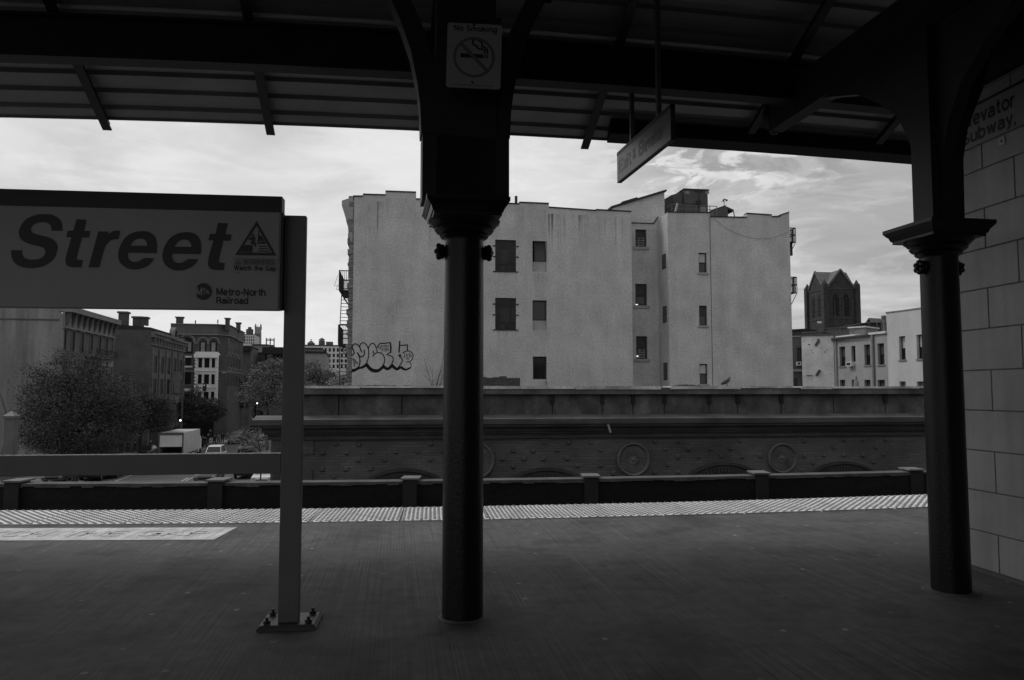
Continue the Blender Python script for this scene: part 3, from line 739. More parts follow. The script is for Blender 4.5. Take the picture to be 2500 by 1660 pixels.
a = sxy(1690, 698); b = sxy(1728, 694); W = MB(); W.box(a[0], b[0], FO - .0035, FO - .003, a[1], b[1]); W.build('small_print', M_INK2, sg)
# posts: flat bars with base plates
def sign_post(x0, x1):
    zt = SG.loc(720, 527, 0)[1]
    mb = MB(); mb.box(x0, x1, 0, .05, .03, zt); pst = mb.build('post', M_POST, sg, bevel=.004)
    cx = (x0 + x1) / 2
    mb = MB(); w0, w1 = .172, .155
    mb.hexa([(cx - w0, -.06, 0), (cx + w0, -.06, 0), (cx + w0, .22, 0), (cx - w0, .22, 0), (cx - w0, -.06, .012), (cx + w0, -.06, .012), (cx + w0, .22, .012), (cx - w0, .22, .012)])
    mb.hexa([(cx - w0, -.06, .0125), (cx + w0, -.06, .0125), (cx + w0, .22, .0125), (cx - w0, .22, .0125), (cx - w1, -.045, .030), (cx + w1, -.045, .030), (cx + w1, .205, .030), (cx - w1, .205, .030)])
    bp = mb.build('base_plate', mat('base_plate_paint', .06, .45, .15, 6), sg)
    for bx, by in ((-.120, -.015), (.120, -.015), (-.120, .165), (.120, .165)):
        mb = MB(); mb.lathe([(.022, .034), (.022, .046), (.019, .050), (.010, .051), (.010, .066), (.009, .068)], 8, (cx + bx, by)); mb.build('bolt', M_BOLT, bp)
xa = SG.loc(682, 1300, 0)[0]; xb = SG.loc(733.5, 1300, 0)[0]
sign_post(xa, xb); sign_post(.0, .128)
zr1 = SG.loc(400, 1109, 0)[1]; zr0 = SG.loc(400, 1158, 0)[1]
mb = MB(); mb.box(.128, xa - .001, .002, .048, zr0, zr1); mb.build('rail', M_POST, sg, bevel=.003)
mb = MB(); mb.box(.128, xa - .001, .002, .048, zr1 + .0005, zr1 + .004); mb.build('rail_top', mat('rail_top_highlight', .75, .5, .15, 3), sg)  # pale strip paints the sky highlight along the top of the rail

# ---- no smoking panel on the middle column
NA, NB = at(1089, 130, 4.50), at(1222, 130, 4.52)
NS = Plane((NA.x, NA.y), (NB.x, NB.y), 0)
zb = at(1150, 215, 4.51).z; zt = at(1150, 57, 4.51).z
ns = empty('no_smoking_sign', (NS.A.x, NS.A.y, zb), NS.ang, 'small grey no smoking sign hung high on the middle column', 'sign')
ns.rotation_euler = (0, R(1.3), NS.ang)
Wd, Hh = NS.len, zt - zb
def rrect(w, h, r, n=5):
    P = []
    for cx, cz, a0 in ((w - r, r, -90), (w - r, h - r, 0), (r, h - r, 90), (r, r, 180)):
        for k in range(n + 1): t = R(a0 + 90 * k / n); P.append((cx + r * math.cos(t), cz + r * math.sin(t)))
    return P
mb = MB(); mb.prism(rrect(Wd, Hh, .018), 'y', .0, .006); mb.build('panel', M_SIGN, ns)
mb = MB(); mb.box(.004, Wd - .004, -.012, .02, Hh - .001, Hh + .040); mb.box(Wd * .35, Wd * .65, .02, .05, Hh - .02, Hh + .03); mb.build('holder', mat('holder_black', .005, .5), ns)
letters(ns, 'No Smoking', Wd * .12, Wd * .91, Hh * .855, Hh * .965, -.001, M_INK, bold=.008)
cx, cz, rr = Wd * .50, Hh * .475, Wd * .385
mb = MB(); n = 48
for i in range(n):
    t0, t1 = 2 * math.pi * i / n, 2 * math.pi * (i + 1) / n; ri = rr * .86
    mb.quad((cx + rr * math.cos(t0), -.003, cz + rr * math.sin(t0)), (cx + rr * math.cos(t1), -.003, cz + rr * math.sin(t1)), (cx + ri * math.cos(t1), -.003, cz + ri * math.sin(t1)), (cx + ri * math.cos(t0), -.003, cz + ri * math.sin(t0)))
d1, w_ = .90 * rr, .035 * Wd
sx = math.sqrt(.5)
mb.quad((cx - d1 * sx - w_ * sx, -.003, cz + d1 * sx - w_ * sx), (cx + d1 * sx - w_ * sx, -.003, cz - d1 * sx - w_ * sx), (cx + d1 * sx + w_ * sx, -.003, cz - d1 * sx + w_ * sx), (cx - d1 * sx + w_ * sx, -.003, cz + d1 * sx + w_ * sx))
mb.build('ban_ring', M_INK2, ns)
mb = MB()
mb.quad((cx - rr * .65, -.0015, cz - .03 * rr), (cx + rr * .45, -.0015, cz - .03 * rr), (cx + rr * .45, -.0015, cz + .17 * rr), (cx - rr * .65, -.0015, cz + .17 * rr))
for a, b in ((.50, .56), (.61, .67)): mb.quad((cx + rr * a, -.0015, cz - .03 * rr), (cx + rr * b, -.0015, cz - .03 * rr), (cx + rr * b, -.0015, cz + .17 * rr), (cx + rr * a, -.0015, cz + .17 * rr))
def ribbon(mb, pts, w, y, closed=False):
    n = len(pts)
    for i in range(n - 1):
        a, b = Vector(pts[i]), Vector(pts[i + 1]); d = (b - a)
        if d.length < 1e-6: continue
        d.normalize(); q = Vector((-d.y, d.x)) * w / 2; e = d * w * .25; a = a - e; b = b + e
        mb.quad((a.x - q.x, y, a.y - q.y), (b.x - q.x, y, b.y - q.y), (b.x + q.x, y, b.y + q.y), (a.x + q.x, y, a.y + q.y))
sm1 = [(.63, .22), (.63, .36), (.56, .47), (.44, .53), (.35, .54), (.38, .66), (.32, .78), (.22, .84), (.18, .84)]
sm2 = [(.51, .22), (.51, .34), (.42, .42), (.22, .42), (.13, .48), (.10, .58), (.0, .60), (-.08, .68), (-.08, .80), (.0, .88), (.08, .90)]
for s in (sm1, sm2): ribbon(mb, [(cx + rr * a, cz + rr * b) for a, b in s], .011, -.0015)
mb.build('cigarette', M_INK, ns)
mb = MB(); x = Wd * .08
for k in (3, 4, 7, 5, 6, 2, 5, 3): mb.box(x, x + Wd * .018 * k, -.0015, -.001, Hh * .034, Hh * .048); x += Wd * .018 * k + Wd * .022
mb.build('small_print', M_INK2, ns)
for zq in (Hh * .975, Hh * .088):
    mb = MB(); mb.ball((Wd * .5 - .006, -.001, zq), .009, 8, 5, (1, .4, 1)); mb.build('screw', M_BOLT, ns)

# ---- hanging sign
z0 = 3.49; fN, fF = gnd(1637.5, 341, z0), gnd(1507, 446, z0)
HS = Plane((fF.x, fF.y), (fN.x, fN.y), z0)
hs = HS.root('hanging_sign', 'thin sign reading Exit and Elevator hung on two rods from the canopy', 'sign')
M_HSG = mat('hanging_face', .075, .35, .08, 2, 0, spec=.5)
Lh = HS.len; hh = .30
mb = MB(); mb.box(0, Lh, 0, .04, 0, hh - .035); mb.build('panel', M_HSG, hs)
mb = MB(); mb.box(-.001, Lh + .001, -.002, .042, hh - .0348, hh); mb.build('header', M_BAND, hs)
mb = MB(); mb.box(-.003, Lh + .003, -.002, .042, -.008, -.0005); mb.box(Lh + .0005, Lh + .006, -.001, .041, 0, hh - .036); mb.build('frame_edge', mat('hang_frame', .05, .5), hs)
letters(hs, 'Exit', .05, .40, .075, .205, -.002, mat('peeled_letter', .20, .4, .2, 20), bold=.01)
letters(hs, '&', .44, .52, .10, .19, -.002, mat('faded_letter', .10, .4), bold=.01)
letters(hs, 'Elevator', .60, Lh - .14, .075, .205, -.002, mat('soft_ink', .03, .4), bold=.01)
for px in (1538, 1603):
    x = HS.loc(px, 300)[0]
    mb = MB(); mb.box(x - .02, x + .02, 0.001, .039, hh + .001, hh + 1.75 + (.0 if px == 1538 else .6)); mb.build('rod', M_POST, hs)

# ---- block wall on the right
wa = gnd(2376, 1388); dirw = Vector((math.sin(TH) * -1, math.cos(TH)))
dirw = Vector((-.125, 1)).normalized()
WA = Vector((wa.x, wa.y)) + dirw * .33; WB = Vector((wa.x, wa.y)) - dirw * 9.0
BWp = Plane(WA, WB, 0)
bwr = BWp.root('block_wall', 'wall of large painted blocks with dark joints behind the right column', 'wall')
M_BLK = mat('painted_block', .33, .5, .17, 1.3, .15, bscale=30, streak=.14, streak_scale=(5, 5, .5), spec=.35)
CH, BLn = .3135, .627
xj = BWp.loc(2438, 1340)[0]; mbk = MB(); L_ = BWp.len
for r in range(20):
    xs = xj - (0 if r % 2 == 0 else BLn / 2); k0 = math.floor((0 - xs) / BLn)
    for k in range(k0, 40):
        a, b = xs + k * BLn, xs + (k + 1) * BLn
        a, b = max(a, 0), min(b, L_)
        if b - a < .03: continue
        g = .0055; z0b, z1b = r * CH + (g if r else .03), (r + 1) * CH - g; c_ = .004
        mbk.hexa([(a + g, 0, z0b), (b - g, 0, z0b), (b - g, .1, z0b), (a + g, .1, z0b), (a + g, 0, z1b), (b - g, 0, z1b), (b - g, .1, z1b), (a + g, .1, z1b)])
bo = mbk.build('blocks', M_BLK, bwr, bevel=.003)
mb = MB(); mb.box(0.001, L_, .008, .24, 0, 20 * CH); mb.build('mortar', mat('mortar_grey', .17, .9, .2, 10), bwr)
mb = MB(); mb.box(0, L_, -.012, .006, 0, .022); mb.build('skirting', mat('skirting', .12, .7, .2, 10), bwr)
# direction sign on that wall
zs0, zs1 = BWp.loc(2362, 364, -.03)[1], BWp.loc(2362, 271, -.03)[1]
xs0 = BWp.loc(2335, 330, -.03)[0]
ws = empty('direction_sign', (BWp.A + BWp.d * xs0 - BWp.n * .03).to_3d() + Vector((0, 0, zs0)), BWp.ang, 'long sign reading Elevator and Subway on the block wall', 'sign')
h_ = zs1 - zs0
mb = MB(); mb.box(0, 1.9, 0, .028, 0, h_); mb.build('panel', mat('wall_sign_face', .25, .4, .05, 3), ws)
mb = MB(); mb.box(0, 1.9, -.002, .0285, h_ + .0005, h_ + .022); mb.build('header', M_BAND, ws)
f_ = lambda px: BWp.loc(px, 330, -.03)[0] - xs0
letters(ws, 'Elevator', f_(2349), f_(2484), h_ * .53, h_ * .90, -.002, M_INK, bold=.012)
letters(ws, 'Subway,', f_(2349), f_(2483), h_ * .02, h_ * .45, -.002, M_INK, bold=.012)
q = BWp.loc(2445, 345, -.008)
tg = empty('wall_plate', (BWp.A + BWp.d * q[0] - BWp.n * .001).to_3d() + Vector((0, 0, q[1])), BWp.ang, 'tiny pale square plate just under the direction sign', 'plate')
mb = MB(); mb.box(-.03, .03, -.008, -.001, -.03, .03); mb.build('plate', mat('pale_plate', .45, .5), tg)
mb = MB(); mb.ball((0, -.008, -.002), .009, 8, 5, (1, .4, 1)); mb.build('keyhole', M_INK, tg)
x2 = BWp.loc(2372, 200, -.02)[0]
db = empty('notice_board', (BWp.A + BWp.d * (x2 + .1) - BWp.n * .02).to_3d() + Vector((0, 0, zs1 + .16)), BWp.ang, 'dark blank notice board above the direction sign', 'board')
mb = MB(); mb.box(0, 1.3, -.01, .018, 0, .62); mb.build('panel', mat('board_dark', .05, .5, .3, 5), db)
mb = MB()
for a in ((-.02, 0, -.02, .64), (1.3, 1.32, -.02, .64), (0, 1.3, -.02, 0), (0, 1.3, .62, .64)): mb.box(a[0], a[1], -.016, .018, a[2], a[3])
mb.build('frame', M_BAND, db)
# ================================================================== GROUND AND STREET
M_GROUND = mat('street_ground', .07, .9, .35, .15, .2, fine=.2)
M_ASPH = mat('asphalt', .078, .8, .2, .4, .2, fine=.15)
M_PAVE = mat('pavement_slabs', .16, .85, .25, .5, .2, fine=.15)
M_KERB = mat('kerb_stone', .16, .8, .2, 2, .1)
M_LINE = mat('road_paint', .45, .7, .25, 3)
mb = MB(); mb.quad((-3000, -600, G), (3000, -600, G), (3000, 4000, G), (-3000, 4000, G)); tag(mb.build('ground', M_GROUND), kind='structure')
ST = -.20                                    # the street drifts left by this much per metre of depth
def kx(Y, off=0.0): return -47.7 - .20 * (Y - 116.5) + off
RW = 17.0
def street_quad(mb, Y0, Y1, o0, o1, z0, z1):
    P = []
    for z in (z0, z1):
        P += [(kx(Y0, o0), Y0, z), (kx(Y0, o1), Y0, z), (kx(Y1, o1), Y1, z), (kx(Y1, o0), Y1, z)]
    mb.hexa(P)
mb = MB(); street_quad(mb, 20, 700, 0, RW, G - .2, G + .004); tag(mb.build('road', M_ASPH), kind='structure')
mb = MB(); street_quad(mb, 20, 700, -6.5, -.15, G - .2, G + .13); street_quad(mb, 20, 700, RW + .15, RW + 5.5, G - .2, G + .13); tag(mb.build('pavement', M_PAVE), kind='structure')
mb = MB(); street_quad(mb, 20, 700, -.15, 0, G - .2, G + .14); street_quad(mb, 20, 700, RW, RW + .15, G - .2, G + .14); tag(mb.build('kerb', M_KERB), kind='structure')
mb = MB()
for k in range(26):
    for o in (RW * .5,):
        Y = 50 + k * 9; street_quad(mb, Y, Y + 3.2, o - .07, o + .07, G + .004, G + .009)
for o in (RW * .5 + .35, 2.6): 
    street_quad(mb, 60, 330, o - .05, o + .05, G + .004, G + .009)
tag(mb.build('road_markings', M_LINE), kind='structure')
# body of the viaduct under the tracks
mb = MB(); mb.prism([(-60, -12), (60, -12), (60, 15.5), (-60, 12.6)], 'z', G, -1.6)
tag(mb.build('viaduct', mat('viaduct_stone', .12, .9, .3, .5, .3)), kind='structure')

# ================================================================== STONE AND BRICK HOUSE BESIDE THE LINE
D1 = 19.0; a8 = R(7.4)
c_ = plan(1500, D1); dd = Vector((math.cos(a8), math.sin(a8)))
SH0 = Plane(c_ - dd * 20, c_ + dd * 20, G)
xL = SH0.X(668); A_ = SH0.A + SH0.d * xL
SH = Plane(A_, A_ + SH0.d * 30, G)
LEN = 26.0
sh = SH.root('brick_house', 'long low sooty brick house with arches, round medallions and a stone parapet beyond the tracks', 'building')
M_SB = brick_mat('sooty_brick', .105, .08, .24, .068, .010, var=.16, bump=.35, big=.35)
M_SST = mat('sooty_stone', .105, .85, .30, .9, .25, fine=.15, dark=.45, dscale=1.2, streak=.35, streak_scale=(2.2, 2, .6))
M_SDK = mat('sooty_cornice', .07, .85, .3, 1.5, .2, streak=.3, streak_scale=(.5, 1, 9))
M_SLT = mat('terracotta_grey', .135, .8, .25, 3, .2)
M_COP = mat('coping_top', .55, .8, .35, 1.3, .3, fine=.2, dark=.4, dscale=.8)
hz = lambda py, off=0.0: SH.loc(1500, py, off)[1]
zc_top, zb_top = hz(1018), hz(1066)
# brick front with arched recesses
arches = [(987, 1141), (1334, 1139), (1765, 1126), (2056, 1124), (2370, 1120)]
AR = []
for px, py in arches:
    x, z = SH.loc(px, py); s = 1.0 if px < 1500 else (.95 if px < 2000 else .9); AR.append((x, z - 1.72 * s, 1.72 * s))
mb = MB(); X = xs_range(0, LEN, 520); zw0 = SH.loc(1500, 1260)[1] - 1.2
RI = .80
def low_edge(x):
    for cx, cz, r in AR:
        if abs(x - cx) < r * RI: return cz + math.sqrt(max((r * RI) ** 2 - (x - cx) ** 2, 0))
    return None
rec = .22
for a, b in zip(X[:-1], X[1:]):
    za, zb2 = low_edge(a), low_edge(b)
    if za is None and zb2 is None: mb.quad((a, 0, zw0), (b, 0, zw0), (b, 0, zc_top), (a, 0, zc_top)); continue
    c0_ = min(cz for cx, cz, r in AR if abs((a + b) / 2 - cx) < r * RI + .1); za = za or c0_; zb2 = zb2 or c0_
    mb.quad((a, 0, za), (b, 0, zb2), (b, 0, zc_top), (a, 0, zc_top)); mb.quad((a, 0, za), (a, rec, za), (b, rec, zb2), (b, 0, zb2))
mb.quad((0, 0, 0), (0, 0, zc_top), (0, 12, zc_top), (0, 12, 0)); mb.quad((LEN, 0, 0), (LEN, 12, 0), (LEN, 12, zc_top), (LEN, 0, zc_top))
mb.quad((0, .005, 0), (LEN, .005, 0), (LEN, .005, zw0), (0, .005, zw0))
front_mb = mb
mb = MB()
for cx, cz, r in AR: mb.box(cx - r * RI - .1, cx + r * RI + .1, rec - .002, rec + .1, zw0, cz + r * RI + .05)
mb.build('arch_panel', mat('arch_panel_grey', .21, .85, .25, 2), sh)
for cx, cz, r in AR:
    mb = MB(); n = 48
    for k in range(n):
        t0, t1 = math.pi * k / n, math.pi * (k + 1) / n
        for ra, rb, y in ((1.0, .955, -.09), (.955, .90, -.05), (.84, .80, -.03)):
            P = []
            for t in (t0, t1):
                P.append([(cx + r * q * math.cos(t), yy, cz + r * q * math.sin(t)) for q in (ra, rb) for yy in (y, 0.0)])
            a, b = P; mb.quad(a[0], b[0], b[2], a[2]); mb.quad(a[0], a[1], b[1], b[0]); mb.quad(a[2], b[2], b[3], a[3])
        if k % 1 == 0 and True:
            tm = (t0 + t1) / 2; wdt = r * .022
            c = Vector((cx + r * .87 * math.cos(tm), 0, cz + r * .87 * math.sin(tm))); er = Vector((math.cos(tm), 0, math.sin(tm))); et = Vector((-math.sin(tm), 0, math.cos(tm)))
            P = []
            for y in (0, -.05): P += [c - er * .045 - et * wdt + Vector((0, y, 0)), c + er * .045 - et * wdt + Vector((0, y, 0)), c + er * .045 + et * wdt + Vector((0, y, 0)), c - er * .045 + et * wdt + Vector((0, y, 0))]
            mb.hexa(P)
    mb.build('archivolt', mat('archivolt_stone', .05, .9, .3, 2), sh)
for px, py, rpx in ((1162, 1123, 43), (1545, 1120, 40), (1908, 1117, 37)):
    x, z = SH.loc(px, py); r = rpx / F * D1 * 1.01
    mb = MB(); n = 40; rings = [(1.0, 0), (1.0, -.07), (.93, -.10), (.86, -.07), (.84, -.03), (.0, -.03)]
    vs = []; fs = []
    for q, y in rings[:-1]:
        for k in range(n): t = 2 * math.pi * k / n; vs.append((x + r * q * math.cos(t), y, z + r * q * math.sin(t)))
    vs.append((x, -.03, z)); m_ = len(rings) - 1
    for i in range(m_ - 1):
        for k in range(n): fs.append((i * n + k, i * n + (k + 1) % n, (i + 1) * n + (k + 1) % n, (i + 1) * n + k))
    for k in range(n): fs.append(((m_ - 1) * n + k, (m_ - 1) * n + (k + 1) % n, m_ * n))
    mb.add(vs, fs)
    for k in range(36):
        t = 2 * math.pi * k / 36; c, s = math.cos(t), math.sin(t); w = .011
        mb.hexa([(x + r * .25 * c + w * .4 * s, -.03, z + r * .25 * s - w * .4 * c), (x + r * .25 * c - w * .4 * s, -.03, z + r * .25 * s + w * .4 * c), (x + r * .80 * c - w * 1.6 * s, -.03, z + r * .80 * s + w * 1.6 * c), (x + r * .80 * c + w * 1.6 * s, -.03, z + r * .80 * s - w * 1.6 * c),
                 (x + r * .27 * c, -.048, z + r * .27 * s), (x + r * .27 * c - w * .2 * s, -.048, z + r * .27 * s), (x + r * .78 * c - w * s, -.05, z + r * .78 * s + w * c), (x + r * .78 * c + w * s, -.05, z + r * .78 * s - w * c)])
    mb.ball((x, -.04, z), r * .12, 10, 6, (1, .6, 1)); mb.build('medallion', M_SLT, sh, smooth=True)
# projecting header bricks
mb = MB(); rnd = random.Random(11)
for r in range(6):
    z = hz(1078 + r * 19)
    for k in range(48):
        x = (k + (r % 2) * .5) * .56 + rnd.uniform(-.05, .05) + .9
        if x > LEN - .3 or rnd.random() < .22: continue
        if any((x - cx) ** 2 + (z - cz) ** 2 < (r_ + .1) ** 2 for cx, cz, r_ in AR): continue
        if any(abs(x - SH.loc(px, 1120)[0]) < .5 for px in (1162, 1545, 1908, 2215)) and abs(z - hz(1120)) < .5: continue
        w, h = rnd.choice(((.055, .04), (.05, .035), (.06, .06)))
        mb.add([(x - w, -.0, z - h), (x + w, 0, z - h), (x + w, 0, z + h), (x - w, 0, z + h), (x - w * .6, -.05, z - h * .5), (x + w * .6, -.05, z - h * .5), (x + w * .6, -.05, z + h * .5), (x - w * .6, -.05, z + h * .5)], [(4, 5, 6, 7), (0, 1, 5, 4), (1, 2, 6, 5), (2, 3, 7, 6), (3, 0, 4, 7)])
front_mb.v += []; n0 = len(front_mb.v); front_mb.v += mb.v; front_mb.f += [tuple(i + n0 for i in f) for f in mb.f]; front_mb.build('brick_front', M_SB, sh)
mb = MB(); zq = hz(1068)       # corner quoins and wall opening end
for k in range(12):
    w = .95 if k % 2 == 0 else .62; z1 = zq - k * .34
    mb.box(-.03, w + rnd.uniform(-.05, .05), -.035, .3, z1 - .325, z1)
mb.build('quoins', M_SST, sh)
# cornice
mb = MB(); e = -.02
for py0, py1, pr in ((1019, 1031, .40), (1031, 1037, .35), (1037, 1049, .20), (1049, 1054, .15), (1054, 1066, .08)):
    mb.box(-pr + e, LEN, -pr, .3, hz(py1), hz(py0) - .002)
mb.build('cornice', M_SDK, sh)
# lighter weather line along the top of the cornice
mb = MB(); mb.prism([(-.40, hz(1019)), (.10, hz(1019)), (.10, hz(1019) + .09)], 'x', -.40, LEN); mb.build('cornice_wash', mat('cornice_wash', .10, .8, .4, 1.5), sh)
# parapet slabs
xs_ = [SH.loc(px, 990)[0] for px in (722, 826, 981, 1120, 1350, 1472, 1548, 1625, 1735, 1805, 1912, 2040, 2167, 2300, 2420, 2560)]
mb = MB(); zp1 = hz(961); zp0 = hz(1019) + .01
for i, (a, b) in enumerate(zip(xs_[:-1], xs_[1:])):
    o = rnd.uniform(-.015, .015); mb.box(a + .012, b - .012, .10 + o, .45, zp0, zp1)
mb.build('parapet_slabs', M_SST, sh)
mb = MB(); mb.box(xs_[0] + .02, xs_[-1] - .02, .13, .42, zp0, zp1 - .005)
for x in xs_[1:-1]:
    if rnd.random() < .6: mb.box(x - .05, x + .05, .06, .11, zp0 + (zp1 - zp0) * .6, zp1)
mb.build('joint_filling', mat('joint_dark', .02, .9), sh)
mb = MB(); mb2 = MB(); x = xs_[0] - .1; zt_ = SH.loc(1500, 942.5, 0.0)[1]
while x < xs_[-1]:
    L2 = rnd.uniform(1.1, 2.2); b = min(x + L2, xs_[-1]); j = rnd.uniform(-.010, .010)
    mb.hexa([(x, -.02, zp1 + .001), (b - .008, -.02, zp1 + .001), (b - .008, .60, zp1 + .001), (x, .60, zp1 + .001), (x, -.06, zt_ - .015 + j), (b - .008, -.06, zt_ - .015 + j), (b - .008, .62, zt_ + j), (x, .62, zt_ + j)]); x = b
mb.build('coping', mat('coping_stone', .16, .85, .4, 1.2, .3, dark=.5, dscale=1.0), sh)
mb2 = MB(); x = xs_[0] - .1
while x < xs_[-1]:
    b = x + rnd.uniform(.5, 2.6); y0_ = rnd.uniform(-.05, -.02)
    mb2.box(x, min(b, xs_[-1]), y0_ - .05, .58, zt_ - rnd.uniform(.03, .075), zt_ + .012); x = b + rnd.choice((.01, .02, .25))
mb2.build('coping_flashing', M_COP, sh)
mb = MB(); mb.box(xs_[0], LEN, .61, 12, zp1 - .5, zp1 - .35); mb.build('roof', mat('tar_roof', .06, .9, .3, .7), sh)
# iron strut leaning on the cornice
p0 = SH.loc(1478, 1021, -.25); p1 = SH.loc(1490, 1055, -.42)
st_ = empty('iron_strut', (SH.A + SH.d * p0[0] - SH.n * .30).to_3d() + Vector((0, 0, p0[1] + G)), SH.ang, 'thin pale iron strut leaning across the stone cornice', 'strut')
mb = MB(); mb.bar((0, 0, .02), (p1[0] - p0[0], -.16, p1[1] - p0[1]), .05, .02, (0, 1, 0)); mb.build('bar', mat('strut_metal', .2, .6), st_)
def on_shed(px, off=.3): return (SH.A + SH.d * SH.X(px, off, 942) + SH.n * off).to_3d() + Vector((0, 0, zt_ + G))
# heap of debris, grass tufts, broken brick, pigeon on the coping
def heap(px0, px1, hpx, label, name, v, off=.3, n=26, cat='debris'):
    a, b = SH.X(px0, off), SH.X(px1, off); r = empty(name, on_shed((px0 + px1) / 2, off) + Vector((0, 0, .012)), SH.ang, label, cat)
    mb = MB(); L2 = (b - a) / 2; H_ = hpx / F * D1
    for _ in range(n):
        t = rnd.uniform(-1, 1); s = rnd.uniform(.25, 1) * .10; h = H_ * (1 - t * t) * rnd.uniform(.3, .8)
        mb.ball((t * L2, rnd.uniform(-.1, .1), h * .5), s * .6, 6, 4, (1.6, 1, max(h, .02) / s * .9))
    mb.build('pieces', mat(name + '_mat', v, .9, .4, 6, .4), r); return r
heap(778, 812, 7, 'low dark heap of debris on the parapet by the bare grey post', 'debris_heap', .01)
heap(1640, 1712, 7, 'long pale heap of rubble and dry stalks on the parapet under the tall dark windows', 'rubble_heap', .07, n=70)
heap(850, 1010, 4, 'flat strip of torn roofing felt lying on the parapet under the painted lettering', 'roofing_scrap', .06, n=60)
tf = empty('grass_tuft', on_shed(1580, .2) + Vector((0, 0, .012)), 0, 'small dry grass tuft on the parapet below the recess', 'grass tuft')
mb = MB()
for k in range(14):
    a = rnd.uniform(-.12, .12); mb.tube((a, 0, 0), (a + rnd.uniform(-.07, .07), rnd.uniform(-.03, .03), rnd.uniform(.04, .10)), .004, .001, 4)
mb.build('blades', mat('dry_grass', .12, .9), tf)
pg = empty('pigeon', on_shed(1774, .1) + Vector((0, 0, .012)), R(20), 'dark pigeon standing on the stone parapet', 'pigeon')
def skin_mesh(name, verts, edges, radii, mat_, parent, sub=1, root=0):
    me = bpy.data.meshes.new(name); me.from_pydata(verts, edges, []); o = bpy.data.objects.new(name, me); COL.objects.link(o)
    md = o.modifiers.new('skin', 'SKIN'); md.use_smooth_shade = True
    for i, r in enumerate(radii):
        r = r if isinstance(r, (tuple, list)) else (r, r); me.skin_vertices[0].data[i].radius = r; me.skin_vertices[0].data[i].use_root = (i == root)
    if sub: s_ = o.modifiers.new('sub', 'SUBSURF'); s_.levels = sub; s_.render_levels = sub
    dg = bpy.context.evaluated_depsgraph_get(); dg.update(); m2 = bpy.data.meshes.new_from_object(o.evaluated_get(dg)); bpy.data.objects.remove(o)
    m2.name = name; m2.materials.clear(); m2.materials.append(mat_); return link(bpy.data.objects.new(name, m2), parent)
skin_mesh('body', [(-.17, 0, .05), (-.08, 0, .09), (.0, 0, .12), (.06, 0, .165), (.075, 0, .21), (.10, 0, .222), (.125, 0, .215)], [(0, 1), (1, 2), (2, 3), (3, 4), (4, 5), (5, 6)], [(.012, .03), (.045, .05), (.062, .06), (.04, .04), (.024, .024), (.022, .022), (.006, .006)], mat('pigeon_feather', .05, .6, .3, 20), pg, 2, 2)
mb = MB(); [mb.tube((0.01, s * .02, .07), (.02, s * .022, .0), .006, .005, 5) for s in (-1, 1)]; mb.build('leg', mat('pigeon_leg', .12), pg)

# ================================================================== THE BIG STUCCO TENEMENT
D2 = 42.0; a2 = R(8.5)
e2 = Vector((math.cos(a2), math.sin(a2)))
cc = plan(1250, D2); T0 = Plane(cc - e2 * 30, cc + e2 * 30, G); xl_ = T0.X(862, 0, 700)
TA = T0.A + T0.d * xl_
TN = Plane(TA, TA + T0.d * 30, G)
tn = TN.root('tenement', 'big windowless-sided grey stucco tenement with spray painted letters and a stepped roofline', 'building')
M_ST = mat('grey_stucco', .46, .9, .13, .75, .3, bscale=5, streak=.09, streak_scale=(1.5, 1.5, .3), fine=.20, dark=.09, dscale=.35)
M_STD = mat('stucco_trim', .30, .85, .15, 2)
M_TAR = mat('tar_edge', .03, .8, .3, 2)
M_WF = mat('dark_sash', .028, .5, .2, 4)
M_GL = mat('window_glass', .016, .08, .1, 2, 0, spec=.5)
M_BL = mat('window_blind', .45, .8, .1, 2)
M_WHITE = mat('pale_trim', .5, .7, .15, 3)
def P(px, py, off=0.0): return TN.loc(px, py, off)
def zx(px, py): return P(px, py)[1]
SEG = [(862, 886, 481, 481), (886, 941, 476.5, 478), (941, 1016, 469, 471.5), (1016, 1100, 488, 490), (1100, 1268, 492, 500), (1268, 1340, 496, 499), (1340, 1455, 508, 516), (1455, 1541, 514, 518.5)]
tops = []
for i, (a, b, ya, yb) in enumerate(SEG): tops.append((P(a, ya)[0] if i == 0 else tops[-1][1], P(b, yb)[0], P(a, ya)[1], P(b, yb)[1]))
H = []
def hole(x0, y0, x1, y1): a, d = P(x0, y0); b, c = P(x1, y1); return (a, b, c, d)
big = [hole(1209, 586, 1260, 664), hole(1209, 728, 1260, 806)]
nar = [hole(1300, 589, 1335, 665), hole(1300, 734, 1335, 808), hole(1301, 869, 1335, 925)]
x_end = tops[-1][1]
sx0 = 0.0
wall_mesh(sx0, x_end, 0, tops, big + nar, rev=.22, depth=14).build('wall', M_ST, tn)
# left front edge: rough brick return and front cornice
mb = MB(); z = 2.0; rnd = random.Random(4); ztop_ = tops[0][2]
while z < ztop_ - .2:
    h = rnd.choice((.15, .22, .3)); w = rnd.uniform(.22, .36)
    mb.box(-w, -.003, .0 + rnd.uniform(0, .05), 14, z, z + h - .015); z += h
mb.build('brick_return', brick_mat('rough_front_brick', .20, .12, .2, .075, .014, var=.45, big=.4), tn)
cz_ = lambda py: P(850, py)[1]; cx_ = lambda px: P(px, 520)[0]
mb = MB(); prof = [(cx_(861.5), cz_(481)), (cx_(834), cz_(491)), (cx_(834), cz_(503)), (cx_(838), cz_(512)), (cx_(842), cz_(520)), (cx_(845), cz_(540)), (cx_(850), cz_(556)), (cx_(852), cz_(575)), (cx_(857), cz_(590)), (cx_(861.5), cz_(592))]
mb.prism(prof, 'y', .02, 13.9); mb.build('front_cornice', M_STD, tn)
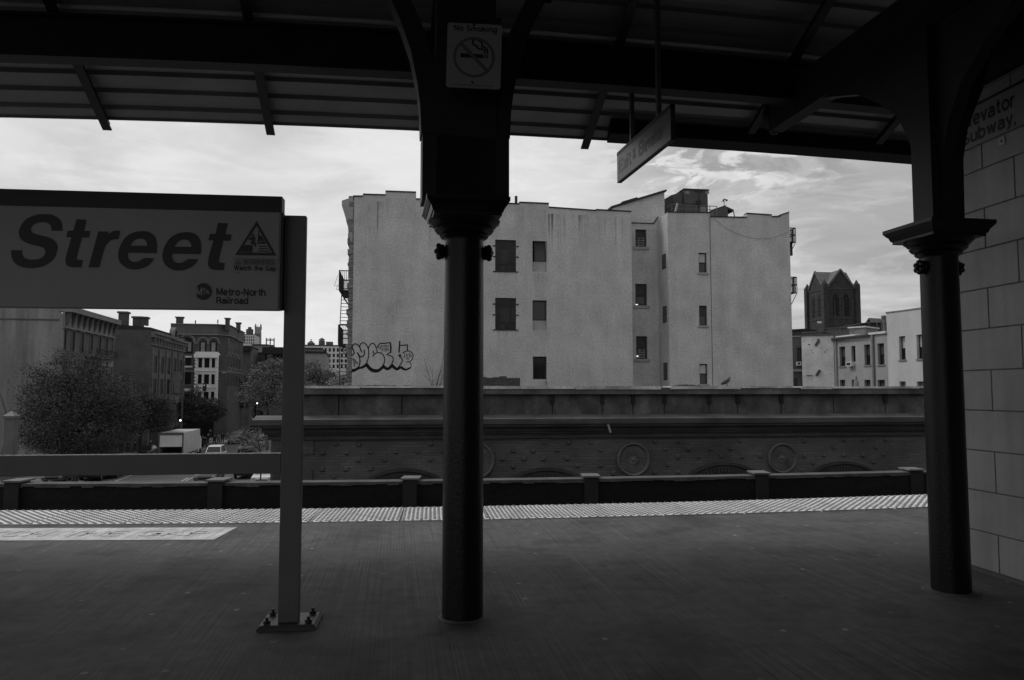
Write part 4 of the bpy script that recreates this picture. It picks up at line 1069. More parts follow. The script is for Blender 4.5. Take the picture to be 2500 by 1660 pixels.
# roof edge tiles along the parapet
mb = MB()
for a, b, c, d in tops: mb.hexa([(a, -.05, c), (b, -.05, d), (b, .35, d), (a, .35, c), (a, -.05, c + .06), (b, -.05, d + .06), (b, .35, d + .06), (a, .35, c + .06)])
mb.build('parapet_edge', M_TAR, tn)
# dark run marks under sills and roof edge
mb = MB(); rs = random.Random(21)
M_RUN = mat('rain_run', .385, .9, .2, 2)
for h_ in big + nar:
    for k in range(7):
        x = rs.uniform(h_[0], h_[1]); L2 = rs.uniform(.3, 1.3); w = rs.uniform(.015, .05); mb.add([(x - w, -.003, h_[2] - .06), (x + w, -.003, h_[2] - .06), (x + w * .2, -.003, h_[2] - .06 - L2)], [(0, 1, 2)])
for k in range(60):
    x = rs.uniform(.3, x_end - .3); zt = min(c for a, b, c, d in tops if a <= x <= b) if any(a <= x <= b for a, b, c, d in tops) else 20; L2 = rs.uniform(.4, 2.6); w = rs.uniform(.03, .10); mb.add([(x - w, -.003, zt - .35), (x + w, -.003, zt - .35), (x + w * .2, -.003, zt - .35 - L2)], [(0, 1, 2)])
mb.build('rain_marks', M_RUN, tn)
# recess with the light well
WD = 1.7
bx0, bx1 = x_end, P(1632, 700)[0]
def PW(px, py): return TN.loc(px, py, WD)
recw = [(PW(1551, 552)[0], PW(1578, 552)[0], PW(1560, 604)[1], PW(1560, 552)[1]), (PW(1551, 694)[0], PW(1579, 694)[0], PW(1560, 747)[1], PW(1560, 694)[1]), (PW(1553, 822)[0], PW(1580, 822)[0], PW(1560, 875)[1], PW(1560, 822)[1])]
xa_, xb_ = PW(1497, 508)[0], PW(1622, 468)[0]
zt0, zt1 = PW(1497, 509)[1], PW(1622, 469)[1]
xr_ = bx1 + .02
mbw = wall_mesh(x_end - .3, xr_, 0, [(x_end - .3, xr_, PW(1560, 545)[1], PW(1560, 545)[1])], recw, rev=.18, depth=10)
mbw.v = [(a, b + WD, c) for a, b, c in mbw.v]; mbw.build('recess_wall', M_ST, tn)
mb = MB(); zb5 = PW(1560, 545)[1]
mb.prism([(xa_, zb5 - .4), (xb_, zb5 - .4), (xb_, zt1), (xa_, zt0)], 'y', WD + .004, WD + 4.5); mb.build('stair_bulkhead', M_ST, tn)
mb = MB(); mb.bar((xa_ - .15, WD + 2.2, zt0 + .03), (xb_ + .1, WD + 2.2, zt1 + .06), 4.7, .10, (0, 0, 1))
xm, xm2 = PW(1525, 490)[0], PW(1562, 478)[0]; mb.bar((xm, WD + 1.5, PW(1525, 492)[1]), (xm2, WD + 1.5, PW(1562, 481)[1]), 2.2, .16)
mb.build('bulkhead_roof', M_TAR, tn)
# ledge line on the recess wall
mb = MB(); zl = PW(1560, 545)[1]; mb.bar((x_end, WD - .02, zl - .02), (PW(1595, 545)[0], WD - .02, zl - .02), .05, .05); mb.bar((PW(1595, 545)[0], WD - .02, zl - .02), (xr_, WD - .02, PW(1620, 531)[1]), .05, .05)
for py in (702, 832): 
    q = PW(1544, py); mb.box(x_end + .005, x_end + .2, WD - .04, WD - .005, q[1] - .03, q[1])
mb.build('wall_ledge', M_TAR, tn)
# right block
SEG2 = [(1631, 1733, 520, 521), (1733, 1823, 531, 533), (1823, 1884, 523, 527), (1884, 1905, 531, 530), (1905, 1926.5, 527, 520)]
tops2 = []
for i, (a, b, ya, yb) in enumerate(SEG2): tops2.append((bx1 if i == 0 else tops2[-1][1], P(b, yb)[0], P(a, ya)[1], P(b, yb)[1]))
rw = [hole(1705.5, 618, 1726, 667), hole(1706.5, 747, 1727, 796), hole(1707.5, 887, 1728, 936)]
wm = wall_mesh(bx1, tops2[-1][1], 0, tops2, rw, rev=.18, depth=14)
wm.build('right_wall', M_ST, tn)
mb = MB()
for a, b, c, d in tops2: mb.hexa([(a, -.05, c), (b, -.05, d), (b, .35, d), (a, .35, c), (a, -.05, c + .06), (b, -.05, d + .06), (b, .35, d + .06), (a, .35, c + .06)])
q = P(1733, 545)[0]; mb.box(q - .012, q + .012, -.012, .0, 5, P(1733, 533)[1])
mb.build('roof_edge', M_TAR, tn)
# windows in the side of the light well (narrow, facing left)
for (py0, py1) in ((622, 658), (749, 789), (884, 927)):
    z1, z0_ = P(1624, py0, .7)[1], P(1624, py1, .7)[1]
    mb = MB(); mb.box(bx1 - .012, bx1 - .001, .35, 1.0, z0_, z1); w = mb.build('side_window', M_WF, tn)
    mb = MB(); mb.box(bx1 - .016, bx1 - .0125, .42, .93, z0_ + .06, (z0_ + z1) / 2 - .03); mb.box(bx1 - .016, bx1 - .0125, .42, .93, (z0_ + z1) / 2 + .03, z1 - .06); mb.build('pane', M_GL, w)
for h in big:
    a, b, c, d = h; f = MB()
    f.box(a, b, .08, .12, c, d); w = f.build('shuttered_window', mat('shutter_dark', .020, .6, .35, 2.5), tn)
    f = MB(); q = (d - c)
    f.box(a + (b - a) * .25, a + (b - a) * .72, .055, .079, c + q * .24, c + q * .70); f.box(a + (b - a) * .76, a + (b - a) * .97, .06, .079, c + q * .24, c + q * .72)
    f.box(a + (b - a) * .25, a + (b - a) * .48, .05, .0785, c + q * .02, c + q * .17); f.build('board', mat('board_grey', .032, .7, .3, 2), w)
    f = MB()
    for zf in (.46, .80):
        for s, xx in ((-1, a), (1, b)): f.box(xx + s * .0, xx + s * .14, -.04, .0, c + q * zf - .03, c + q * zf + .03)
    f.box(a - .12, b + .12, -.05, .02, c - .05, c - .001); f.build('hinges', M_TAR, w)
for i, h in enumerate(nar):
    a, b, c, d = h; zc2 = c + (d - c) * (.33 if i < 2 else 0)
    if i < 2:
        f = MB(); f.box(a, b, .12, .20, c, zc2); f.build('infill', M_STD, tn)
    window(tn, a + (.12 if i == 0 else .0), b, zc2 + .001, d, .22, M_WF, M_GL, sill=False, sash=False, blind=(mat('blind_dim', .05), .33) if i == 0 else None)
for i, h in enumerate(recw):
    window(tn, *h, rev=.18 + WD, fm=M_WF, gm=M_GL, sill=False, blind=(mat('blind_dim', .05), .5), y0=0, fw=.1, bars=(i != 1))
    mb = MB(); mb.box(h[0] - .12, h[1] + .14, WD - .07, WD + .02, h[2] - .16, h[2] - .002); mb.build('sill', M_STD, tn)
mb = MB(); q = PW(1554, 868); mb.ball((q[0], WD + .09, q[1]), .045, 8, 6); q = PW(1558, 868); mb.ball((q[0], WD + .09, q[1]), .045, 8, 6); q = PW(1553, 744); mb.box(q[0], q[0] + .14, WD + .08, WD + .1, q[1] - .03, q[1] + .02)
mb.build('lit_lamp', emit('lamp_glow', 1.0), tn)
for i, h in enumerate(rw):
    window(tn, *h, rev=.18, fm=M_WF, gm=M_GL, sill=M_STD, blind=(M_BL if i != 1 else mat('blind_dim', .05), .44), fw=.06)
# window standing in the opening of the boarded first floor
mb = MB(); q0, q1 = P(1160, 918), P(1263, 940)
# cable across the right block
mb = MB(); c0_, c1_ = P(1741, 534), P(1922, 568); pts = []
for k in range(17):
    t = k / 16; pts.append((c0_[0] + (c1_[0] - c0_[0]) * t, -.04, c0_[1] + (c1_[1] - c0_[1]) * t - 1.0 * (1 - (2 * t - 1) ** 2) * .75))
mb.poly(pts, .009, 4); mb.build('slack_cable', mat('cable_grey', .22, .8), tn)
# ---- spray painted letters
gr = MB(); U = lambda p: P(840 + p[0] * .08044, 820 + p[1] * .08044)
def smooth(pts, it=2):
    for _ in range(it):
        q = [pts[0]]
        for a, b in zip(pts[:-1], pts[1:]): q += [(a[0] * .75 + b[0] * .25, a[1] * .75 + b[1] * .25), (a[0] * .25 + b[0] * .75, a[1] * .25 + b[1] * .75)]
        pts = q + [pts[-1]]
    return pts
def stroke(pts, w, y=-.006, it=2): ribbon(gr, [U(p) for p in smooth(pts, it)], w * .00187, y)
S_ = [([(245, 580), (270, 555), (300, 520), (310, 490), (285, 420), (250, 360), (245, 290), (290, 240), (350, 222), (410, 250), (470, 310), (500, 390), (540, 480)], 34),
 ([(470, 310), (490, 240), (550, 190), (620, 195), (680, 250), (725, 340), (750, 450), (750, 560), (735, 660), (700, 750), (690, 810)], 30),
 ([(605, 410), (625, 480), (605, 560), (560, 620), (510, 620), (460, 580), (400, 490)], 34), ([(395, 490), (450, 580), (478, 680), (485, 770), (465, 870), (430, 930), (370, 985), (310, 1005), (245, 1000)], 34),
 ([(690, 800), (640, 860), (560, 920), (450, 945)], 34), ([(740, 350), (770, 280), (830, 215), (885, 205), (935, 250), (970, 330), (1000, 420), (1005, 480)], 30), ([(880, 430), (888, 525)], 30),
 ([(870, 600), (930, 530), (1000, 488), (1080, 490), (1150, 520), (1205, 590), (1235, 680), (1225, 780), (1190, 870), (1130, 950), (1050, 1005), (950, 1012), (850, 985), (760, 900), (700, 810)], 30),
 ([(1010, 330), (1050, 260), (1100, 200), (1200, 218), (1300, 200), (1400, 190)], 34), ([(1405, 200), (1420, 330), (1410, 490)], 46), ([(1415, 485), (1300, 535), (1310, 565), (1430, 590), (1490, 640), (1490, 720), (1460, 820), (1400, 910), (1340, 955), (1290, 955), (1230, 900), (1190, 860)], 28),
 ([(1460, 840), (1520, 900), (1580, 955), (1630, 965), (1680, 900), (1730, 820), (1775, 740), (1750, 670), (1700, 620), (1680, 580)], 30), ([(1690, 150), (1680, 300), (1668, 480)], 44), ([(1695, 275), (1800, 270), (1925, 255)], 34), ([(1920, 255), (1918, 340), (1925, 430)], 34),
 ([(1780, 500), (1850, 455), (1940, 435), (2030, 465), (2090, 540), (2100, 620), (2070, 700), (2010, 755), (1940, 775), (1895, 778)], 26), ([(1985, 770), (2030, 830), (2040, 890), (2010, 960), (1940, 1000), (1870, 995), (1790, 950), (1735, 900)], 24),
 ([(245, 1045), (300, 1040), (400, 980), (450, 960)], 75), ([(450, 955), (560, 950), (680, 870)], 60), ([(690, 860), (740, 950), (830, 1030), (950, 1065), (1060, 1040), (1150, 950), (1200, 925)], 80), ([(1190, 910), (1300, 1000), (1380, 960), (1450, 885)], 80), ([(1450, 880), (1520, 960), (1620, 1010), (1700, 935)], 66), ([(1700, 935), (1800, 1000), (1890, 1015), (1990, 960)], 50)]
for p, w in S_: stroke(p, w)
gr.add([(U((1695 + 48 * math.cos(t), 585 + 48 * math.sin(t)))[0], -.008, U((1695 + 48 * math.cos(t), 585 + 48 * math.sin(t)))[1]) for t in [k * .524 for k in range(12)]], [tuple(range(12))])
rg = random.Random(9)
for cx, cy in ((1080, 350), (1150, 300), (1160, 400), (1240, 290), (1250, 380), (1320, 300), (1325, 390)): stroke([(cx + 34 * math.cos(t), cy + 30 * math.sin(t)) for t in [k * .7 for k in range(10)]], 14, -.007, 1)
stroke([(1210, 455), (1330, 425)], 14, -.007, 0)
for cx, cy in ((270, 700), (320, 720), (350, 770), (300, 800), (390, 800), (310, 870)): stroke([(cx - 30, cy - 20), (cx + 25, cy - 35), (cx - 15, cy + 20), (cx + 35, cy + 10), (cx - 5, cy + 45)], 13, -.007, 1)
stroke([(1820, 480), (1835, 620)], 17, -.007, 0); stroke([(1800, 640), (1870, 615)], 14, -.007, 0)
stroke([(1945, 545), (1890, 540), (1885, 600), (1945, 600)], 16, -.007, 1); stroke([(1980, 500), (1985, 620), (2050, 610), (2045, 570), (1985, 570)], 16, -.007, 1)
stroke([(1885, 690), (1905, 640), (1930, 690)], 12, -.007, 0); stroke([(1940, 710), (1935, 650), (1970, 660), (1965, 700)], 12, -.007, 0)
gr.build('spray_lettering', mat('spray_black', .022, .7, .3, 4), tn)
# ---- bulky rooftop machine room, railing, shed, aerial
def on_roof(px, py, off, z=None): 
    q = TN.loc(px, py, off); return (TN.A + TN.d * q[0] + TN.n * off).to_3d() + Vector((0, 0, q[1] + G))
OF = 3.0
def PR(px, py, off=OF): return TN.loc(px, py, off)
b0, b1 = PR(1662, 464), PR(1729, 545); base = (TN.A + TN.d * b0[0] + TN.n * OF).to_3d(); base.z = b1[1] + G
mr_ = empty('machine_room', base, TN.ang, 'dark boxy rooftop machine room above the right half of the tenement', 'roof hut')
lx = lambda px, py: (PR(px, py)[0] - b0[0], PR(px, py)[1] - b1[1])
M_MR = mat('dark_sheet_metal', .065, .6, .2, 1, .05); M_MR2 = mat('darker_sheet', .035, .6, .2, 1)
mb = MB(); a, b = lx(1670, 464), lx(1729, 545); mb.box(a[0], b[0], 0, 2.5, 0, a[1]); mb.build('hut_body', M_MR, mr_)
mb = MB(); P0, P1, P2, P3 = lx(1641, 476), lx(1669, 467), lx(1669, 545), lx(1641, 545)
mb.prism([P3, P2, P1, P0], 'y', .15, 2.3); mb.build('duct', M_MR, mr_)
mb = MB(); P0, P1, P2, P3 = lx(1624, 486), lx(1641, 476), lx(1660, 530), lx(1624, 545)
mb.prism([P3, P2, P1, P0], 'y', .05, 2.3); mb.build('duct_mouth', M_MR2, mr_)
mb = MB(); mb.box(lx(1669, 464)[0] - .03, lx(1731, 464)[0], -.05, 2.55, a[1], a[1] + .07)
q = lx(1706, 470); mb.box(q[0] - .02, q[0] + .02, -.03, -.002, q[1] - 1.3, q[1]); mb.box(q[0] - .25, q[0] + .25, -.04, -.002, q[1] - .0, q[1] + .06); q = lx(1704, 500); mb.box(q[0] - .9, q[0] + .1, -.04, -.002, q[1] - .04, q[1] + .02); mb.box(q[0] - .1, q[0] + .14, -.2, -.002, q[1] - .05, q[1] + .22); mb.build('trim', M_TAR, mr_)
mb = MB()
for px in (1678, 1727): q = lx(px, 468); mb.box(q[0] - .14, q[0] + .12, -.012, -.002, q[1] - .16, q[1])
q = lx(1716, 506); mb.box(q[0] - .18, q[0] + .18, -.013, -.003, q[1] - .35, q[1]); mb.build('notice', mat('notice_pale', .2, .7), mr_)
rl = empty('roof_railing', on_roof(1640, 524, .4), TN.ang, 'thin pipe railing along the roof edge in front of the machine room', 'railing')
mb = MB(); o = PR(1640, 524, .4); g2 = lambda px, py: (PR(px, py, .4)[0] - o[0], 0, PR(px, py, .4)[1] - o[1])
for ya, yb in ((500, 505), (510, 514)): mb.tube(g2(1640, ya), g2(1750, yb), .022, n=6)
for px in (1640, 1668, 1700, 1733, 1750): mb.tube(g2(px, 500 + (px - 1640) * .045), g2(px, 530), .022, n=6)
mb.tube(g2(1628, 507), g2(1640, 500), .02, n=6); mb.build('pipes', mat('railing_grey', .10, .6), rl)
pp = empty('roof_pipe', on_roof(1648, 524, .2), TN.ang, 'pale bent pipe leaning over the roof edge beside the duct', 'pipe')
mb = MB(); o = PR(1648, 524, .2); g2 = lambda px, py: (PR(px, py, .2)[0] - o[0], 0, PR(px, py, .2)[1] - o[1]); mb.poly([g2(1646, 525), g2(1651, 512), g2(1653, 502), g2(1654, 498)], .07, 8); mb.build('pipe_run', mat('pale_pipe', .32, .6), pp)
shd = empty('roof_shed', on_roof(1745, 533, 1.2), TN.ang, 'small dark pitched roof shed with a raised hatch on the tenement roof', 'roof hut')
o = PR(1745, 533, 1.2); g2 = lambda px, py: (PR(px, py, 1.2)[0] - o[0], PR(px, py, 1.2)[1] - o[1])
mb = MB(); mb.prism([g2(1743, 535), g2(1778, 535), g2(1776, 507), g2(1770, 503), g2(1743, 511)], 'y', 0, 1.6); mb.build('shed_body', M_MR, shd)
mb = MB(); mb.prism([g2(1741, 512), g2(1770, 504), g2(1776, 500), g2(1772, 502)], 'y', -.05, 1.65); a, b = g2(1774, 505), g2(1794, 514); mb.bar((a[0], .8, a[1]), (b[0], .8, b[1]), 1.3, .12); a, b = g2(1778, 521), g2(1793, 515); mb.bar((a[0], .8, a[1]), (b[0], .8, b[1]), 1.0, .06)
a, b = g2(1794, 515), g2(1798, 533)
for y in (.2, 1.4): mb.tube((a[0], y, a[1]), (b[0], y, b[1]), .03, n=6)
mb.build('hatch', M_TAR, shd)
ae = empty('aerial', on_roof(1768, 503, 1.6), TN.ang, 'small spiky television aerial above the roof shed', 'aerial')
o = PR(1768, 503, 1.6); g2 = lambda px, py: (PR(px, py, 1.6)[0] - o[0], 0, PR(px, py, 1.6)[1] - o[1])
mb = MB(); mb.tube(g2(1768, 505), g2(1768, 487), .018, n=6)
for (a, b, c, d) in ((1762, 493, 1770, 487), (1766, 494, 1769, 487), (1768, 488, 1775, 490), (1764, 489, 1773, 488), (1767, 486, 1771, 489)): mb.tube(g2(a, b), g2(c, d), .022, n=5)
q = g2(1774, 490); mb.ball(q, .07, 7, 5); mb.build('rods', M_TAR, ae)
vp = empty('vent_pipe', on_roof(1260, 502, .8), TN.ang, 'short thin vent pipe on the roof just right of the middle column', 'pipe')
o = PR(1260, 502, .8); mb = MB(); q = PR(1260, 480, .8); mb.tube((0, 0, -.4), (0, 0, q[1] - o[1]), .08, n=8); mb.build('pipe_run', M_TAR, vp)
# ---- fire escapes
M_FE = mat('fire_escape_iron', .022, .6, .2, 5)
def fe_platform(mb, x0, x1, y0, y1, z, h, nb=10):
    mb.box(x0, x1, y0, y1, z - .05, z)
    for zz in (h, h * .5):
        for (a, b) in (((x0, y0), (x1, y0)), ((x0, y1), (x1, y1)), ((x0, y0), (x0, y1))): mb.tube((a[0], a[1], z + zz), (b[0], b[1], z + zz), .03, n=5)
    for k in range(nb + 1):
        y = y0 + (y1 - y0) * k / nb; mb.tube((x0, y, z), (x0, y, z + h), .024, n=4)
    for k in range(6):
        x = x0 + (x1 - x0) * k / 5
        for y in (y0, y1): mb.tube((x, y, z), (x, y, z + h), .018, n=4)
    for y in (y0, y1): mb.tube((x1, y, z - .75), (x0, y, z - .03), .022, n=5)
fz = lambda py: P(840, py)[1]; fx0 = P(824, 700)[0]
fe = TN.root('fire_escape', 'rusty black fire escape ladder and balconies on the left edge of the tenement', 'fire escape')
for ptop, pbot in ((655, 703), (791, 835)):
    mb = MB(); fe_platform(mb, fx0, -.32, 1.0, 4.6, fz(pbot), fz(ptop) - fz(pbot)); mb.build('balcony', M_FE, fe)
mb = MB()
def ladder(mb, x0, z0, x1, z1, y, w, n):
    mb.tube((x0, y, z0), (x1, y, z1), .026, n=5); mb.tube((x0 + w, y, z0), (x1 + w, y, z1), .026, n=5)
    for k in range(n): t = (k + .5) / n; a = x0 + (x1 - x0) * t; z = z0 + (z1 - z0) * t; mb.tube((a, y, z), (a + w, y, z), .024, n=4)
xA = P(828.5, 740)[0]; xB = P(824.5, 790)[0]; w_ = P(849, 740)[0] - P(828.5, 740)[0]
ladder(mb, xB, fz(791), xA, fz(703), 1.6, w_, 10); ladder(mb, P(823, 930)[0], fz(945), P(824, 835)[0], fz(836), 1.6, P(846, 880)[0] - P(824, 880)[0], 12); ladder(mb, P(846, 930)[0], fz(945), P(846, 860)[0], fz(852), 1.4, .25, 10)
mb.build('ladder', M_FE, fe)
mb = MB(); q = lambda px, py: (P(px, py)[0], 1.0, P(px, py)[1]); mb.poly([q(822, 665), q(812, 693), q(826, 693)], .012, 4); mb.poly([q(822, 690), q(817, 702), q(828, 703)], .012, 4); mb.build('drop_arm', M_FE, fe)
fe2 = TN.root('fire_escape', 'black fire escape balconies on the right edge of the tenement', 'fire escape')
for ptop, pbot in ((557, 590), (677, 714)):
    mb = MB(); xa2 = tops2[-1][1] + .01; xb2 = P(1944, 600)[0]; z, h = P(1930, pbot)[1], P(1930, ptop)[1] - P(1930, pbot)[1]
    fe_platform(mb, xb2, xa2, .05, .75, z, h, 4); mb.box(xa2 + .2, xa2 + .32, .3, .4, z - .8, z) if ptop < 600 else None; mb.build('balcony', M_FE, fe2)
# low broken brick wall and bare saplings at the foot
bw_ = TN.root('broken_brick_wall', 'low broken dark brick wall at the foot of the tenement by the middle column', 'wall')
mb = MB(); a, b = P(1178, 930, -3)[0], P(1263, 930, -3)[0]; x = a - 1.2
while x < b: w = .35; zt = P(1200, 917 + rnd.uniform(0, 5), -3)[1]; mb.box(x, x + w - .004, -3.0, -2.75, 3.0, zt); x += w
mb.build('masonry', brick_mat('low_dark_brick', .07, .04, .22, .075, .014), bw_)
M_TWIG = mat('bare_twig', .045, .8, .3, 5)
def sapling(mb, x, y, z0, h, n, seed, lean=0.0, r=.035):
    r_ = random.Random(seed)
    for k in range(n):
        a = r_.uniform(-.3, .3) + lean; p = Vector((x + r_.uniform(-.1, .1), y, z0)); d = Vector((a, r_.uniform(-.2, .2), 1)).normalized(); L2 = h * r_.uniform(.6, 1); rr = r
        for s in range(6):
            q = p + d * L2 / 6; mb.tube(p, q, rr, rr * .8, 4, False); rr *= .8
            if s > 1:
                e = Vector((d.x + r_.uniform(-.8, .8), d.y + r_.uniform(-.5, .5), d.z)).normalized(); mb.tube(q, q + e * L2 * .22, rr * .7, .005, 4, False)
            p = q; d = Vector((d.x + r_.uniform(-.12, .12), d.y, d.z)).normalized()
sp_ = TN.root('bare_sapling', 'thin leafless sapling growing against the tenement wall left of the middle column', 'sapling')
mb = MB(); sapling(mb, P(1060, 930)[0], -.6, P(1060, 945)[1] - 1, 3.2, 5, 3); mb.build('branches', M_TWIG, sp_)
# ================================================================== THE STREET ON THE LEFT
AS = math.atan2(1, -.20)                     # direction of the street
M_RB = brick_mat('dark_red_brick', .10, .07, .21, .07, .012, var=.25, big=.2, bump=.3)
M_RB2 = brick_mat('brown_brick', .11, .07, .21, .07, .012, var=.25, big=.25, bump=.3)
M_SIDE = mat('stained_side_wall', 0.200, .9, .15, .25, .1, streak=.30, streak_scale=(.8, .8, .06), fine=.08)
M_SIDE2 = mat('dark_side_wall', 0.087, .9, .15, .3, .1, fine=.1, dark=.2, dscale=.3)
M_TRIM = mat('stone_trim', .19, .85, .2, 1)
M_TRIMW = mat('white_trim', 0.560, .75, .12, 1)
M_WIN = mat('black_window', .010, .45, .2, 1, spec=.15)
M_WINF = mat('window_frame_dark', .03, .6, .2, 1)
M_CUR = mat('pale_curtain', .20, .8, .3, 1)
M_ROOFD = mat('dark_roof', .028, .9, .3, .5)
M_FAR = mat('far_pale_stone', 0.510, .9, .1, .05)
M_FARD = mat('far_dark', .09, .9, .2, .1)
def street_plane(px0, d0, px1):
    A = plan(px0, d0); D = Vector((-.20, 1)).normalized(); u = (px1 - 1250) / F * cp
    t = (A.x - u * A.y) / (u * D.y - D.x); return Plane(A, A + D * t, G)
def front_plane(px0, px1, d1):                 # faces the viewer, square to the street; right end at depth d1
    B = plan(px1, d1); D = Vector((1, .20)).normalized(); u = (px0 - 1250) / F * cp
    t = (B.x - u * B.y) / (D.x - u * D.y); return Plane(B - D * t, B, G)
def box_windows(root, pl, rects, off=0.0, curtain=None, sill=None, lint=None, rev=.10, single=True):
    """windows set in real openings already cut; rects in pixels"""
    out = []
    for i, (a, b, c, d) in enumerate(rects):
        w = window(root, a, b, c, d, rev, M_WINF, M_WIN, sill=sill or False, fw=.05, lintel=lint, blind=(M_CUR, .5) if curtain and i in curtain else None); out.append(w)
    return out
def rects_px(pl, L): 
    out = []
    for x0, y0, x1, y1 in L:
        xm = (x0 + x1) / 2; a = pl.loc(x0, y0)[0]; b = pl.loc(x1, y0)[0]; out.append((a, b, pl.loc(xm, y1)[1], pl.loc(xm, y0)[1]))
    return out

# ---- A: corner tenement with a bracketed cornice
PA = street_plane(150, 75, 271)
ra = PA.root('corner_tenement', 'dark brick tenement with bracketed cornice and a stained pale side wall behind the largest tree', 'building')
topA = PA.loc(150, 753)[1]
wA = rects_px(PA, [(153, 805, 163, 842), (173, 808, 183.5, 846), (195, 812, 205.5, 858), (217.5, 816, 227.5, 859), (238, 818, 247.5, 862), (253.5, 822, 264, 862), (237, 890, 247, 912), (253, 891, 263, 925), (217, 888, 227, 915), (196, 886, 206, 912)])
zt_a = wA[0][3]
wA = [(a, b, (zt_a - 2.0 if i < 6 else zt_a - 5.6), (zt_a if i < 6 else zt_a - 3.6)) for i, (a, b, c, d) in enumerate(wA)]
wall_mesh(0, PA.len, 0, [(0, PA.len, topA - .5, topA - .5)], wA, .10, 30).build('wall', M_RB, ra)
box_windows(ra, PA, wA, lint=(M_TRIM, .35))
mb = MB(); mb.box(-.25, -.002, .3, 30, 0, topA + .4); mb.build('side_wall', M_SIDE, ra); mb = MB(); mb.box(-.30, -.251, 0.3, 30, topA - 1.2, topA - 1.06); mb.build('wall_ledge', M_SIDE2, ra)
mb = MB(); mb.box(-.35, .02, -.02, .29, 0, topA - .45); mb.build('corner_pilaster', M_TRIM, ra)
mb = MB(); mb.box(-.3, PA.len + .2, -.8, .5, topA - .3, topA + .05); mb.box(-.3, PA.len + .1, -.25, -.003, topA - 1.9, topA - 1.75); mb.box(-.3, PA.len + .3, -.8, 0, topA + .06, topA + .25); mb.box(-.3, PA.len, -.12, -.002, topA - 1.74, topA - .31); mb.build('cornice', M_TRIM, ra)
for k in range(10):
    mb = MB(); x = .2 + k * (PA.len - .5) / 9; mb.prism([(-.13, topA - 1.7), (-.34, topA - 1.2), (-.62, topA - .31), (-.13, topA - .31)], 'x', x - .18, x + .18)
    mb.build('bracket', mat('bracket_mid', .10, .8), ra)
mb = MB(); mb.box(PA.len - .12, PA.len + .06, -.16, -.004, 2, topA - 1.9); mb.build('downpipe', M_TRIM, ra)
mb = MB(); x0_, z0_ = PA.loc(208, 860); x1_, _ = PA.loc(262, 860); z0_ = zt_a - 2.35
mb.box(x0_, x1_, -1.1, -.01, z0_ - .12, z0_)
for k in range(22): x = x0_ + (x1_ - x0_) * k / 21; mb.box(x - .02, x + .02, -1.1, -1.06, z0_, z0_ + .9)
mb.box(x0_, x1_, -1.12, -1.05, z0_ + .88, z0_ + .94); mb.build('balcony', M_FE, ra)
mb = MB()
for a, b, c, d in wA[7:8] + wA[6:7]: mb.box(a - .15, b + .15, -.5, -.02, d + .4, d + 1.0)
mb.build('awning', mat('pale_awning', .22, .8), ra)

# ---- B: ornate narrow facade with a blank side wall
PB = street_plane(365, 100, 447)
rb = PB.root('ornate_building', 'dark ornate stone fronted building with tall thin windows and a blank brick side', 'building')
topB = PB.loc(365, 795)[1]; z1B = PB.loc(365, 858)[1]; z2B = PB.loc(365, 968)[1]
wB = []
for k in range(5):
    a = PB.len * (.06 + k * .19); b = a + PB.len * .11
    wB += [(a, b, z2B + .3, (z1B + z2B) / 2 - .5), (a, b, (z1B + z2B) / 2 + .3, z1B - .3)]
wall_mesh(0, PB.len, 0, [(0, PB.len, topB - 1.2, topB - 1.2)], wB, .10, 26).build('wall', mat('carved_stone', 0.119, .9, .4, 1.2, .8, bscale=4, fine=.3), rb)
box_windows(rb, PB, wB)
zd = PB.loc(365, 806)[1]
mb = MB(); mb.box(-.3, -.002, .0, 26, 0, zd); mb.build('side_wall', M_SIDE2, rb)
mb = MB(); mb.prism([(.0, zd + .001), (26, zd + .001), (26, zd + .9), (12, zd + 1.4), (0, zd + .35)], 'x', -.28, PB.len); mb.build('roof', M_ROOFD, rb)
mb = MB(); mb.box(-.2, PB.len, -.7, .2, topB - 1.1, topB - .75); mb.box(-.2, PB.len, -.45, -.002, topB - 1.5, topB - 1.11); mb.box(-.2, PB.len, -.25, -.002, topB - 2.4, topB - 2.2)
for k in range(6): x = PB.len * (.015 + k * .19); mb.box(x, x + .35, -.22, -.003, z2B, z1B + .6)
for k in range(12): x = PB.len * (k + .5) / 12; mb.box(x - .18, x + .18, -.4, -.26, topB - 2.19, topB - 1.52)
n = 14; xc = PB.len * .62
for k in range(n):
    t0, t1 = math.pi * k / n, math.pi * (k + 1) / n
    mb.hexa([(xc + 1.3 * math.cos(t0), -.4, topB - .74 + 1.5 * math.sin(t0)), (xc + 1.3 * math.cos(t1), -.4, topB - .74 + 1.5 * math.sin(t1)), (xc + .9 * math.cos(t1), -.4, topB - .74 + 1.1 * math.sin(t1)), (xc + .9 * math.cos(t0), -.4, topB - .74 + 1.1 * math.sin(t0)), (xc + 1.3 * math.cos(t0), .3, topB - .74 + 1.5 * math.sin(t0)), (xc + 1.3 * math.cos(t1), .3, topB - .74 + 1.5 * math.sin(t1)), (xc + .9 * math.cos(t1), .3, topB - .74 + 1.1 * math.sin(t1)), (xc + .9 * math.cos(t0), .3, topB - .74 + 1.1 * math.sin(t0))])
for k in range(5): a = PB.len * (.06 + k * .19); mb.box(a - .2, a + PB.len * .11 + .2, -.5, -.01, z2B - .9, z2B)
mb.build('ornament', mat('carved_trim', .14, .85, .4, 1.5, .5), rb)
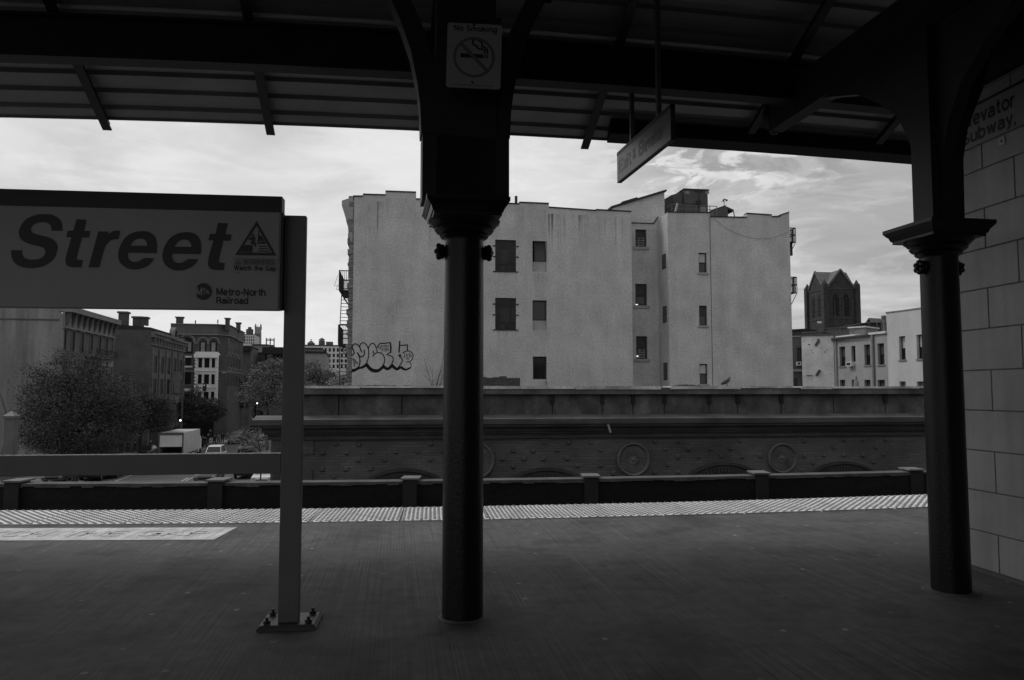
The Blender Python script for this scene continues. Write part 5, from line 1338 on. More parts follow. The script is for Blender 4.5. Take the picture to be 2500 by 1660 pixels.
for px0, px1, py0, py1, dd_, nm in ((282.5, 303, 761, 800, 104, 'chimney'), (318, 341, 773, 800, 108, 'chimney'), (345, 352, 774, 795, 106, 'chimney')):
    pl = front_plane(px0, px1, dd_); q0 = pl.loc(px0, py0)[1]; q1 = pl.loc(px0, py1)[1]
    c = empty('chimney', (pl.A.x, pl.A.y, G + q1), pl.ang, {282.5: 'broad square chimney stack right behind the bracketed cornice', 318: 'wide flared chimney top on the dark roof left of the small one', 345: 'tiny chimney pot on the dark roof between the wide and the round ones'}[px0], 'chimney', 'chimneys on the roofs')
    mb = MB(); mb.box(0, pl.len, 0, 1.2, 0, q0 - q1 - .25); mb.build('stack', M_SIDE2, c); mb = MB(); mb.box(-.15, pl.len + .15, -.15, 1.35, q0 - q1 - .25, q0 - q1); mb.build('cap', M_SIDE2, c)

# ---- C: arched corner house with a white bay
PC = front_plane(428, 550, 132)
rc = PC.root('arched_house', 'dark red corner house with round arched windows, a white bay and rooftop stacks', 'building')
X_ = lambda px, py=900: PC.loc(px, py)[0]; Z_ = lambda py, px=500: PC.loc(px, py)[1]
topC = Z_(794); W_ = PC.len
ch = 1.6                                       # cut corner
DC = 19.0
M_CR = mat('arched_house_brick', 0.075, .9, .2, .6, .1, fine=.15)
def outline(g=0.0): return [(-1, -g), (W_ - ch + g * .4, -g), (W_ + g, ch - g * .4), (W_ + g, DC), (-1, DC)]
mb = MB(); mb.prism(outline(), 'z', 0, topC - 1.63); mb.build('wall', M_CR, rc)
mb = MB(); mb.prism(outline(.25), 'z', topC - 1.62, topC - .01); mb.build('parapet', mat('arched_house_parapet', 0.105, .9, .2, .6), rc)
mb = MB(); mb.prism(outline(.42), 'z', topC, topC + .14); mb.prism(outline(.36), 'z', topC - 1.80, topC - 1.63); mb.prism(outline(.1), 'z', Z_(906), Z_(906) + .18); mb.build('stone_bands', M_TRIM, rc)
def arch_win(x, z, w, h, two=False, front=True, curt=False):
    f = MB(); g = MB(); t = MB()
    def pt(u, v, o):                            # u across, v up, o out
        return (x + u, -o, z + v) if front else (W_ + o, x + u, z + v)
    n = 12; r = w / 2
    ring = [(r * math.cos(math.pi * k / n), h + r * math.sin(math.pi * k / n)) for k in range(n + 1)]
    P_ = [(-r, 0), (r, 0)] + ring
    f.add([pt(u, v, .03) for u, v in P_], [tuple(range(len(P_))) if front else tuple(range(len(P_)))[::-1]])
    w_o = f.build('arched_window', M_WIN, rc)
    if curt:
        for s in ((-1, 1) if two else (0,)):
            cx = s * r * .45; ww = r * (.28 if two else .55); g.box(x + cx - ww, x + cx + ww, -.06, -.04, z + h * .2, z + h * 1.15) if front else None
        g.build('curtain', M_CUR, w_o)
    for k in range(n):
        (u0, v0), (u1, v1) = ring[k], ring[k + 1]; s1 = 1.25 if (two or not front) else 1.5; s0 = s1 + .28
        q = [pt(u0 * s1, h + (v0 - h) * s1, .12), pt(u1 * s1, h + (v1 - h) * s1, .12), pt(u1 * s0, h + (v1 - h) * s0, .12), pt(u0 * s0, h + (v0 - h) * s0, .12)]
        q2 = [pt(u0 * s1, h + (v0 - h) * s1, .0), pt(u1 * s1, h + (v1 - h) * s1, .0), pt(u1 * s0, h + (v1 - h) * s0, .0), pt(u0 * s0, h + (v0 - h) * s0, .0)]
        t.hexa(q + q2)
    t.build('arch_trim', M_TRIM, w_o)
for px, two, w in ((455, True, 1.9), (494, False, 1.15), (520, False, 1.15)): arch_win(X_(px), Z_(862), w, Z_(838) - Z_(862), two, True, True)
for k in range(5): arch_win(2.8 + k * 3.1, Z_(862), 1.3, 1.9, False, False); arch_win(2.8 + k * 3.1, Z_(895), 1.3, 1.9, False, False); arch_win(2.8 + k * 3.1, Z_(940), 1.3, 2.4, False, False)
# small lower windows left of the bay
wl_ = MB()
for (a, b, c, d) in ((452, 466, 872, 892), (452, 467, 908, 936), (452, 466, 960, 972)): wl_.box(X_(a), X_(b), -.06, -.01, Z_(d), Z_(c))
wl_.box(.3, W_ - ch - .2, -.08, -.01, .2, 3.0); wl_.build('side_windows', M_WIN, rc)
wl_ = MB()
for (a, b, c, d) in ((452, 468, 868, 872), (450, 470, 892, 896), (452, 467, 947, 954)): wl_.box(X_(a), X_(b), -.14, -.01, Z_(d), Z_(c))
wl_.build('side_sills', M_TRIMW, rc)
# white bay
bx0_, bx1_ = PC.loc(477, 900, -1.4)[0], PC.loc(530, 900, -1.4)[0]; zt_b, zb_b = Z_(860), Z_(976)
rows = [(Z_(897), Z_(874)), (Z_(937), Z_(913)), (Z_(975), Z_(955))]
mb = MB(); cols = [(.12, .30), (.40, .64), (.74, .90)]; wB_ = bx1_ - bx0_
holes = [(bx0_ + wB_ * a, bx0_ + wB_ * b, c, d) for a, b in cols for c, d in rows]
m2 = wall_mesh(bx0_, bx1_, zb_b - 1, [(bx0_, bx1_, zt_b, zt_b)], holes, .3, 1.4); m2.v = [(a, b - 1.4, c) for a, b, c in m2.v]
bay = m2.build('bay', M_TRIMW, rc)
for h in holes:
    f = MB(); f.box(h[0], h[1], -1.12, -1.08, h[2], h[3]); g_ = f.build('pane', M_WIN, bay)
mb = MB(); mb.box(bx0_ - .25, bx1_ + .25, -1.75, -1.402, zt_b - .9, zt_b - .4); mb.prism([(bx0_ - .3, zt_b - .39), (bx1_ + .3, zt_b - .39), (bx1_ - .1, zt_b + .1), (bx0_ + .1, zt_b + .1)], 'y', -1.7, -.02)
for i in range(14):
    for xx in (bx0_, bx1_): mb.box(xx - .12, xx + .12, -1.5, -1.403, zb_b + i * .58, zb_b + i * .58 + .3)
for z in (Z_(905), Z_(945)): mb.box(bx0_ - .1, bx1_ + .1, -1.52, -1.403, z, z + .2)
mb.build('bay_trim', mat('bay_white', 0.720, .7, .1, 1), bay)
for px0, px1, py0, py1, lb in ((423, 441, 774, 793, 'flared square chimney at the left end of the arched house'), (544, 556, 777, 800, 'left of the two tall flared chimneys above the cut corner of the arched house'), (571, 583, 788, 806, 'right of the two tall flared chimneys at the street end of the arched house')):
    dd_ = 132 if px0 < 560 else 142; pl = front_plane(px0, px1, dd_); q0 = pl.loc(px0, py0)[1]; q1 = pl.loc(px0, py1)[1]
    c = empty('chimney', (pl.A.x, pl.A.y, G + q1), pl.ang, lb, 'chimney', 'chimneys on the roofs')
    mb = MB(); mb.box(.1, pl.len - .1, 0, 1.1, -.5, q0 - q1 - .35); mb.build('stack', M_CR, c)
    mb = MB(); w = pl.len; mb.hexa([(.1, 0, q0 - q1 - .349), (w - .1, 0, q0 - q1 - .349), (w - .1, 1.1, q0 - q1 - .349), (.1, 1.1, q0 - q1 - .349), (-.12, -.22, q0 - q1), (w + .12, -.22, q0 - q1), (w + .12, 1.3, q0 - q1), (-.12, 1.3, q0 - q1)]); mb.build('cap', M_CR, c)

# ---- buildings farther along and far away
def block(name, label, px0, px1, py, d, v, depth=14, rows=0, cols=0, cat='building', roofv=None, py1=None, side=False, group=None, sidepx=None):
    pl = front_plane(px0, px1, d); r = pl.root(name, label, cat, group); t = pl.loc((px0 + px1) / 2, py)[1]
    holes = []
    if rows:
        y0, y1 = py1
        for i in range(rows):
            zc = pl.loc((px0 + px1) / 2, y0 + (y1 - y0) * i / max(rows - 1, 1))[1]; hh = (1.0 if rows > 1 else 1.3) * (abs(y1 - y0) / max(rows - 1, 1)) / F * d * .32
            for k in range(cols):
                xc = pl.len * (k + .5) / cols; ww = pl.len / cols * .26; holes.append((xc - ww, xc + ww, zc - hh, zc + hh))
    wall_mesh(0, pl.len, 0, [(0, pl.len, t, t)], holes, .2, depth).build('wall', v, r)
    for h in holes:
        f = MB(); f.box(h[0], h[1], .12, .16, h[2], h[3]); f.build('window', M_WIN, r)
    mb = MB(); mb.box(-.1, pl.len + .1, -.2, depth, t + .002, t + .3); mb.build('roof', roofv or M_ROOFD, r); return r, pl, t
r1, p1, t1 = block('row_house', 'dark row house with a heavy bracketed cornice next to the arched house', 580, 610, 846, 158, M_RB2, 12, 1, 5, py1=(862, 862))
mb = MB(); mb.box(-.3, p1.len + .3, -1.0, -.21, t1 - .8, t1 + .1); mb.build('cornice', M_ROOFD, r1)
block('grey_house', 'plain grey blank walled house behind the dark row house', 606, 642, 862, 170, mat('grey_blank', 0.105, .9, .15, .3), 10)
block('loft_house', 'pale flat roofed house rising behind the grey blank one', 613, 652, 842, 190, mat('loft_grey', 0.192, .9, .12, .3), 16)
r1, p1, t1 = block('brown_row_house', 'brown row house with a dark overhanging cornice just left of the bare grey post', 643, 700, 858, 165, M_RB2, 12, 3, 6, py1=(872, 920))
mb = MB(); mb.box(-.3, p1.len + .3, -1.2, -.21, t1 - .5, t1 + 1.0); mb.build('cornice', M_ROOFD, r1)
r1, p1, t1 = block('tank_building', 'pale distant block with a dark water tank on its roof', 587, 619, 818, 420, M_FAR, 20, 3, 6, py1=(824, 836))
mb = MB(); mb.lathe([(2.0, t1), (2.0, t1 + 3.2), (1.9, t1 + 3.3), (1.0, t1 + 3.4), (.95, t1 + 4.5)], 14, (p1.len * .52, 4)); mb.build('water_tank', M_FARD, r1)
pt_ = front_plane(616.5, 635, 900); rt = pt_.root('distant_tower', 'tall slender pinnacled stone tower far away above the roofs', 'tower')
zt = pt_.loc(625, 799)[1]; w = pt_.len
mb = MB(); mb.hexa([(0, 0, 0), (w, 0, 0), (w, w, 0), (0, w, 0), (w * .08, w * .08, zt - 6), (w * .90, w * .08, zt - 6), (w * .90, w * .9, zt - 6), (w * .08, w * .9, zt - 6)]); mb.box(w * .10, w * .88, w * .1, w * .88, zt - 5.99, zt); mb.build('shaft', mat('far_tower_stone', 0.240, .9, .15, .1), rt)
mb = MB()
for a in (.1, .8):
    for b in (.1, .8): mb.lathe([(.75, zt - 3), (.75, zt + 1.2), (.05, zt + 4.4)], 6, (w * a + .4, w * b + .4))
mb.lathe([(.4, zt), (.05, zt + 3)], 6, (w * .49, w * .1)); mb.build('pinnacles', mat('far_tower_stone', 0.300), rt)
mb = MB()
for a in (.2, .42, .64): mb.box(w * a, w * a + 1.0, w * .03, w * .12, zt - 22, zt - 8)
mb.build('openings', M_FARD, rt)
pf = front_plane(647, 666, 240); rf_ = empty('roof_frame', (pf.A.x, pf.A.y, G + pf.loc(650, 846)[1]), pf.ang, 'open steel frame standing on a distant roof', 'frame'); h_ = pf.loc(650, 826)[1] - pf.loc(650, 846)[1]
mb = MB(); w = pf.len
for x in (0, w * .5, w): 
    for y in (0, 1.5): mb.tube((x, y, 0), (x, y, h_), .10, n=5)
for z in (h_ * .25, h_ * .85): mb.tube((0, 0, z), (w, 0, z), .08, n=5); mb.tube((0, 1.5, z), (w, 1.5, z), .08, n=5)
mb.box(-.2, w + .2, -.2, 1.7, 0, h_ * .2); mb.build('frame', M_FARD, rf_)
# right of the post
r1, p1, t1 = block('long_pale_block', 'long pale distant block with rows of windows left of the tenement', 738, 868, 843, 250, M_FAR, 20, 4, 13, py1=(853, 893))
mb = MB(); mb.lathe([(1.0, t1 + .3), (1.0, t1 + 1.9), (.1, t1 + 2.5)], 10, (p1.loc(784.5, 840)[0], 3)); mb.build('water_tank', M_FARD, r1)
mb = MB(); a, b = p1.loc(795, 840)[0], p1.loc(812, 840)[0]; mb.box(a, b, 2, 5, t1 + .3, t1 + 1.5); mb.build('roof_hut', M_FARD, r1)
mb = MB(); a, b = p1.loc(750, 840)[0], p1.loc(767, 840)[0]; mb.box(a, b, 1, 4, t1 + .3, t1 + .9); mb.add([(a, 1, t1 + .9), (b, 1, t1 + .9), (b, 4, t1 + .9), (a, 4, t1 + .9), ((a + b) / 2, 2.5, t1 + 2.0)], [(0, 1, 4), (1, 2, 4), (2, 3, 4), (3, 0, 4)]); mb.build('skylight', M_FARD, r1)
block('squat_house', 'squat grey house half covered in bare shrubs left of the tenement', 735, 793, 861, 120, mat('squat_grey', 0.240, .9, .15, .3), 16, 1, 3, py1=(885, 885))
block('low_dark_house', 'low dark roofed house in front of the long pale block', 735, 785, 851, 170, mat('low_house_grey', 0.150, .9, .15, .3), 10)

# ---- trees
def leaf_tree(name, label, px, d, base, blobs, n, leaf, v, seed, trunk=.22, group='trees along the street', fine=.5, cat='tree', spread=.55):
    r_ = random.Random(seed); c = plan(px, d); root = empty(name, (c.x, c.y, base), 0, label, cat, group)
    cen = []
    for bx, by, rx, rz in blobs:
        p = at(bx, by, d); cen.append((p.x - c.x, r_.uniform(-.3, .3) * rx / F * d, p.z - base, rx / F * d, rz / F * d))
    lo = min(z - rz for x, y, z, rx, rz in cen)
    tr = MB(); fork = Vector((0, 0, max(lo + .6, 1.2)))
    tr.poly([(0, 0, 0), (.04, .02, fork.z * .5), tuple(fork)], [trunk, trunk * .85, trunk * .7], 8)
    tr.build('trunk', mat('bark', .045, .9, .3, 4, .4), root)
    lb = MB()
    for x, y, z, rx, rz in cen:
        e = Vector((x, y, z + rz * .3)); m = (fork + e) / 2 + Vector((r_.uniform(-.3, .3), r_.uniform(-.3, .3), .2)); lb.poly([fork, m, e], [trunk * .5, trunk * .3, .02], 5)
        for k in range(6):
            q = e + Vector((r_.uniform(-1, 1) * rx, r_.uniform(-1, 1) * rx, r_.uniform(-1, 1) * rz)) * .8; lb.tube(m, q, .03, .01, 4, False)
    lb.build('limbs', mat('bark', .045), root)
    mb = MB(); tot = sum(c_[3] * c_[3] * c_[4] for c_ in cen); vs = []; fs = []
    for x, y, z, rx, rz in cen:
        k = int(n * rx * rx * rz / tot); ncl = max(6, k // 26)
        for _ in range(ncl):
            while True:
                a, b, c2 = r_.uniform(-1, 1), r_.uniform(-1, 1), r_.uniform(-1, 1); q = a * a + b * b + c2 * c2
                if .25 < q < 1: break
            cx, cy, cz = x + a * rx, y + b * rx, z + c2 * rz; cr = spread * r_.uniform(.5, 1.3)
            for _ in range(26):
                px_, py_, pz_ = r_.gauss(0, .5) * cr, r_.gauss(0, .5) * cr, r_.gauss(0, .3) * cr
                s = leaf * r_.uniform(.6, 1.3); u = Vector((r_.gauss(0, 1), r_.gauss(0, 1), r_.gauss(0, .5))).normalized(); w = u.cross(Vector((r_.gauss(0, 1), r_.gauss(0, 1), r_.gauss(0, 1)))).normalized()
                o = Vector((cx + px_, cy + py_, cz + pz_)); i = len(vs)
                vs += [tuple(o - u * s), tuple(o + w * s * .6), tuple(o + u * s), tuple(o - w * s * .6)]; fs.append((i, i + 1, i + 2, i + 3))
    mb.v, mb.f = vs, fs
    mb.build('crown', mat('leaves_%d' % int(v * 1000), v * 2.0, .75, min(.55, fine + .15), .8, 0, fine=.10), root); return root
leaf_tree('street_tree', 'largest tree, dark spreading crown hiding the foot of the stained side wall', 190, 64, G, [(185, 985, 95, 75), (110, 960, 62, 55), (255, 960, 70, 60), (175, 905, 58, 42), (95, 1040, 60, 50), (215, 1050, 110, 55), (285, 1012, 66, 44), (150, 1070, 90, 40), (88, 905, 26, 26), (235, 880, 34, 24), (150, 870, 22, 18), (58, 1010, 22, 18), (62, 960, 18, 14), (315, 975, 30, 14), (330, 1000, 26, 14), (70, 1085, 34, 20)], 68000, .072, .030, 1, .3, fine=.30, spread=.8)
leaf_tree('street_tree', 'medium dark tree between the largest tree and the box truck', 345, 88, G, [(340, 1018, 52, 30), (375, 1000, 34, 30), (390, 1030, 26, 24), (400, 985, 24, 18), (360, 970, 22, 14), (410, 1015, 20, 20), (310, 1035, 40, 20)], 34000, .075, .030, 2, fine=.30, spread=.8)
leaf_tree('street_tree', 'low dark tree in front of the white bay', 478, 118, G, [(470, 985, 40, 20), (440, 992, 30, 26), (515, 990, 34, 22), (480, 1012, 56, 20), (477, 956, 18, 16), (425, 1015, 26, 20), (535, 1005, 24, 18)], 30000, .095, .032, 3, fine=.3)
leaf_tree('street_tree', 'pale leaved tree right beside the bare grey post', 655, 105, G, [(650, 930, 42, 48), (672, 900, 28, 34), (620, 960, 38, 32), (660, 975, 42, 26), (625, 915, 20, 24), (690, 950, 30, 50)], 13000, .11, .075, 4, fine=.6)
leaf_tree('street_tree', 'dark tree behind the pale leaved one down the street', 598, 150, G, [(590, 975, 34, 20), (560, 985, 26, 18), (612, 940, 22, 26)], 8000, .17, .05, 6)
leaf_tree('street_tree', 'sparse leafy sapling hanging over the parked cars at the brick corner', 640, 62, G, [(640, 1068, 26, 24), (655, 1095, 18, 24), (618, 1088, 28, 14), (592, 1072, 26, 8), (633, 1032, 10, 18), (575, 1062, 14, 4), (600, 1050, 22, 5), (655, 1055, 14, 16)], 2400, .055, .08, 7, .07, fine=.6, spread=.5)
leaf_tree('roadside_shrub', 'brown scrubby shrub between the bare grey post and the tenement', 775, 70, G, [(765, 905, 24, 26), (795, 918, 28, 20), (755, 925, 22, 22), (820, 925, 22, 14)], 7000, .08, .085, 8, .12, 'shrubs by the tenement', .6, 'shrub')
leaf_tree('roadside_shrub', 'thin pale shrub at the foot of the fire escape', 838, 60, G, [(838, 925, 14, 10), (820, 932, 14, 8)], 1500, .06, .14, 9, .05, 'shrubs by the tenement', .6, 'shrub')

# ---- vehicles
M_CARG = mat('car_glass', .01, .08, .1, 1, spec=.6); M_TYRE = mat('tyre', .012, .8); M_RIM = mat('rim', .2, .4, metal=.6)
M_LAMP = mat('lamp_glass', .35, .2, .1, 5, spec=.6); M_TAIL = mat('tail_lamp', .05, .3)
def make_car(name, label, paint, kind='sedan'):
    r = empty(name, (0, 0, 0), 0, label, 'car', 'cars along the street')
    L_, W2, H_ = (4.5, .86, 1.42) if kind == 'sedan' else (4.7, .92, 1.75)
    sh_l = [(0, .35), (0, .62), (.08, .80), (1.15, .93), (L_ - 1.0 if kind == 'sedan' else L_ - .1, .97), (L_ - .03, .92), (L_, .55), (L_ - .05, .32)]
    mb = MB()
    def sect(y, z, k): return [(-W2 * k, y, z), (W2 * k, y, z)]
    n = len(sh_l); vs = []
    for s in (-1, 1):
        for y, z in sh_l: vs.append((s * W2 * (1.0 if z < .85 else .96), y, z))
    fs = [tuple(range(n)), tuple(range(2 * n - 1, n - 1, -1))] + [(i, i + n, (i + 1) % n + n, (i + 1) % n) for i in range(n)]
    mb.add(vs, fs)
    if kind == 'sedan': cab = [(1.05, .93), (1.85, 1.38), (2.4, H_), (3.1, 1.40), (3.85, .97)]
    else: cab = [(1.10, .93), (1.75, 1.60), (2.3, H_), (4.2, 1.70), (4.58, .97)]
    n = len(cab); vs = []
    for s in (-1, 1):
        for y, z in cab: vs.append((s * W2 * (.95 - .20 * (z - .93) / (H_ - .93)), y, z))
    mb.add(vs, [tuple(range(n)), tuple(range(2 * n - 1, n - 1, -1))] + [(i, i + n, (i + 1) % n + n, (i + 1) % n) for i in range(n)])
    body = mb.build('body', paint, r, bevel=.05)
    g = MB()
    def wx(z, o=.012): return W2 * (.95 - .20 * (z - .93) / (H_ - .93)) + o
    for s in (-1, 1):
        for ya, yb, yc, yd in (((1.40, 1.98, 2.55, 2.55), (2.62, 2.62, 3.0, 3.45)) if kind == 'sedan' else ((1.40, 1.88, 2.55, 2.55), (2.65, 2.65, 4.05, 4.2))):
            pts = [(s * wx(1.0), ya, 1.0), (s * wx(H_ - .12), yb, H_ - .12), (s * wx(H_ - .12), yc, H_ - .12), (s * wx(1.0), yd, 1.0)]; g.add(pts, [(0, 1, 2, 3)])
    y0, z0, y1, z1 = cab[0][0], cab[0][1], cab[1][0], cab[1][1]
    g.add([(-wx(z0) * .88, y0 + .08, z0 + .07), (wx(z0) * .88, y0 + .08, z0 + .07), (wx(z1) * .88, y1 - .02, z1 + .0), (-wx(z1) * .88, y1 - .02, z1 + .0)], [(0, 1, 2, 3)])
    y0, z0, y1, z1 = cab[-1][0], cab[-1][1], cab[-2][0], cab[-2][1]
    g.add([(-wx(z0) * .86, y0 - .03, z0 + .09), (wx(z0) * .86, y0 - .03, z0 + .09), (wx(z1) * .86, y1 + .05, z1 - .02), (-wx(z1) * .86, y1 + .05, z1 - .02)], [(0, 1, 2, 3)])
    g.v = [(x, y - .02 if y < 2 and abs(x) < W2 * .85 and y < 1.9 else (y + .02 if y > 3 and abs(x) < W2 * .85 else y), z + .012 if abs(x) < W2 * .85 else z) for x, y, z in g.v]
    g.build('windows', M_CARG, r)
    for y in (.85, L_ - .85):
        for s in (-1, 1):
            m_ = MB(); m_.tube((s * (W2 - .16), y, .33), (s * (W2 + .02), y, .33), .33, n=18); w = m_.build('wheel', M_TYRE, r)
            m_ = MB(); m_.tube((s * (W2 + .021), y, .33), (s * (W2 + .035), y, .33), .2, n=14); m_.build('rim', M_RIM, w)
    for s in (-1, 1):
        m_ = MB(); m_.box(s * W2 * .62, s * W2 * .94, -.02, .06, .62, .76); m_.build('headlight', M_LAMP, r)
        m_ = MB(); m_.box(s * W2 * .66, s * W2 * .95, L_ - .06, L_ + .02, .66, .84); m_.build('tail_light', M_TAIL, r)
    m_ = MB(); m_.box(-W2 * .55, W2 * .55, -.03, .03, .46, .62); m_.build('grille', M_TYRE, r)
    m_ = MB(); m_.box(-.26, .26, L_ + .0, L_ + .025, .55, .67); m_.build('number_plate', M_LAMP, r)
    return r
HEAD = math.atan2(.2, 1)              # parked along the street, nose towards us (local +y points away down the street)
def at_street(px, d, z=G + .005): c = plan(px, d); return (c.x, c.y, z)
def place(o, px, d, flip=False):
    o.location = at_street(px, d); o.rotation_euler = (0, 0, HEAD + (math.pi if flip else 0)); return o
PW_ = mat('car_white', .55, .3, .05, 1, spec=.5); PD_ = mat('car_black', .015, .25, .1, 1, spec=.5); PS_ = mat('car_silver', .22, .3, .08, 1, spec=.5); PG_ = mat('car_grey', .07, .3, .08, 1, spec=.5)
place(make_car('parked_car', 'black saloon parked at the left kerb under the rail, ahead of the silver one', PD_), 222, 68)
place(make_car('parked_car', 'silver saloon parked behind the black one at the left kerb under the grey rail', PS_), 262, 70.0)
place(make_car('driving_car', 'dark estate car seen under the rail in the middle lane', PG_, 'suv'), 505, 66)
place(make_car('driving_car', 'white car with shining roof seen below the right end of the rail', PW_), 643, 64.5)
place(make_car('driving_car', 'dark estate car right of the middle of the road next to the bare grey post', PD_, 'suv'), 600, 70)
place(make_car('driving_car', 'white roofed car whose top shows just above the rail right of the truck', PW_, 'suv'), 520, 87)
place(make_car('driving_car', 'oncoming grey estate car alone in the street beyond the truck', PG_, 'suv'), 574, 116)
place(make_car('parked_car', 'dark saloon under the leaves at the right kerb', PG_), 600, 99)
place(make_car('parked_car', 'dark saloon parked just behind the truck at the left kerb', PD_), 352, 92)
for px_, dd, lb_ in ((478, 152, 'far dark saloon at the left kerb just beyond the pavement group'), (462, 175, 'farthest pale saloon at the left kerb'), (618, 150, 'dark saloon driving away beyond the oncoming grey estate car'), (648, 125, 'grey saloon half hidden by the pale leaved tree at the right kerb'), (135, 66, 'dark saloon parked at the left kerb nearest the fence post')):
    place(make_car('parked_car', lb_, {478: PD_, 462: PW_, 618: PG_, 648: PS_, 135: PG_}[px_]), px_, dd)
# delivery truck
TKH = 3.42
tk = empty('box_truck', at_street(421, 85), HEAD, 'pale box truck with its rear shutter half raised, left of the white roofed car', 'truck')
M_TKB = mat('truck_box', 0.450, .5, .1, 1, streak=.1); M_TKW = mat('truck_shutter', 0.630, .5, .08, 1)
w = 1.3; mb = MB(); mb.box(-w, w, 0.06, 9.0, 1.0, 1.1); mb.box(-w, w, .06, 9.0, 3.35, TKH); mb.box(-w, -w + .05, .06, 9.0, 1.1, 3.35); mb.box(w - .05, w, .06, 9.0, 1.1, 3.35); mb.box(-w + .05, w - .05, 6.95, 7.0, 1.1, 3.35); mb.build('cargo_box', M_TKB, tk)
mb = MB(); mb.box(-w - .02, -w + .14, -.02, .06, .95, 3.44); mb.box(w - .14, w + .02, -.02, .06, .95, 3.44); mb.box(-w + .141, w - .141, -.04, .06, 3.16, 3.46); mb.build('door_frame', mat('truck_frame', .10, .5), tk)
mb = MB(); mb.box(-w + .14, w - .14, .0, .05, 1.95, 3.155); mb.box(-w + .14, w - .14, -.03, .05, 1.87, 1.948); mb.build('shutter', M_TKW, tk)
mb = MB(); mb.box(-1.1, 1.1, 9.3, 11.0, .55, 1.6); mb.prism([(9.3, 1.6), (11.0, 1.6), (10.7, 2.5), (9.3, 2.6)], 'x', -1.08, 1.08); mb.build('cab', M_TKW, tk, bevel=.05)
mb = MB(); mb.box(-.5, .5, .3, 10.8, .6, .99); mb.build('chassis', M_TYRE, tk)
for y in (2.0, 10.1):
    for s in (-1, 1): mb = MB(); mb.tube((s * .85, y, .48), (s * 1.2, y, .48), .48, n=18); mb.build('wheel', M_TYRE, tk)
for s in (-1, 1): mb = MB(); mb.box(s * .95, s * 1.2, -.05, .05, .78, .92); mb.build('tail_light', M_TAIL, tk)

# ---- street lamps
def lamp(px, py, d, label, lit=1.0):
    p = at(px, py, d); r = empty('street_lamp', (p.x, p.y, G), 0, label, 'street lamp', 'lit lamps along the street'); h = p.z - G
    mb = MB(); mb.poly([(0, 0, 0), (0, 0, .8), (0, 0, h - .2)], [.12, .07, .05], 8); mb.build('post', mat('lamp_post_grey', .09, .6), r)
    mb = MB(); mb.ball((0, 0, h), .12, 12, 8); mb.build('bulb', emit('bulb_glow', 3.0), r, smooth=True)
    mb = MB(); mb.lathe([(.22, h + .14), (.05, h + .26)], 10); mb.lathe([(.08, h - .22), (.12, h - .15)], 10); mb.build('lamp_cap', M_FE, r)
lamp(440.3, 1025, 100, 'lit globe lamp standing just above the truck')
lamp(547, 1006, 150, 'smaller lit globe lamp farther down the street than the others')
lamp(628, 983, 118, 'lit globe lamp among the pale leaves, highest of the three')
cb = empty('street_lamp', at_street(598, 125), 0, 'unlit street lamp with a long curved arm beside the arched house', 'street lamp')
mb = MB(); p = at(598, 935, 125); h = p.z - G; ps = [(0, 0, 0), (0, 0, h - 1.5), (-.2, 0, h), (-1.0, 0, h + 1.2), (-2.2, 0, h + 1.7), (-3.2, 0, h + 1.75)]; mb.poly([(-x, y, z) if False else (x, y, z) for x, y, z in ps], [.12, .09, .08, .06, .05, .05], 8); mb.build('post', mat('lamp_post_grey', .09), cb)
mb = MB(); mb.ball((-3.5, 0, h + 1.72), .25, 10, 6, (1.6, .8, .5)); mb.build('lamp_head', mat('lamp_head_grey', .2), cb)
lp = empty('street_lamp', at_street(-8, 60), 0, 'dark curved lamp post at the very left edge beside the stained wall', 'street lamp')
mb = MB(); h = at(0, 940, 60).z - G; mb.poly([(0, 0, 0), (1.0, 0, h - 3.4), (.75, 0, h - 2), (.35, 0, h - .8), (-.2, 0, h)], [.11, .08, .07, .06, .05], 8); mb.build('post', mat('lamp_post_grey', .09), lp)

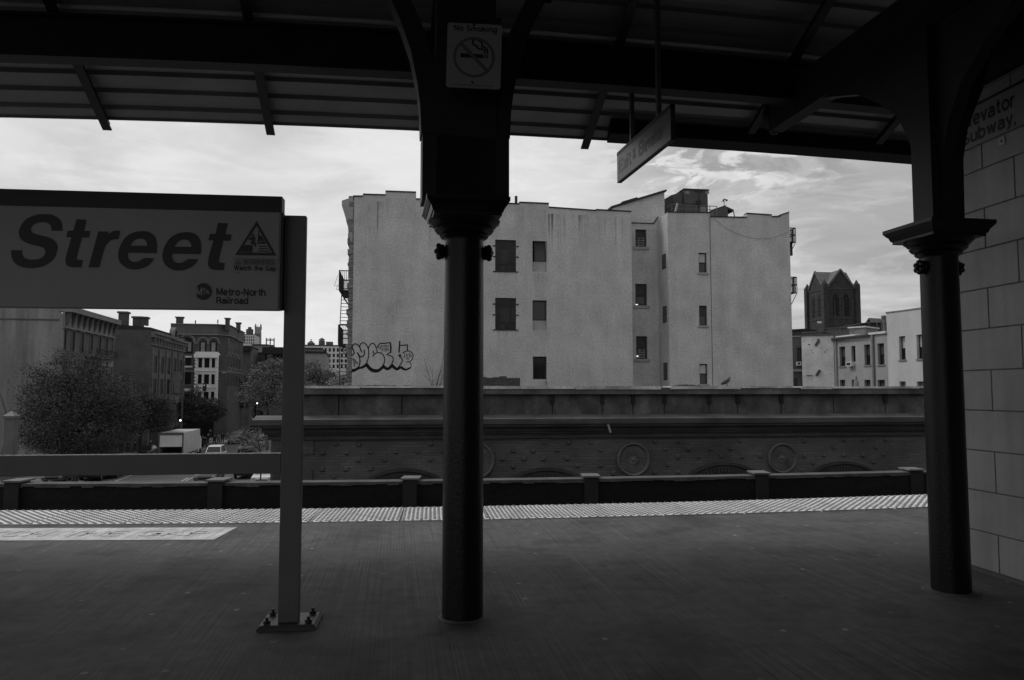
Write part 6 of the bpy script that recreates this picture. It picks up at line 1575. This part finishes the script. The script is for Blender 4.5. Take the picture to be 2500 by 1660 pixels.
# ---- people
SK = mat('skin_tone', .18, .6)
def person_parts(pose, coat, trouser, hair, label, px, d, rz):
    c = plan(px, d); r = empty('person', (c.x, c.y, G + .135), rz, label, 'person', 'people walking on the left pavement')
    sw = {'walk': .26, 'stand': .05, 'stride': .34}[pose]
    hip, kn, an = .92, .50, .09
    V = [(0, 0, .95), (0, 0, 1.12), (0, 0, 1.38), (0, 0, 1.47), (0, .0, 1.56), (0, -.015, 1.66), (0, 0, 1.72)]; E = [(0, 1), (1, 2), (2, 3), (3, 4), (4, 5), (5, 6)]; Rr = [(.15, .12), (.14, .11), (.17, .11), (.07, .07), (.055, .055), (.08, .095), (.06, .07)]
    def ch(parent, pts, rad):
        k = parent
        for p, q in zip(pts, rad): V.append(p); E.append((k, len(V) - 1)); Rr.append((q, q)); k = len(V) - 1
    for s in (-1, 1):
        f = s * sw
        ch(0, [(s * .09, 0, .90), (s * .10, f * .55, .50), (s * .10, f * 1.1 + .02, .09), (s * .10, f * 1.1 - .13, .04)], [.095, .06, .042, .035])
        ch(2, [(s * .20, 0, 1.39), (s * .25, -f * .35, 1.12), (s * .24, -f * .9 - .06, .90), (s * .235, -f * 1.0 - .08, .83)], [.06, .043, .033, .025])
    skin_mesh('body', V, E, Rr, SK, r, 1, 0)
    V2, E2, R2 = V[:4], [(0, 1), (1, 2), (2, 3)], [(.175, .14), (.16, .13), (.19, .13), (.075, .075)]
    idx = 4
    for s in (-1, 1):
        f = s * sw; a = len(V2); V2 = V2 + [(s * .20, 0, 1.39), (s * .25, -f * .35, 1.12), (s * .24, -f * .9 - .06, .92)]; E2 = E2 + [(2, a), (a, a + 1), (a + 1, a + 2)]; R2 = R2 + [(.075, .075), (.058, .058), (.045, .045)]
    V2 = V2 + [(0, 0, .80)]; E2 = E2 + [(0, len(V2) - 1)]; R2 = R2 + [(.18, .14)]
    skin_mesh('coat', V2, E2, R2, coat, r, 1, 0)
    V3 = [(0, 0, .97)]; E3 = []; R3 = [(.15, .12)]
    for s in (-1, 1):
        f = s * sw; a = len(V3); V3 += [(s * .09, 0, .88), (s * .10, f * .55, .50), (s * .10, f * 1.1 + .02, .10)]; E3 += [(0, a), (a, a + 1), (a + 1, a + 2)]; R3 += [(.105, .105), (.075, .075), (.06, .06)]
    skin_mesh('trousers', V3, E3, R3, trouser, r, 1, 0)
    mb = MB(); mb.ball((0, .012, 1.70), .098, 10, 7, (.92, 1.05, 1.0)); mb.build('hair', hair, r, smooth=True)
    return r
DK = mat('dark_coat', .012, .8); DK2 = mat('charcoal_coat', .03, .8); LT = mat('light_jacket', .16, .8); HR = mat('dark_hair', .008, .7)
for a in ((('stand'), DK, DK, HR, 'person in black standing left of the truck, nearest the stained wall', 300, 96, .3), ('walk', DK, DK2, HR, 'person in a black coat walking between the standing one and the truck', 334, 96, 2.8), ('stand', DK2, DK, HR, 'person in charcoal waiting right beside the truck body', 372, 99, 1.2),
          ('walk', DK, DK, HR, 'person in dark clothes walking nearest behind the truck', 504, 106, 3.0), ('stride', DK, DK, HR, 'person in black striding in the middle of the pavement group', 527, 110, 3.1), ('walk', LT, DK2, HR, 'person in a light jacket within the pavement group', 537, 113, .1),
          ('stand', DK, DK2, HR, 'person in black at the back of the pavement group', 517, 126, .0), ('stand', DK, DK, HR, 'person in black close beside the nearest dark walker at the truck', 511, 114, .8), ('walk', DK2, DK2, HR, 'person in charcoal alone under the low dark tree', 470, 112, 1.6), ('stand', DK, DK, HR, 'person in black waiting left of the truck by the medium dark tree', 352, 100, .9), ('walk', DK, DK2, HR, 'person in black walking between the kiosk and the truck, second from the kiosk', 318, 98, 2.0), ('stand', DK, DK, HR, 'person in black at the kerb just behind the truck body', 498, 108, 2.0), ('stand', LT, DK, HR, 'person in a light jacket under the largest tree', 205, 93, .4), ('stand', DK, DK, HR, 'person in black next to the light jacket under the largest tree', 213, 94, 1.4), ('walk', DK2, DK, HR, 'person in a charcoal coat nearest the kerb by the oncoming car', 546, 117, 3.3), ('walk', DK, DK, HR, 'small far person in black crossing beyond the oncoming car', 568, 170, 3.0)):
    person_parts(*a)
# pale kiosk on the pavement and a dark tent
kp = front_plane(270, 296, 99); kr = kp.root('pavement_kiosk', 'pale low kiosk on the pavement behind the standing person', 'kiosk')
mb = MB(); mb.box(0, kp.len, 0, 1.5, .13, 2.2); mb.build('kiosk_body', mat('kiosk_grey', .11, .8), kr); mb = MB(); mb.box(-.3, kp.len + .3, -.5, 1.7, 2.21, 2.35); mb.build('roof', M_ROOFD, kr)

# ================================================================== HOUSES AND CHURCH ON THE RIGHT
M_R3 = mat('grey_render', 0.297, .9, .12, .5, .1, streak=.12, streak_scale=(1.2, 1.2, .15), fine=.08)
M_R4 = mat('pale_render', .47, .9, .08, .5, .1, streak=.08, streak_scale=(1.2, 1.2, .12), fine=.06)
M_R2 = brick_mat('whitewashed_brick', .66, .54, .21, .07, .012, var=.10, big=.16, bump=.8)
C3 = plan(2040, 67); C4 = plan(2170, 60.5); C5 = plan(2270, 56.6)
P3 = Plane(C3, C4, G); P4 = Plane(C4, C5, G)
# grey house
r3 = P3.root('grey_rear_house', 'two storey grey rendered rear house with four tall windows and a downpipe', 'building')
w3 = rects_px(P3, [(2049, 845, 2063, 893), (2078, 843, 2088, 882), (2109.5, 840, 2124, 890), (2142, 837, 2158, 889), (2050, 926, 2063, 960), (2079, 926, 2090, 960), (2110, 926, 2125, 960), (2142, 926, 2160, 960)])
t3a, t3b = P3.loc(2040, 826)[1], P3.loc(2168, 815)[1]; t3 = (t3a + t3b) / 2
wall_mesh(0, P3.len - .01, 0, [(0, P3.len - .01, t3, t3)], w3, .28, 12).build('wall', M_R3, r3)
for i, h in enumerate(w3): window(r3, *h, rev=.28, fm=M_WF, gm=M_GL, sill=(M_TRIM if i < 4 and i != 1 else False), blind=(mat('blind_dim', .05), .5) if i != 1 else None)
mb = MB(); mb.box(-.1, P3.len * .70, -.22, .0, t3 - .1, t3 + .05); mb.build('gutter', mat('gutter_grey', .05, .7), r3)
mb = MB(); mb.box(P3.len * .70, P3.len - .02, -.16, .3, t3 - .02, t3 + .16); mb.build('pale_edge', M_TRIMW, r3); mb = MB(); mb.box(0, P3.len * .4, .1, .8, t3 + .05, t3 + .2); mb.build('pale_edge', M_TRIMW, r3)
q = P3.loc(2134, 880)[0]; mb = MB(); mb.tube((q, -.12, 0), (q, -.12, t3), .10, n=8); mb.tube((.35, -.1, 0), (.35, -.1, t3), .06, n=8); mb.build('downpipe', mat('pipe_grey', .20, .6), r3)
def aircon(pl, root, px, py0, py1, wpx):
    x0, x1 = pl.loc(px - wpx / 2, py0)[0], pl.loc(px + wpx / 2, py0)[0]; z0, z1 = pl.loc(px, py1)[1], pl.loc(px, py0)[1]
    mb = MB(); mb.box(x0, x1, -.35, .15, z0, z1); a = mb.build('air_conditioner', M_TRIMW, root)
    mb = MB(); mb.box(x0 + .08, x1 - .08, -.36, -.351, z0 + .07, z1 - .07); mb.build('grille', M_TAR, a)
aircon(P3, r3, 2080, 882, 893, 13)
# pale tall house
r4 = P4.root('pale_rear_house', 'tall pale rendered house next to the right column with two tall windows', 'building')
w4 = rects_px(P4, [(2194.5, 822, 2209.5, 877), (2237, 818, 2252, 875), (2196, 930, 2211, 960), (2238, 930, 2254, 960)])
t4 = P4.loc(2170, 765)[1]; L4 = P4.len + 9
wall_mesh(0, L4, 0, [(0, L4, t4, t4)], w4, .30, 12).build('wall', M_R4, r4)
for i, h in enumerate(w4): window(r4, *h, rev=.30, fm=M_WF, gm=M_GL, sill=M_TRIM if i < 2 else False, blind=(M_BL if i < 2 else M_TRIM, .46 if i < 2 else .8))
mb = MB(); mb.box(-.05, L4, -.05, .4, t4 + .002, t4 + .09); mb.build('parapet_edge', M_TRIM, r4)
sx_ = P4.loc(2258, 700)[0]; zs = P4.loc(2258, 676)[1]
ck = empty('tall_stack', (P4.A + P4.d * sx_ + P4.n * 1.5).to_3d() + Vector((0, 0, G + t4)), P4.ang, 'tall thin pale stack rising behind the right column', 'stack')
mb = MB(); mb.box(-.2, .25, 0, .45, 0, zs - t4 - .1); mb.build('shaft', M_R4, ck); mb = MB(); mb.box(-.26, .31, -.06, .51, zs - t4 - .1, zs - t4 + .05); mb.build('cap', M_TRIM, ck)
# whitewashed brick side
P2 = Plane(plan(1960, 68), C3 + Vector((.0, .0)), G)
r2 = P2.root('whitewashed_house', 'peeling whitewashed brick house end with two slanting dark marks', 'building')
t2 = P2.loc(2000, 821)[1]
wall_mesh(0, P2.len - .05, 0, [(0, P2.len - .05, t2, t2)], [], .2, 10).build('wall', M_R2, r2)
mb = MB(); mb.box(-.05, P2.len - .04, -.08, .5, t2 + .002, t2 + .14); mb.build('coping', mat('coping_grey', .09, .8), r2)
mb = MB()
for px, py in ((1995, 836), (1997, 909)):
    a = P2.loc(px - 4, py + 7); b = P2.loc(px + 5, py - 7); mb.bar((a[0], -.05, a[1]), (b[0], -.05, b[1]), .22, .1, (0, 1, 0))
a_, b_2 = P2.loc(1969, 915), P2.loc(1984, 916); mb.box(a_[0], b_2[0], -.08, -.01, a_[1] - .03, a_[1] + .02); mb.build('wall_anchor', mat('anchor_dark', .07, .8), r2)
mb = MB(); rr_ = random.Random(2)
for px, py, s in ((1975, 840, 3), (1982, 854, 2), (1985, 860, 1.6), (2014, 858, 2.2), (2019, 853, 2), (2005, 848, 1.6)):
    a = P2.loc(px, py); k = s / F * 67; mb.add([(a[0] + k * math.cos(t) * rr_.uniform(.6, 1.3), -.004, a[1] + k * .6 * math.sin(t) * rr_.uniform(.6, 1.3)) for t in [i * .785 for i in range(8)]], [tuple(range(8))])
mb.build('bare_patches', mat('bare_brick', .10, .9), r2)
# dark house in the gap
P1_ = Plane(plan(1905, 73), plan(1962, 72.6), G)
r1 = P1_.root('shaded_house', 'dark narrow house front squeezed between the tenement and the whitewashed wall', 'building')
w1 = rects_px(P1_, [(1945, 848, 1956, 884), (1928, 923, 1946, 955)])
t1 = P1_.loc(1950, 824)[1]
wall_mesh(0, P1_.len, 0, [(0, P1_.len, t1, t1)], w1, .25, 8).build('wall', mat('shaded_render', .085, .9, .2, .5, .1), r1)
for h in w1: window(r1, *h, rev=.25, fm=M_WF, gm=M_GL, sill=M_TRIM)
aircon(P1_, r1, 1949, 882, 891, 11)
mb = MB(); a = P1_.loc(1928, 900); b = P1_.loc(1957, 906); mb.box(a[0], b[0], -.3, 0, b[1], a[1]); mb.box(0, P1_.len, -.15, 0, t1 + .0, t1 + .12); mb.build('ledge', M_TRIM, r1)
# ---- church tower
NC = plan(2020, 150); TLn = 6.78; ta = R(6.8)
ct = empty('church_tower', (NC.x, NC.y, G), ta, 'dark gothic church tower with steep gables, corner pinnacles and twin lancet windows', 'church tower')
PT_ = Plane(NC, NC + Vector((math.cos(ta), math.sin(ta))) * TLn, G)
M_CH = mat('church_stone', 0.042, .95, .35, 1.0, .4, fine=.25); M_CHL = mat('church_trim', .13, .9, .2, 1); M_SLATE = mat('slate_roof', .12, .7, .15, 1)
ze, za = PT_.loc(2045, 706)[1], PT_.loc(2055, 660)[1]; zpk = PT_.loc(2092, 688)[1]
mb = MB(); L_ = TLn; mb.box(0, L_, 0, L_, 0, ze); h = L_ / 2
mb.prism([(0.3, ze), (L_ - .3, ze), (h, za - .35)], 'y', .0, L_); mb.prism([(0.3, ze), (L_ - .3, ze), (h, za - .35)], 'x', 0, L_); mb.build('tower_body', M_CH, ct)
mb = MB()
for (p, q) in (((.3, ze + .1), (h, za)), ((L_ - .3, ze + .1), (h, za))):
    mb.bar((p[0], L_ / 2, p[1]), (q[0], L_ / 2, q[1]), L_ * .97, .16); mb.bar((L_ / 2, p[0], p[1]), (L_ / 2, q[0], q[1]), L_ * .97, .16)
mb.build('roof', M_SLATE, ct)
mb = MB()
for (p, q) in (((.2, ze), (h, za + .1)), ((L_ - .2, ze), (h, za + .1))):
    mb.bar((p[0], -.05, p[1]), (q[0], -.05, q[1]), .3, .34); mb.bar((-.05, p[0], p[1]), (-.05, q[0], q[1]), .3, .34)
mb.build('gable_coping', M_CHL, ct)
mb = MB(); s = .62
for x in (0, L_):
    for y in (0, L_):
        mb.box(x - s, x + s, y - s, y + s, 0, ze - 8); mb.box(x - s * .8, x + s * .8, y - s * .8, y + s * .8, ze - 8, ze + .9); mb.lathe([(s * .95, ze + .9), (s * .9, ze + 1.0), (.05, zpk + .3)], 6, (x, y))
mb.build('corner_buttresses', M_CH, ct)
def lancet(x, z0, z1, w, face):
    mb = MB(); P_ = [(-w, z0), (w, z0), (w, z1 - w * 1.6), (w * .6, z1 - w * .6), (0, z1), (-w * .6, z1 - w * .6), (-w, z1 - w * 1.6)]
    if face == 'f': mb.add([(x + a, -.03, b) for a, b in P_], [tuple(range(7))])
    else: mb.add([(-.03, x + a, b) for a, b in P_], [tuple(range(7))[::-1]])
    w_o = mb.build('lancet_window', M_WIN, ct); mb = MB(); k = 0; z = z0 + .3
    while z < z1 - w * 1.5:
        (mb.box(x - w, x + w, -.14, -.04, z, z + .28) if face == 'f' else mb.box(-.14, -.04, x - w, x + w, z, z + .28)); z += .75
    mb.build('louvres', mat('louvre_dark', .02, .9), w_o)
zl0, zl1 = PT_.loc(2055, 772)[1], PT_.loc(2055, 717)[1]
for x in (L_ * .34, L_ * .66): lancet(x, zl0, zl1, .62, 'f'); lancet(x, zl0, zl1, .5, 's')
mb = MB()
for px in (2037, 2058.5, 2080): x = PT_.loc(px, 740)[0]; mb.box(x - .12, x + .12, -.12, -.003, zl0 - .3, zl1 - 1.0)
for z in (zl0 - .6, ze - .1): mb.box(0, L_, -.1, -.003, z, z + .18); mb.box(-.1, -.003, 0, L_, z, z + .18)
mb.build('stone_ribs', mat('church_mid', .06, .9), ct)
# ---- roof clutter on the right
def roof_box(name, label, px0, px1, py0, py1, d, m, dep=3, cat='roof hut', cap=None):
    A, B = plan(px0, d), plan(px1, d * .985); pl = Plane(A, B, G); q0, q1 = pl.loc(px0, py0)[1], pl.loc(px0, py1)[1]
    r = empty(name, (A.x, A.y, G + q1), pl.ang, label, cat); mb = MB(); mb.box(0, pl.len, 0, dep, -2, q0 - q1 - .1); mb.build('hut_body', m, r)
    mb = MB(); mb.box(-.12, pl.len + .12, -.12, dep + .12, q0 - q1 - .0995, q0 - q1 + .03); mb.build('roof', cap or m, r); return r
roof_box('roof_parapet', 'small pale parapet box on the roofs below the church tower', 2078, 2116, 800, 815, 74, M_TRIM, 3, cap=M_TRIMW)
roof_box('dark_roof_hut', 'dark flat roof hut at the edge of the tenement below the church tower', 1932, 1970, 806, 825, 90, M_ROOFD, 3)
roof_box('brick_roof_hut', 'long dark brick hut between the church tower and the grey house', 2022, 2100, 802, 826, 110, M_RB, 6)
roof_box('dark_long_roof', 'dark long roof strip behind the mushroom shaped vent', 2100, 2185, 790, 820, 100, M_ROOFD, 4)
roof_box('roof_plinth', 'low dark plinth with a small chimney beside the tenement edge', 1965, 2010, 812, 826, 86, M_FARD, 3)
gp = Plane(plan(2108, 105), plan(2144, 103), G); gb = gp.root('gabled_house', 'small steep dark gable right of the church tower', 'building')
za1, za0 = gp.loc(2129, 778)[1], gp.loc(2110, 806)[1]; mb = MB(); mb.prism([(0, 0), (gp.len, 0), (gp.len, za0), (gp.len * .58, za1), (0, za0)], 'y', 0, 8); mb.build('wall', mat('gable_dark', .05, .9), gb)
mb = MB(); mb.bar((0, 4, za0), (gp.len * .58, 4, za1 + .05), 8.3, .12); mb.bar((gp.len, 4, za0), (gp.len * .58, 4, za1 + .05), 8.3, .12); mb.build('roof', M_CHL, gb)
pv = at(2159, 806, 63); vt = empty('mushroom_vent', (pv.x, pv.y, pv.z), 0, 'grey mushroom shaped vent pipe left of the pale house', 'vent')
h = at(2159, 771, 63).z - pv.z; mb = MB(); mb.lathe([(.12, -.6), (.12, h - .22)], 10); mb.build('pipe_run', mat('vent_grey', .12, .6), vt); mb = MB(); mb.lathe([(.15, h - .3), (.2, h - .22), (.24, h - .08), (.1, h)], 12); mb.build('vent_cap', mat('vent_grey', .12), vt)
for i, (pts, d, lab) in enumerate((([(2050, 800), (2100, 791), (2122, 788)], 76, 'thin roof railing running up in front of the church tower foot'), ([(2141, 784), (2172, 782)], 68, 'short thin roof railing beside the mushroom vent'), ([(2040, 811), (2084, 809)], 69, 'low thick roof railing on the corner of the grey house'))):
    P_ = [at(a, b, d) for a, b in pts]; o = P_[0]; r = empty('roof_railing', (o.x, o.y, o.z - 1.1), 0, lab, 'railing'); mb = MB()
    for a, b in zip(P_[:-1], P_[1:]): mb.tube(a - o + Vector((0, 0, 1.1)), b - o + Vector((0, 0, 1.1)), .035, n=5)
    n = 4
    for k in range(n): q = P_[0].lerp(P_[-1], k / (n - 1)) - o; mb.tube((q.x, q.y, q.z + (0)), (q.x, q.y, q.z + 1.1), .03, n=5)
    mb.build('pipes', mat('railing_grey', .10), r)
sn = at(2001, 800, 80); so = empty('roof_light', (sn.x, sn.y, sn.z - 1.2), 0, 'tiny pale sign box on a thin pole before the church tower', 'lamp'); mb = MB(); mb.tube((0, 0, 0), (0, 0, 1.9), .03, n=5); mb.build('post', M_FARD, so)
k = at(2001, 788, 80).z - (sn.z - 1.2); mb = MB(); mb.box(-.2, .2, -.05, .05, k - .1, k + .1); mb.build('lamp_head', M_TRIMW, so)
# pale pointed finial on a roof behind the parapet
pf_ = at(2091, 946, 58); fo = empty('roof_finial', (pf_.x, pf_.y, G + .0), 0, 'thin pale pointed finial standing before the lower windows of the grey house', 'finial')
h0 = pf_.z - G; h1 = at(2091, 914, 58).z - G; mb = MB(); mb.lathe([(.22, 0), (.20, h0), (.17, h0 + (h1 - h0) * .5), (.08, h0 + (h1 - h0) * .62), (.10, h0 + (h1 - h0) * .7), (.02, h1)], 10); mb.build('shaft', M_TRIM, fo, smooth=True)
# traffic signals on mast arms, a hanging banner
def signal(px, d, pyt, pxe, pye, label):
    p = at(px, pyt, d); r = empty('traffic_signal', (p.x, p.y, G), 0, label, 'traffic signal', 'traffic signals on mast arms'); h = p.z - G; e = at(pxe, pye, d) - Vector((p.x, p.y, G))
    mb = MB(); mb.poly([(0, 0, 0), (0, 0, h + .6)], [.14, .09], 8); mb.build('post', mat('lamp_post_grey', .09), r)
    mb = MB(); mb.poly([(0, 0, h), tuple(e)], [.07, .05], 6); mb.build('mast_arm', mat('lamp_post_grey', .09), r)
    mb = MB(); mb.box(e.x - .2, e.x + .2, -.2, .15, e.z - 1.1, e.z - .05); hd = mb.build('signal_head', mat('signal_dark', .03), r)
    mb = MB(); mb.ball((e.x, -.2, e.z - .3), .07, 8, 6); mb.build('lit_lens', emit('signal_glow', .4), hd)
signal(446, 104, 942, 500, 934, 'traffic signal with a thin arm reaching in front of the white bay')
signal(556, 128, 986, 626, 968, 'traffic signal with an arm reaching over the road towards the pale leaved tree')
bn = PB.loc(437, 905, -.9); b0_ = PB.loc(437, 958, -.9)[1]
br_ = empty('hanging_banner', (PB.A + PB.d * bn[0] - PB.n * .1).to_3d() + Vector((0, 0, G + b0_)), PB.ang, 'pale upright banner hanging off the far end of the ornate front', 'banner')
mb = MB(); mb.box(-.03, .03, -1.05, -.15, 0, bn[1] - b0_); mb.build('cloth', mat('banner_pale', .20, .8), br_); mb = MB(); mb.box(-.04, .04, -1.1, 0, bn[1] - b0_ + .005, bn[1] - b0_ + .07); mb.build('rod', M_FE, br_)
# antennas on the arched house
for px, d, pt_2, lab in ((471, 128, 782, 'small dish aerial on the arched house roof'), (526, 128, 780, 'thin upright aerial on the arched house roof')):
    q = at(px, 794, d); t_ = at(px, pt_2, d).z - q.z; r = empty('aerial', (q.x, q.y + 1, q.z), 0, lab, 'aerial'); mb = MB(); mb.tube((0, 0, -.5), (0, 0, t_), .05, n=5); mb.box(-.08, .08, -.05, .05, t_ * .4, t_); mb.build('rods', M_TAR, r)
# shop fronts under the trees: dark openings with pale fascia strips
for pl, r, n_, f in ((PA, ra, 4, .16), (PB, rb, 3, .10)):
    mb = MB(); m2 = MB()
    for k in range(n_): a = pl.len * (k + .08) / n_; b = pl.len * (k + .92) / n_; mb.box(a, b, -.05, -.004, .3, 2.7); m2.box(a, b, -.5, -.004, 2.9, 3.5)
    mb.build('shop_window', M_WIN, r); m2.build('shop_fascia', mat('fascia_%d' % int(f * 100), f, .8, .4, 1), r)
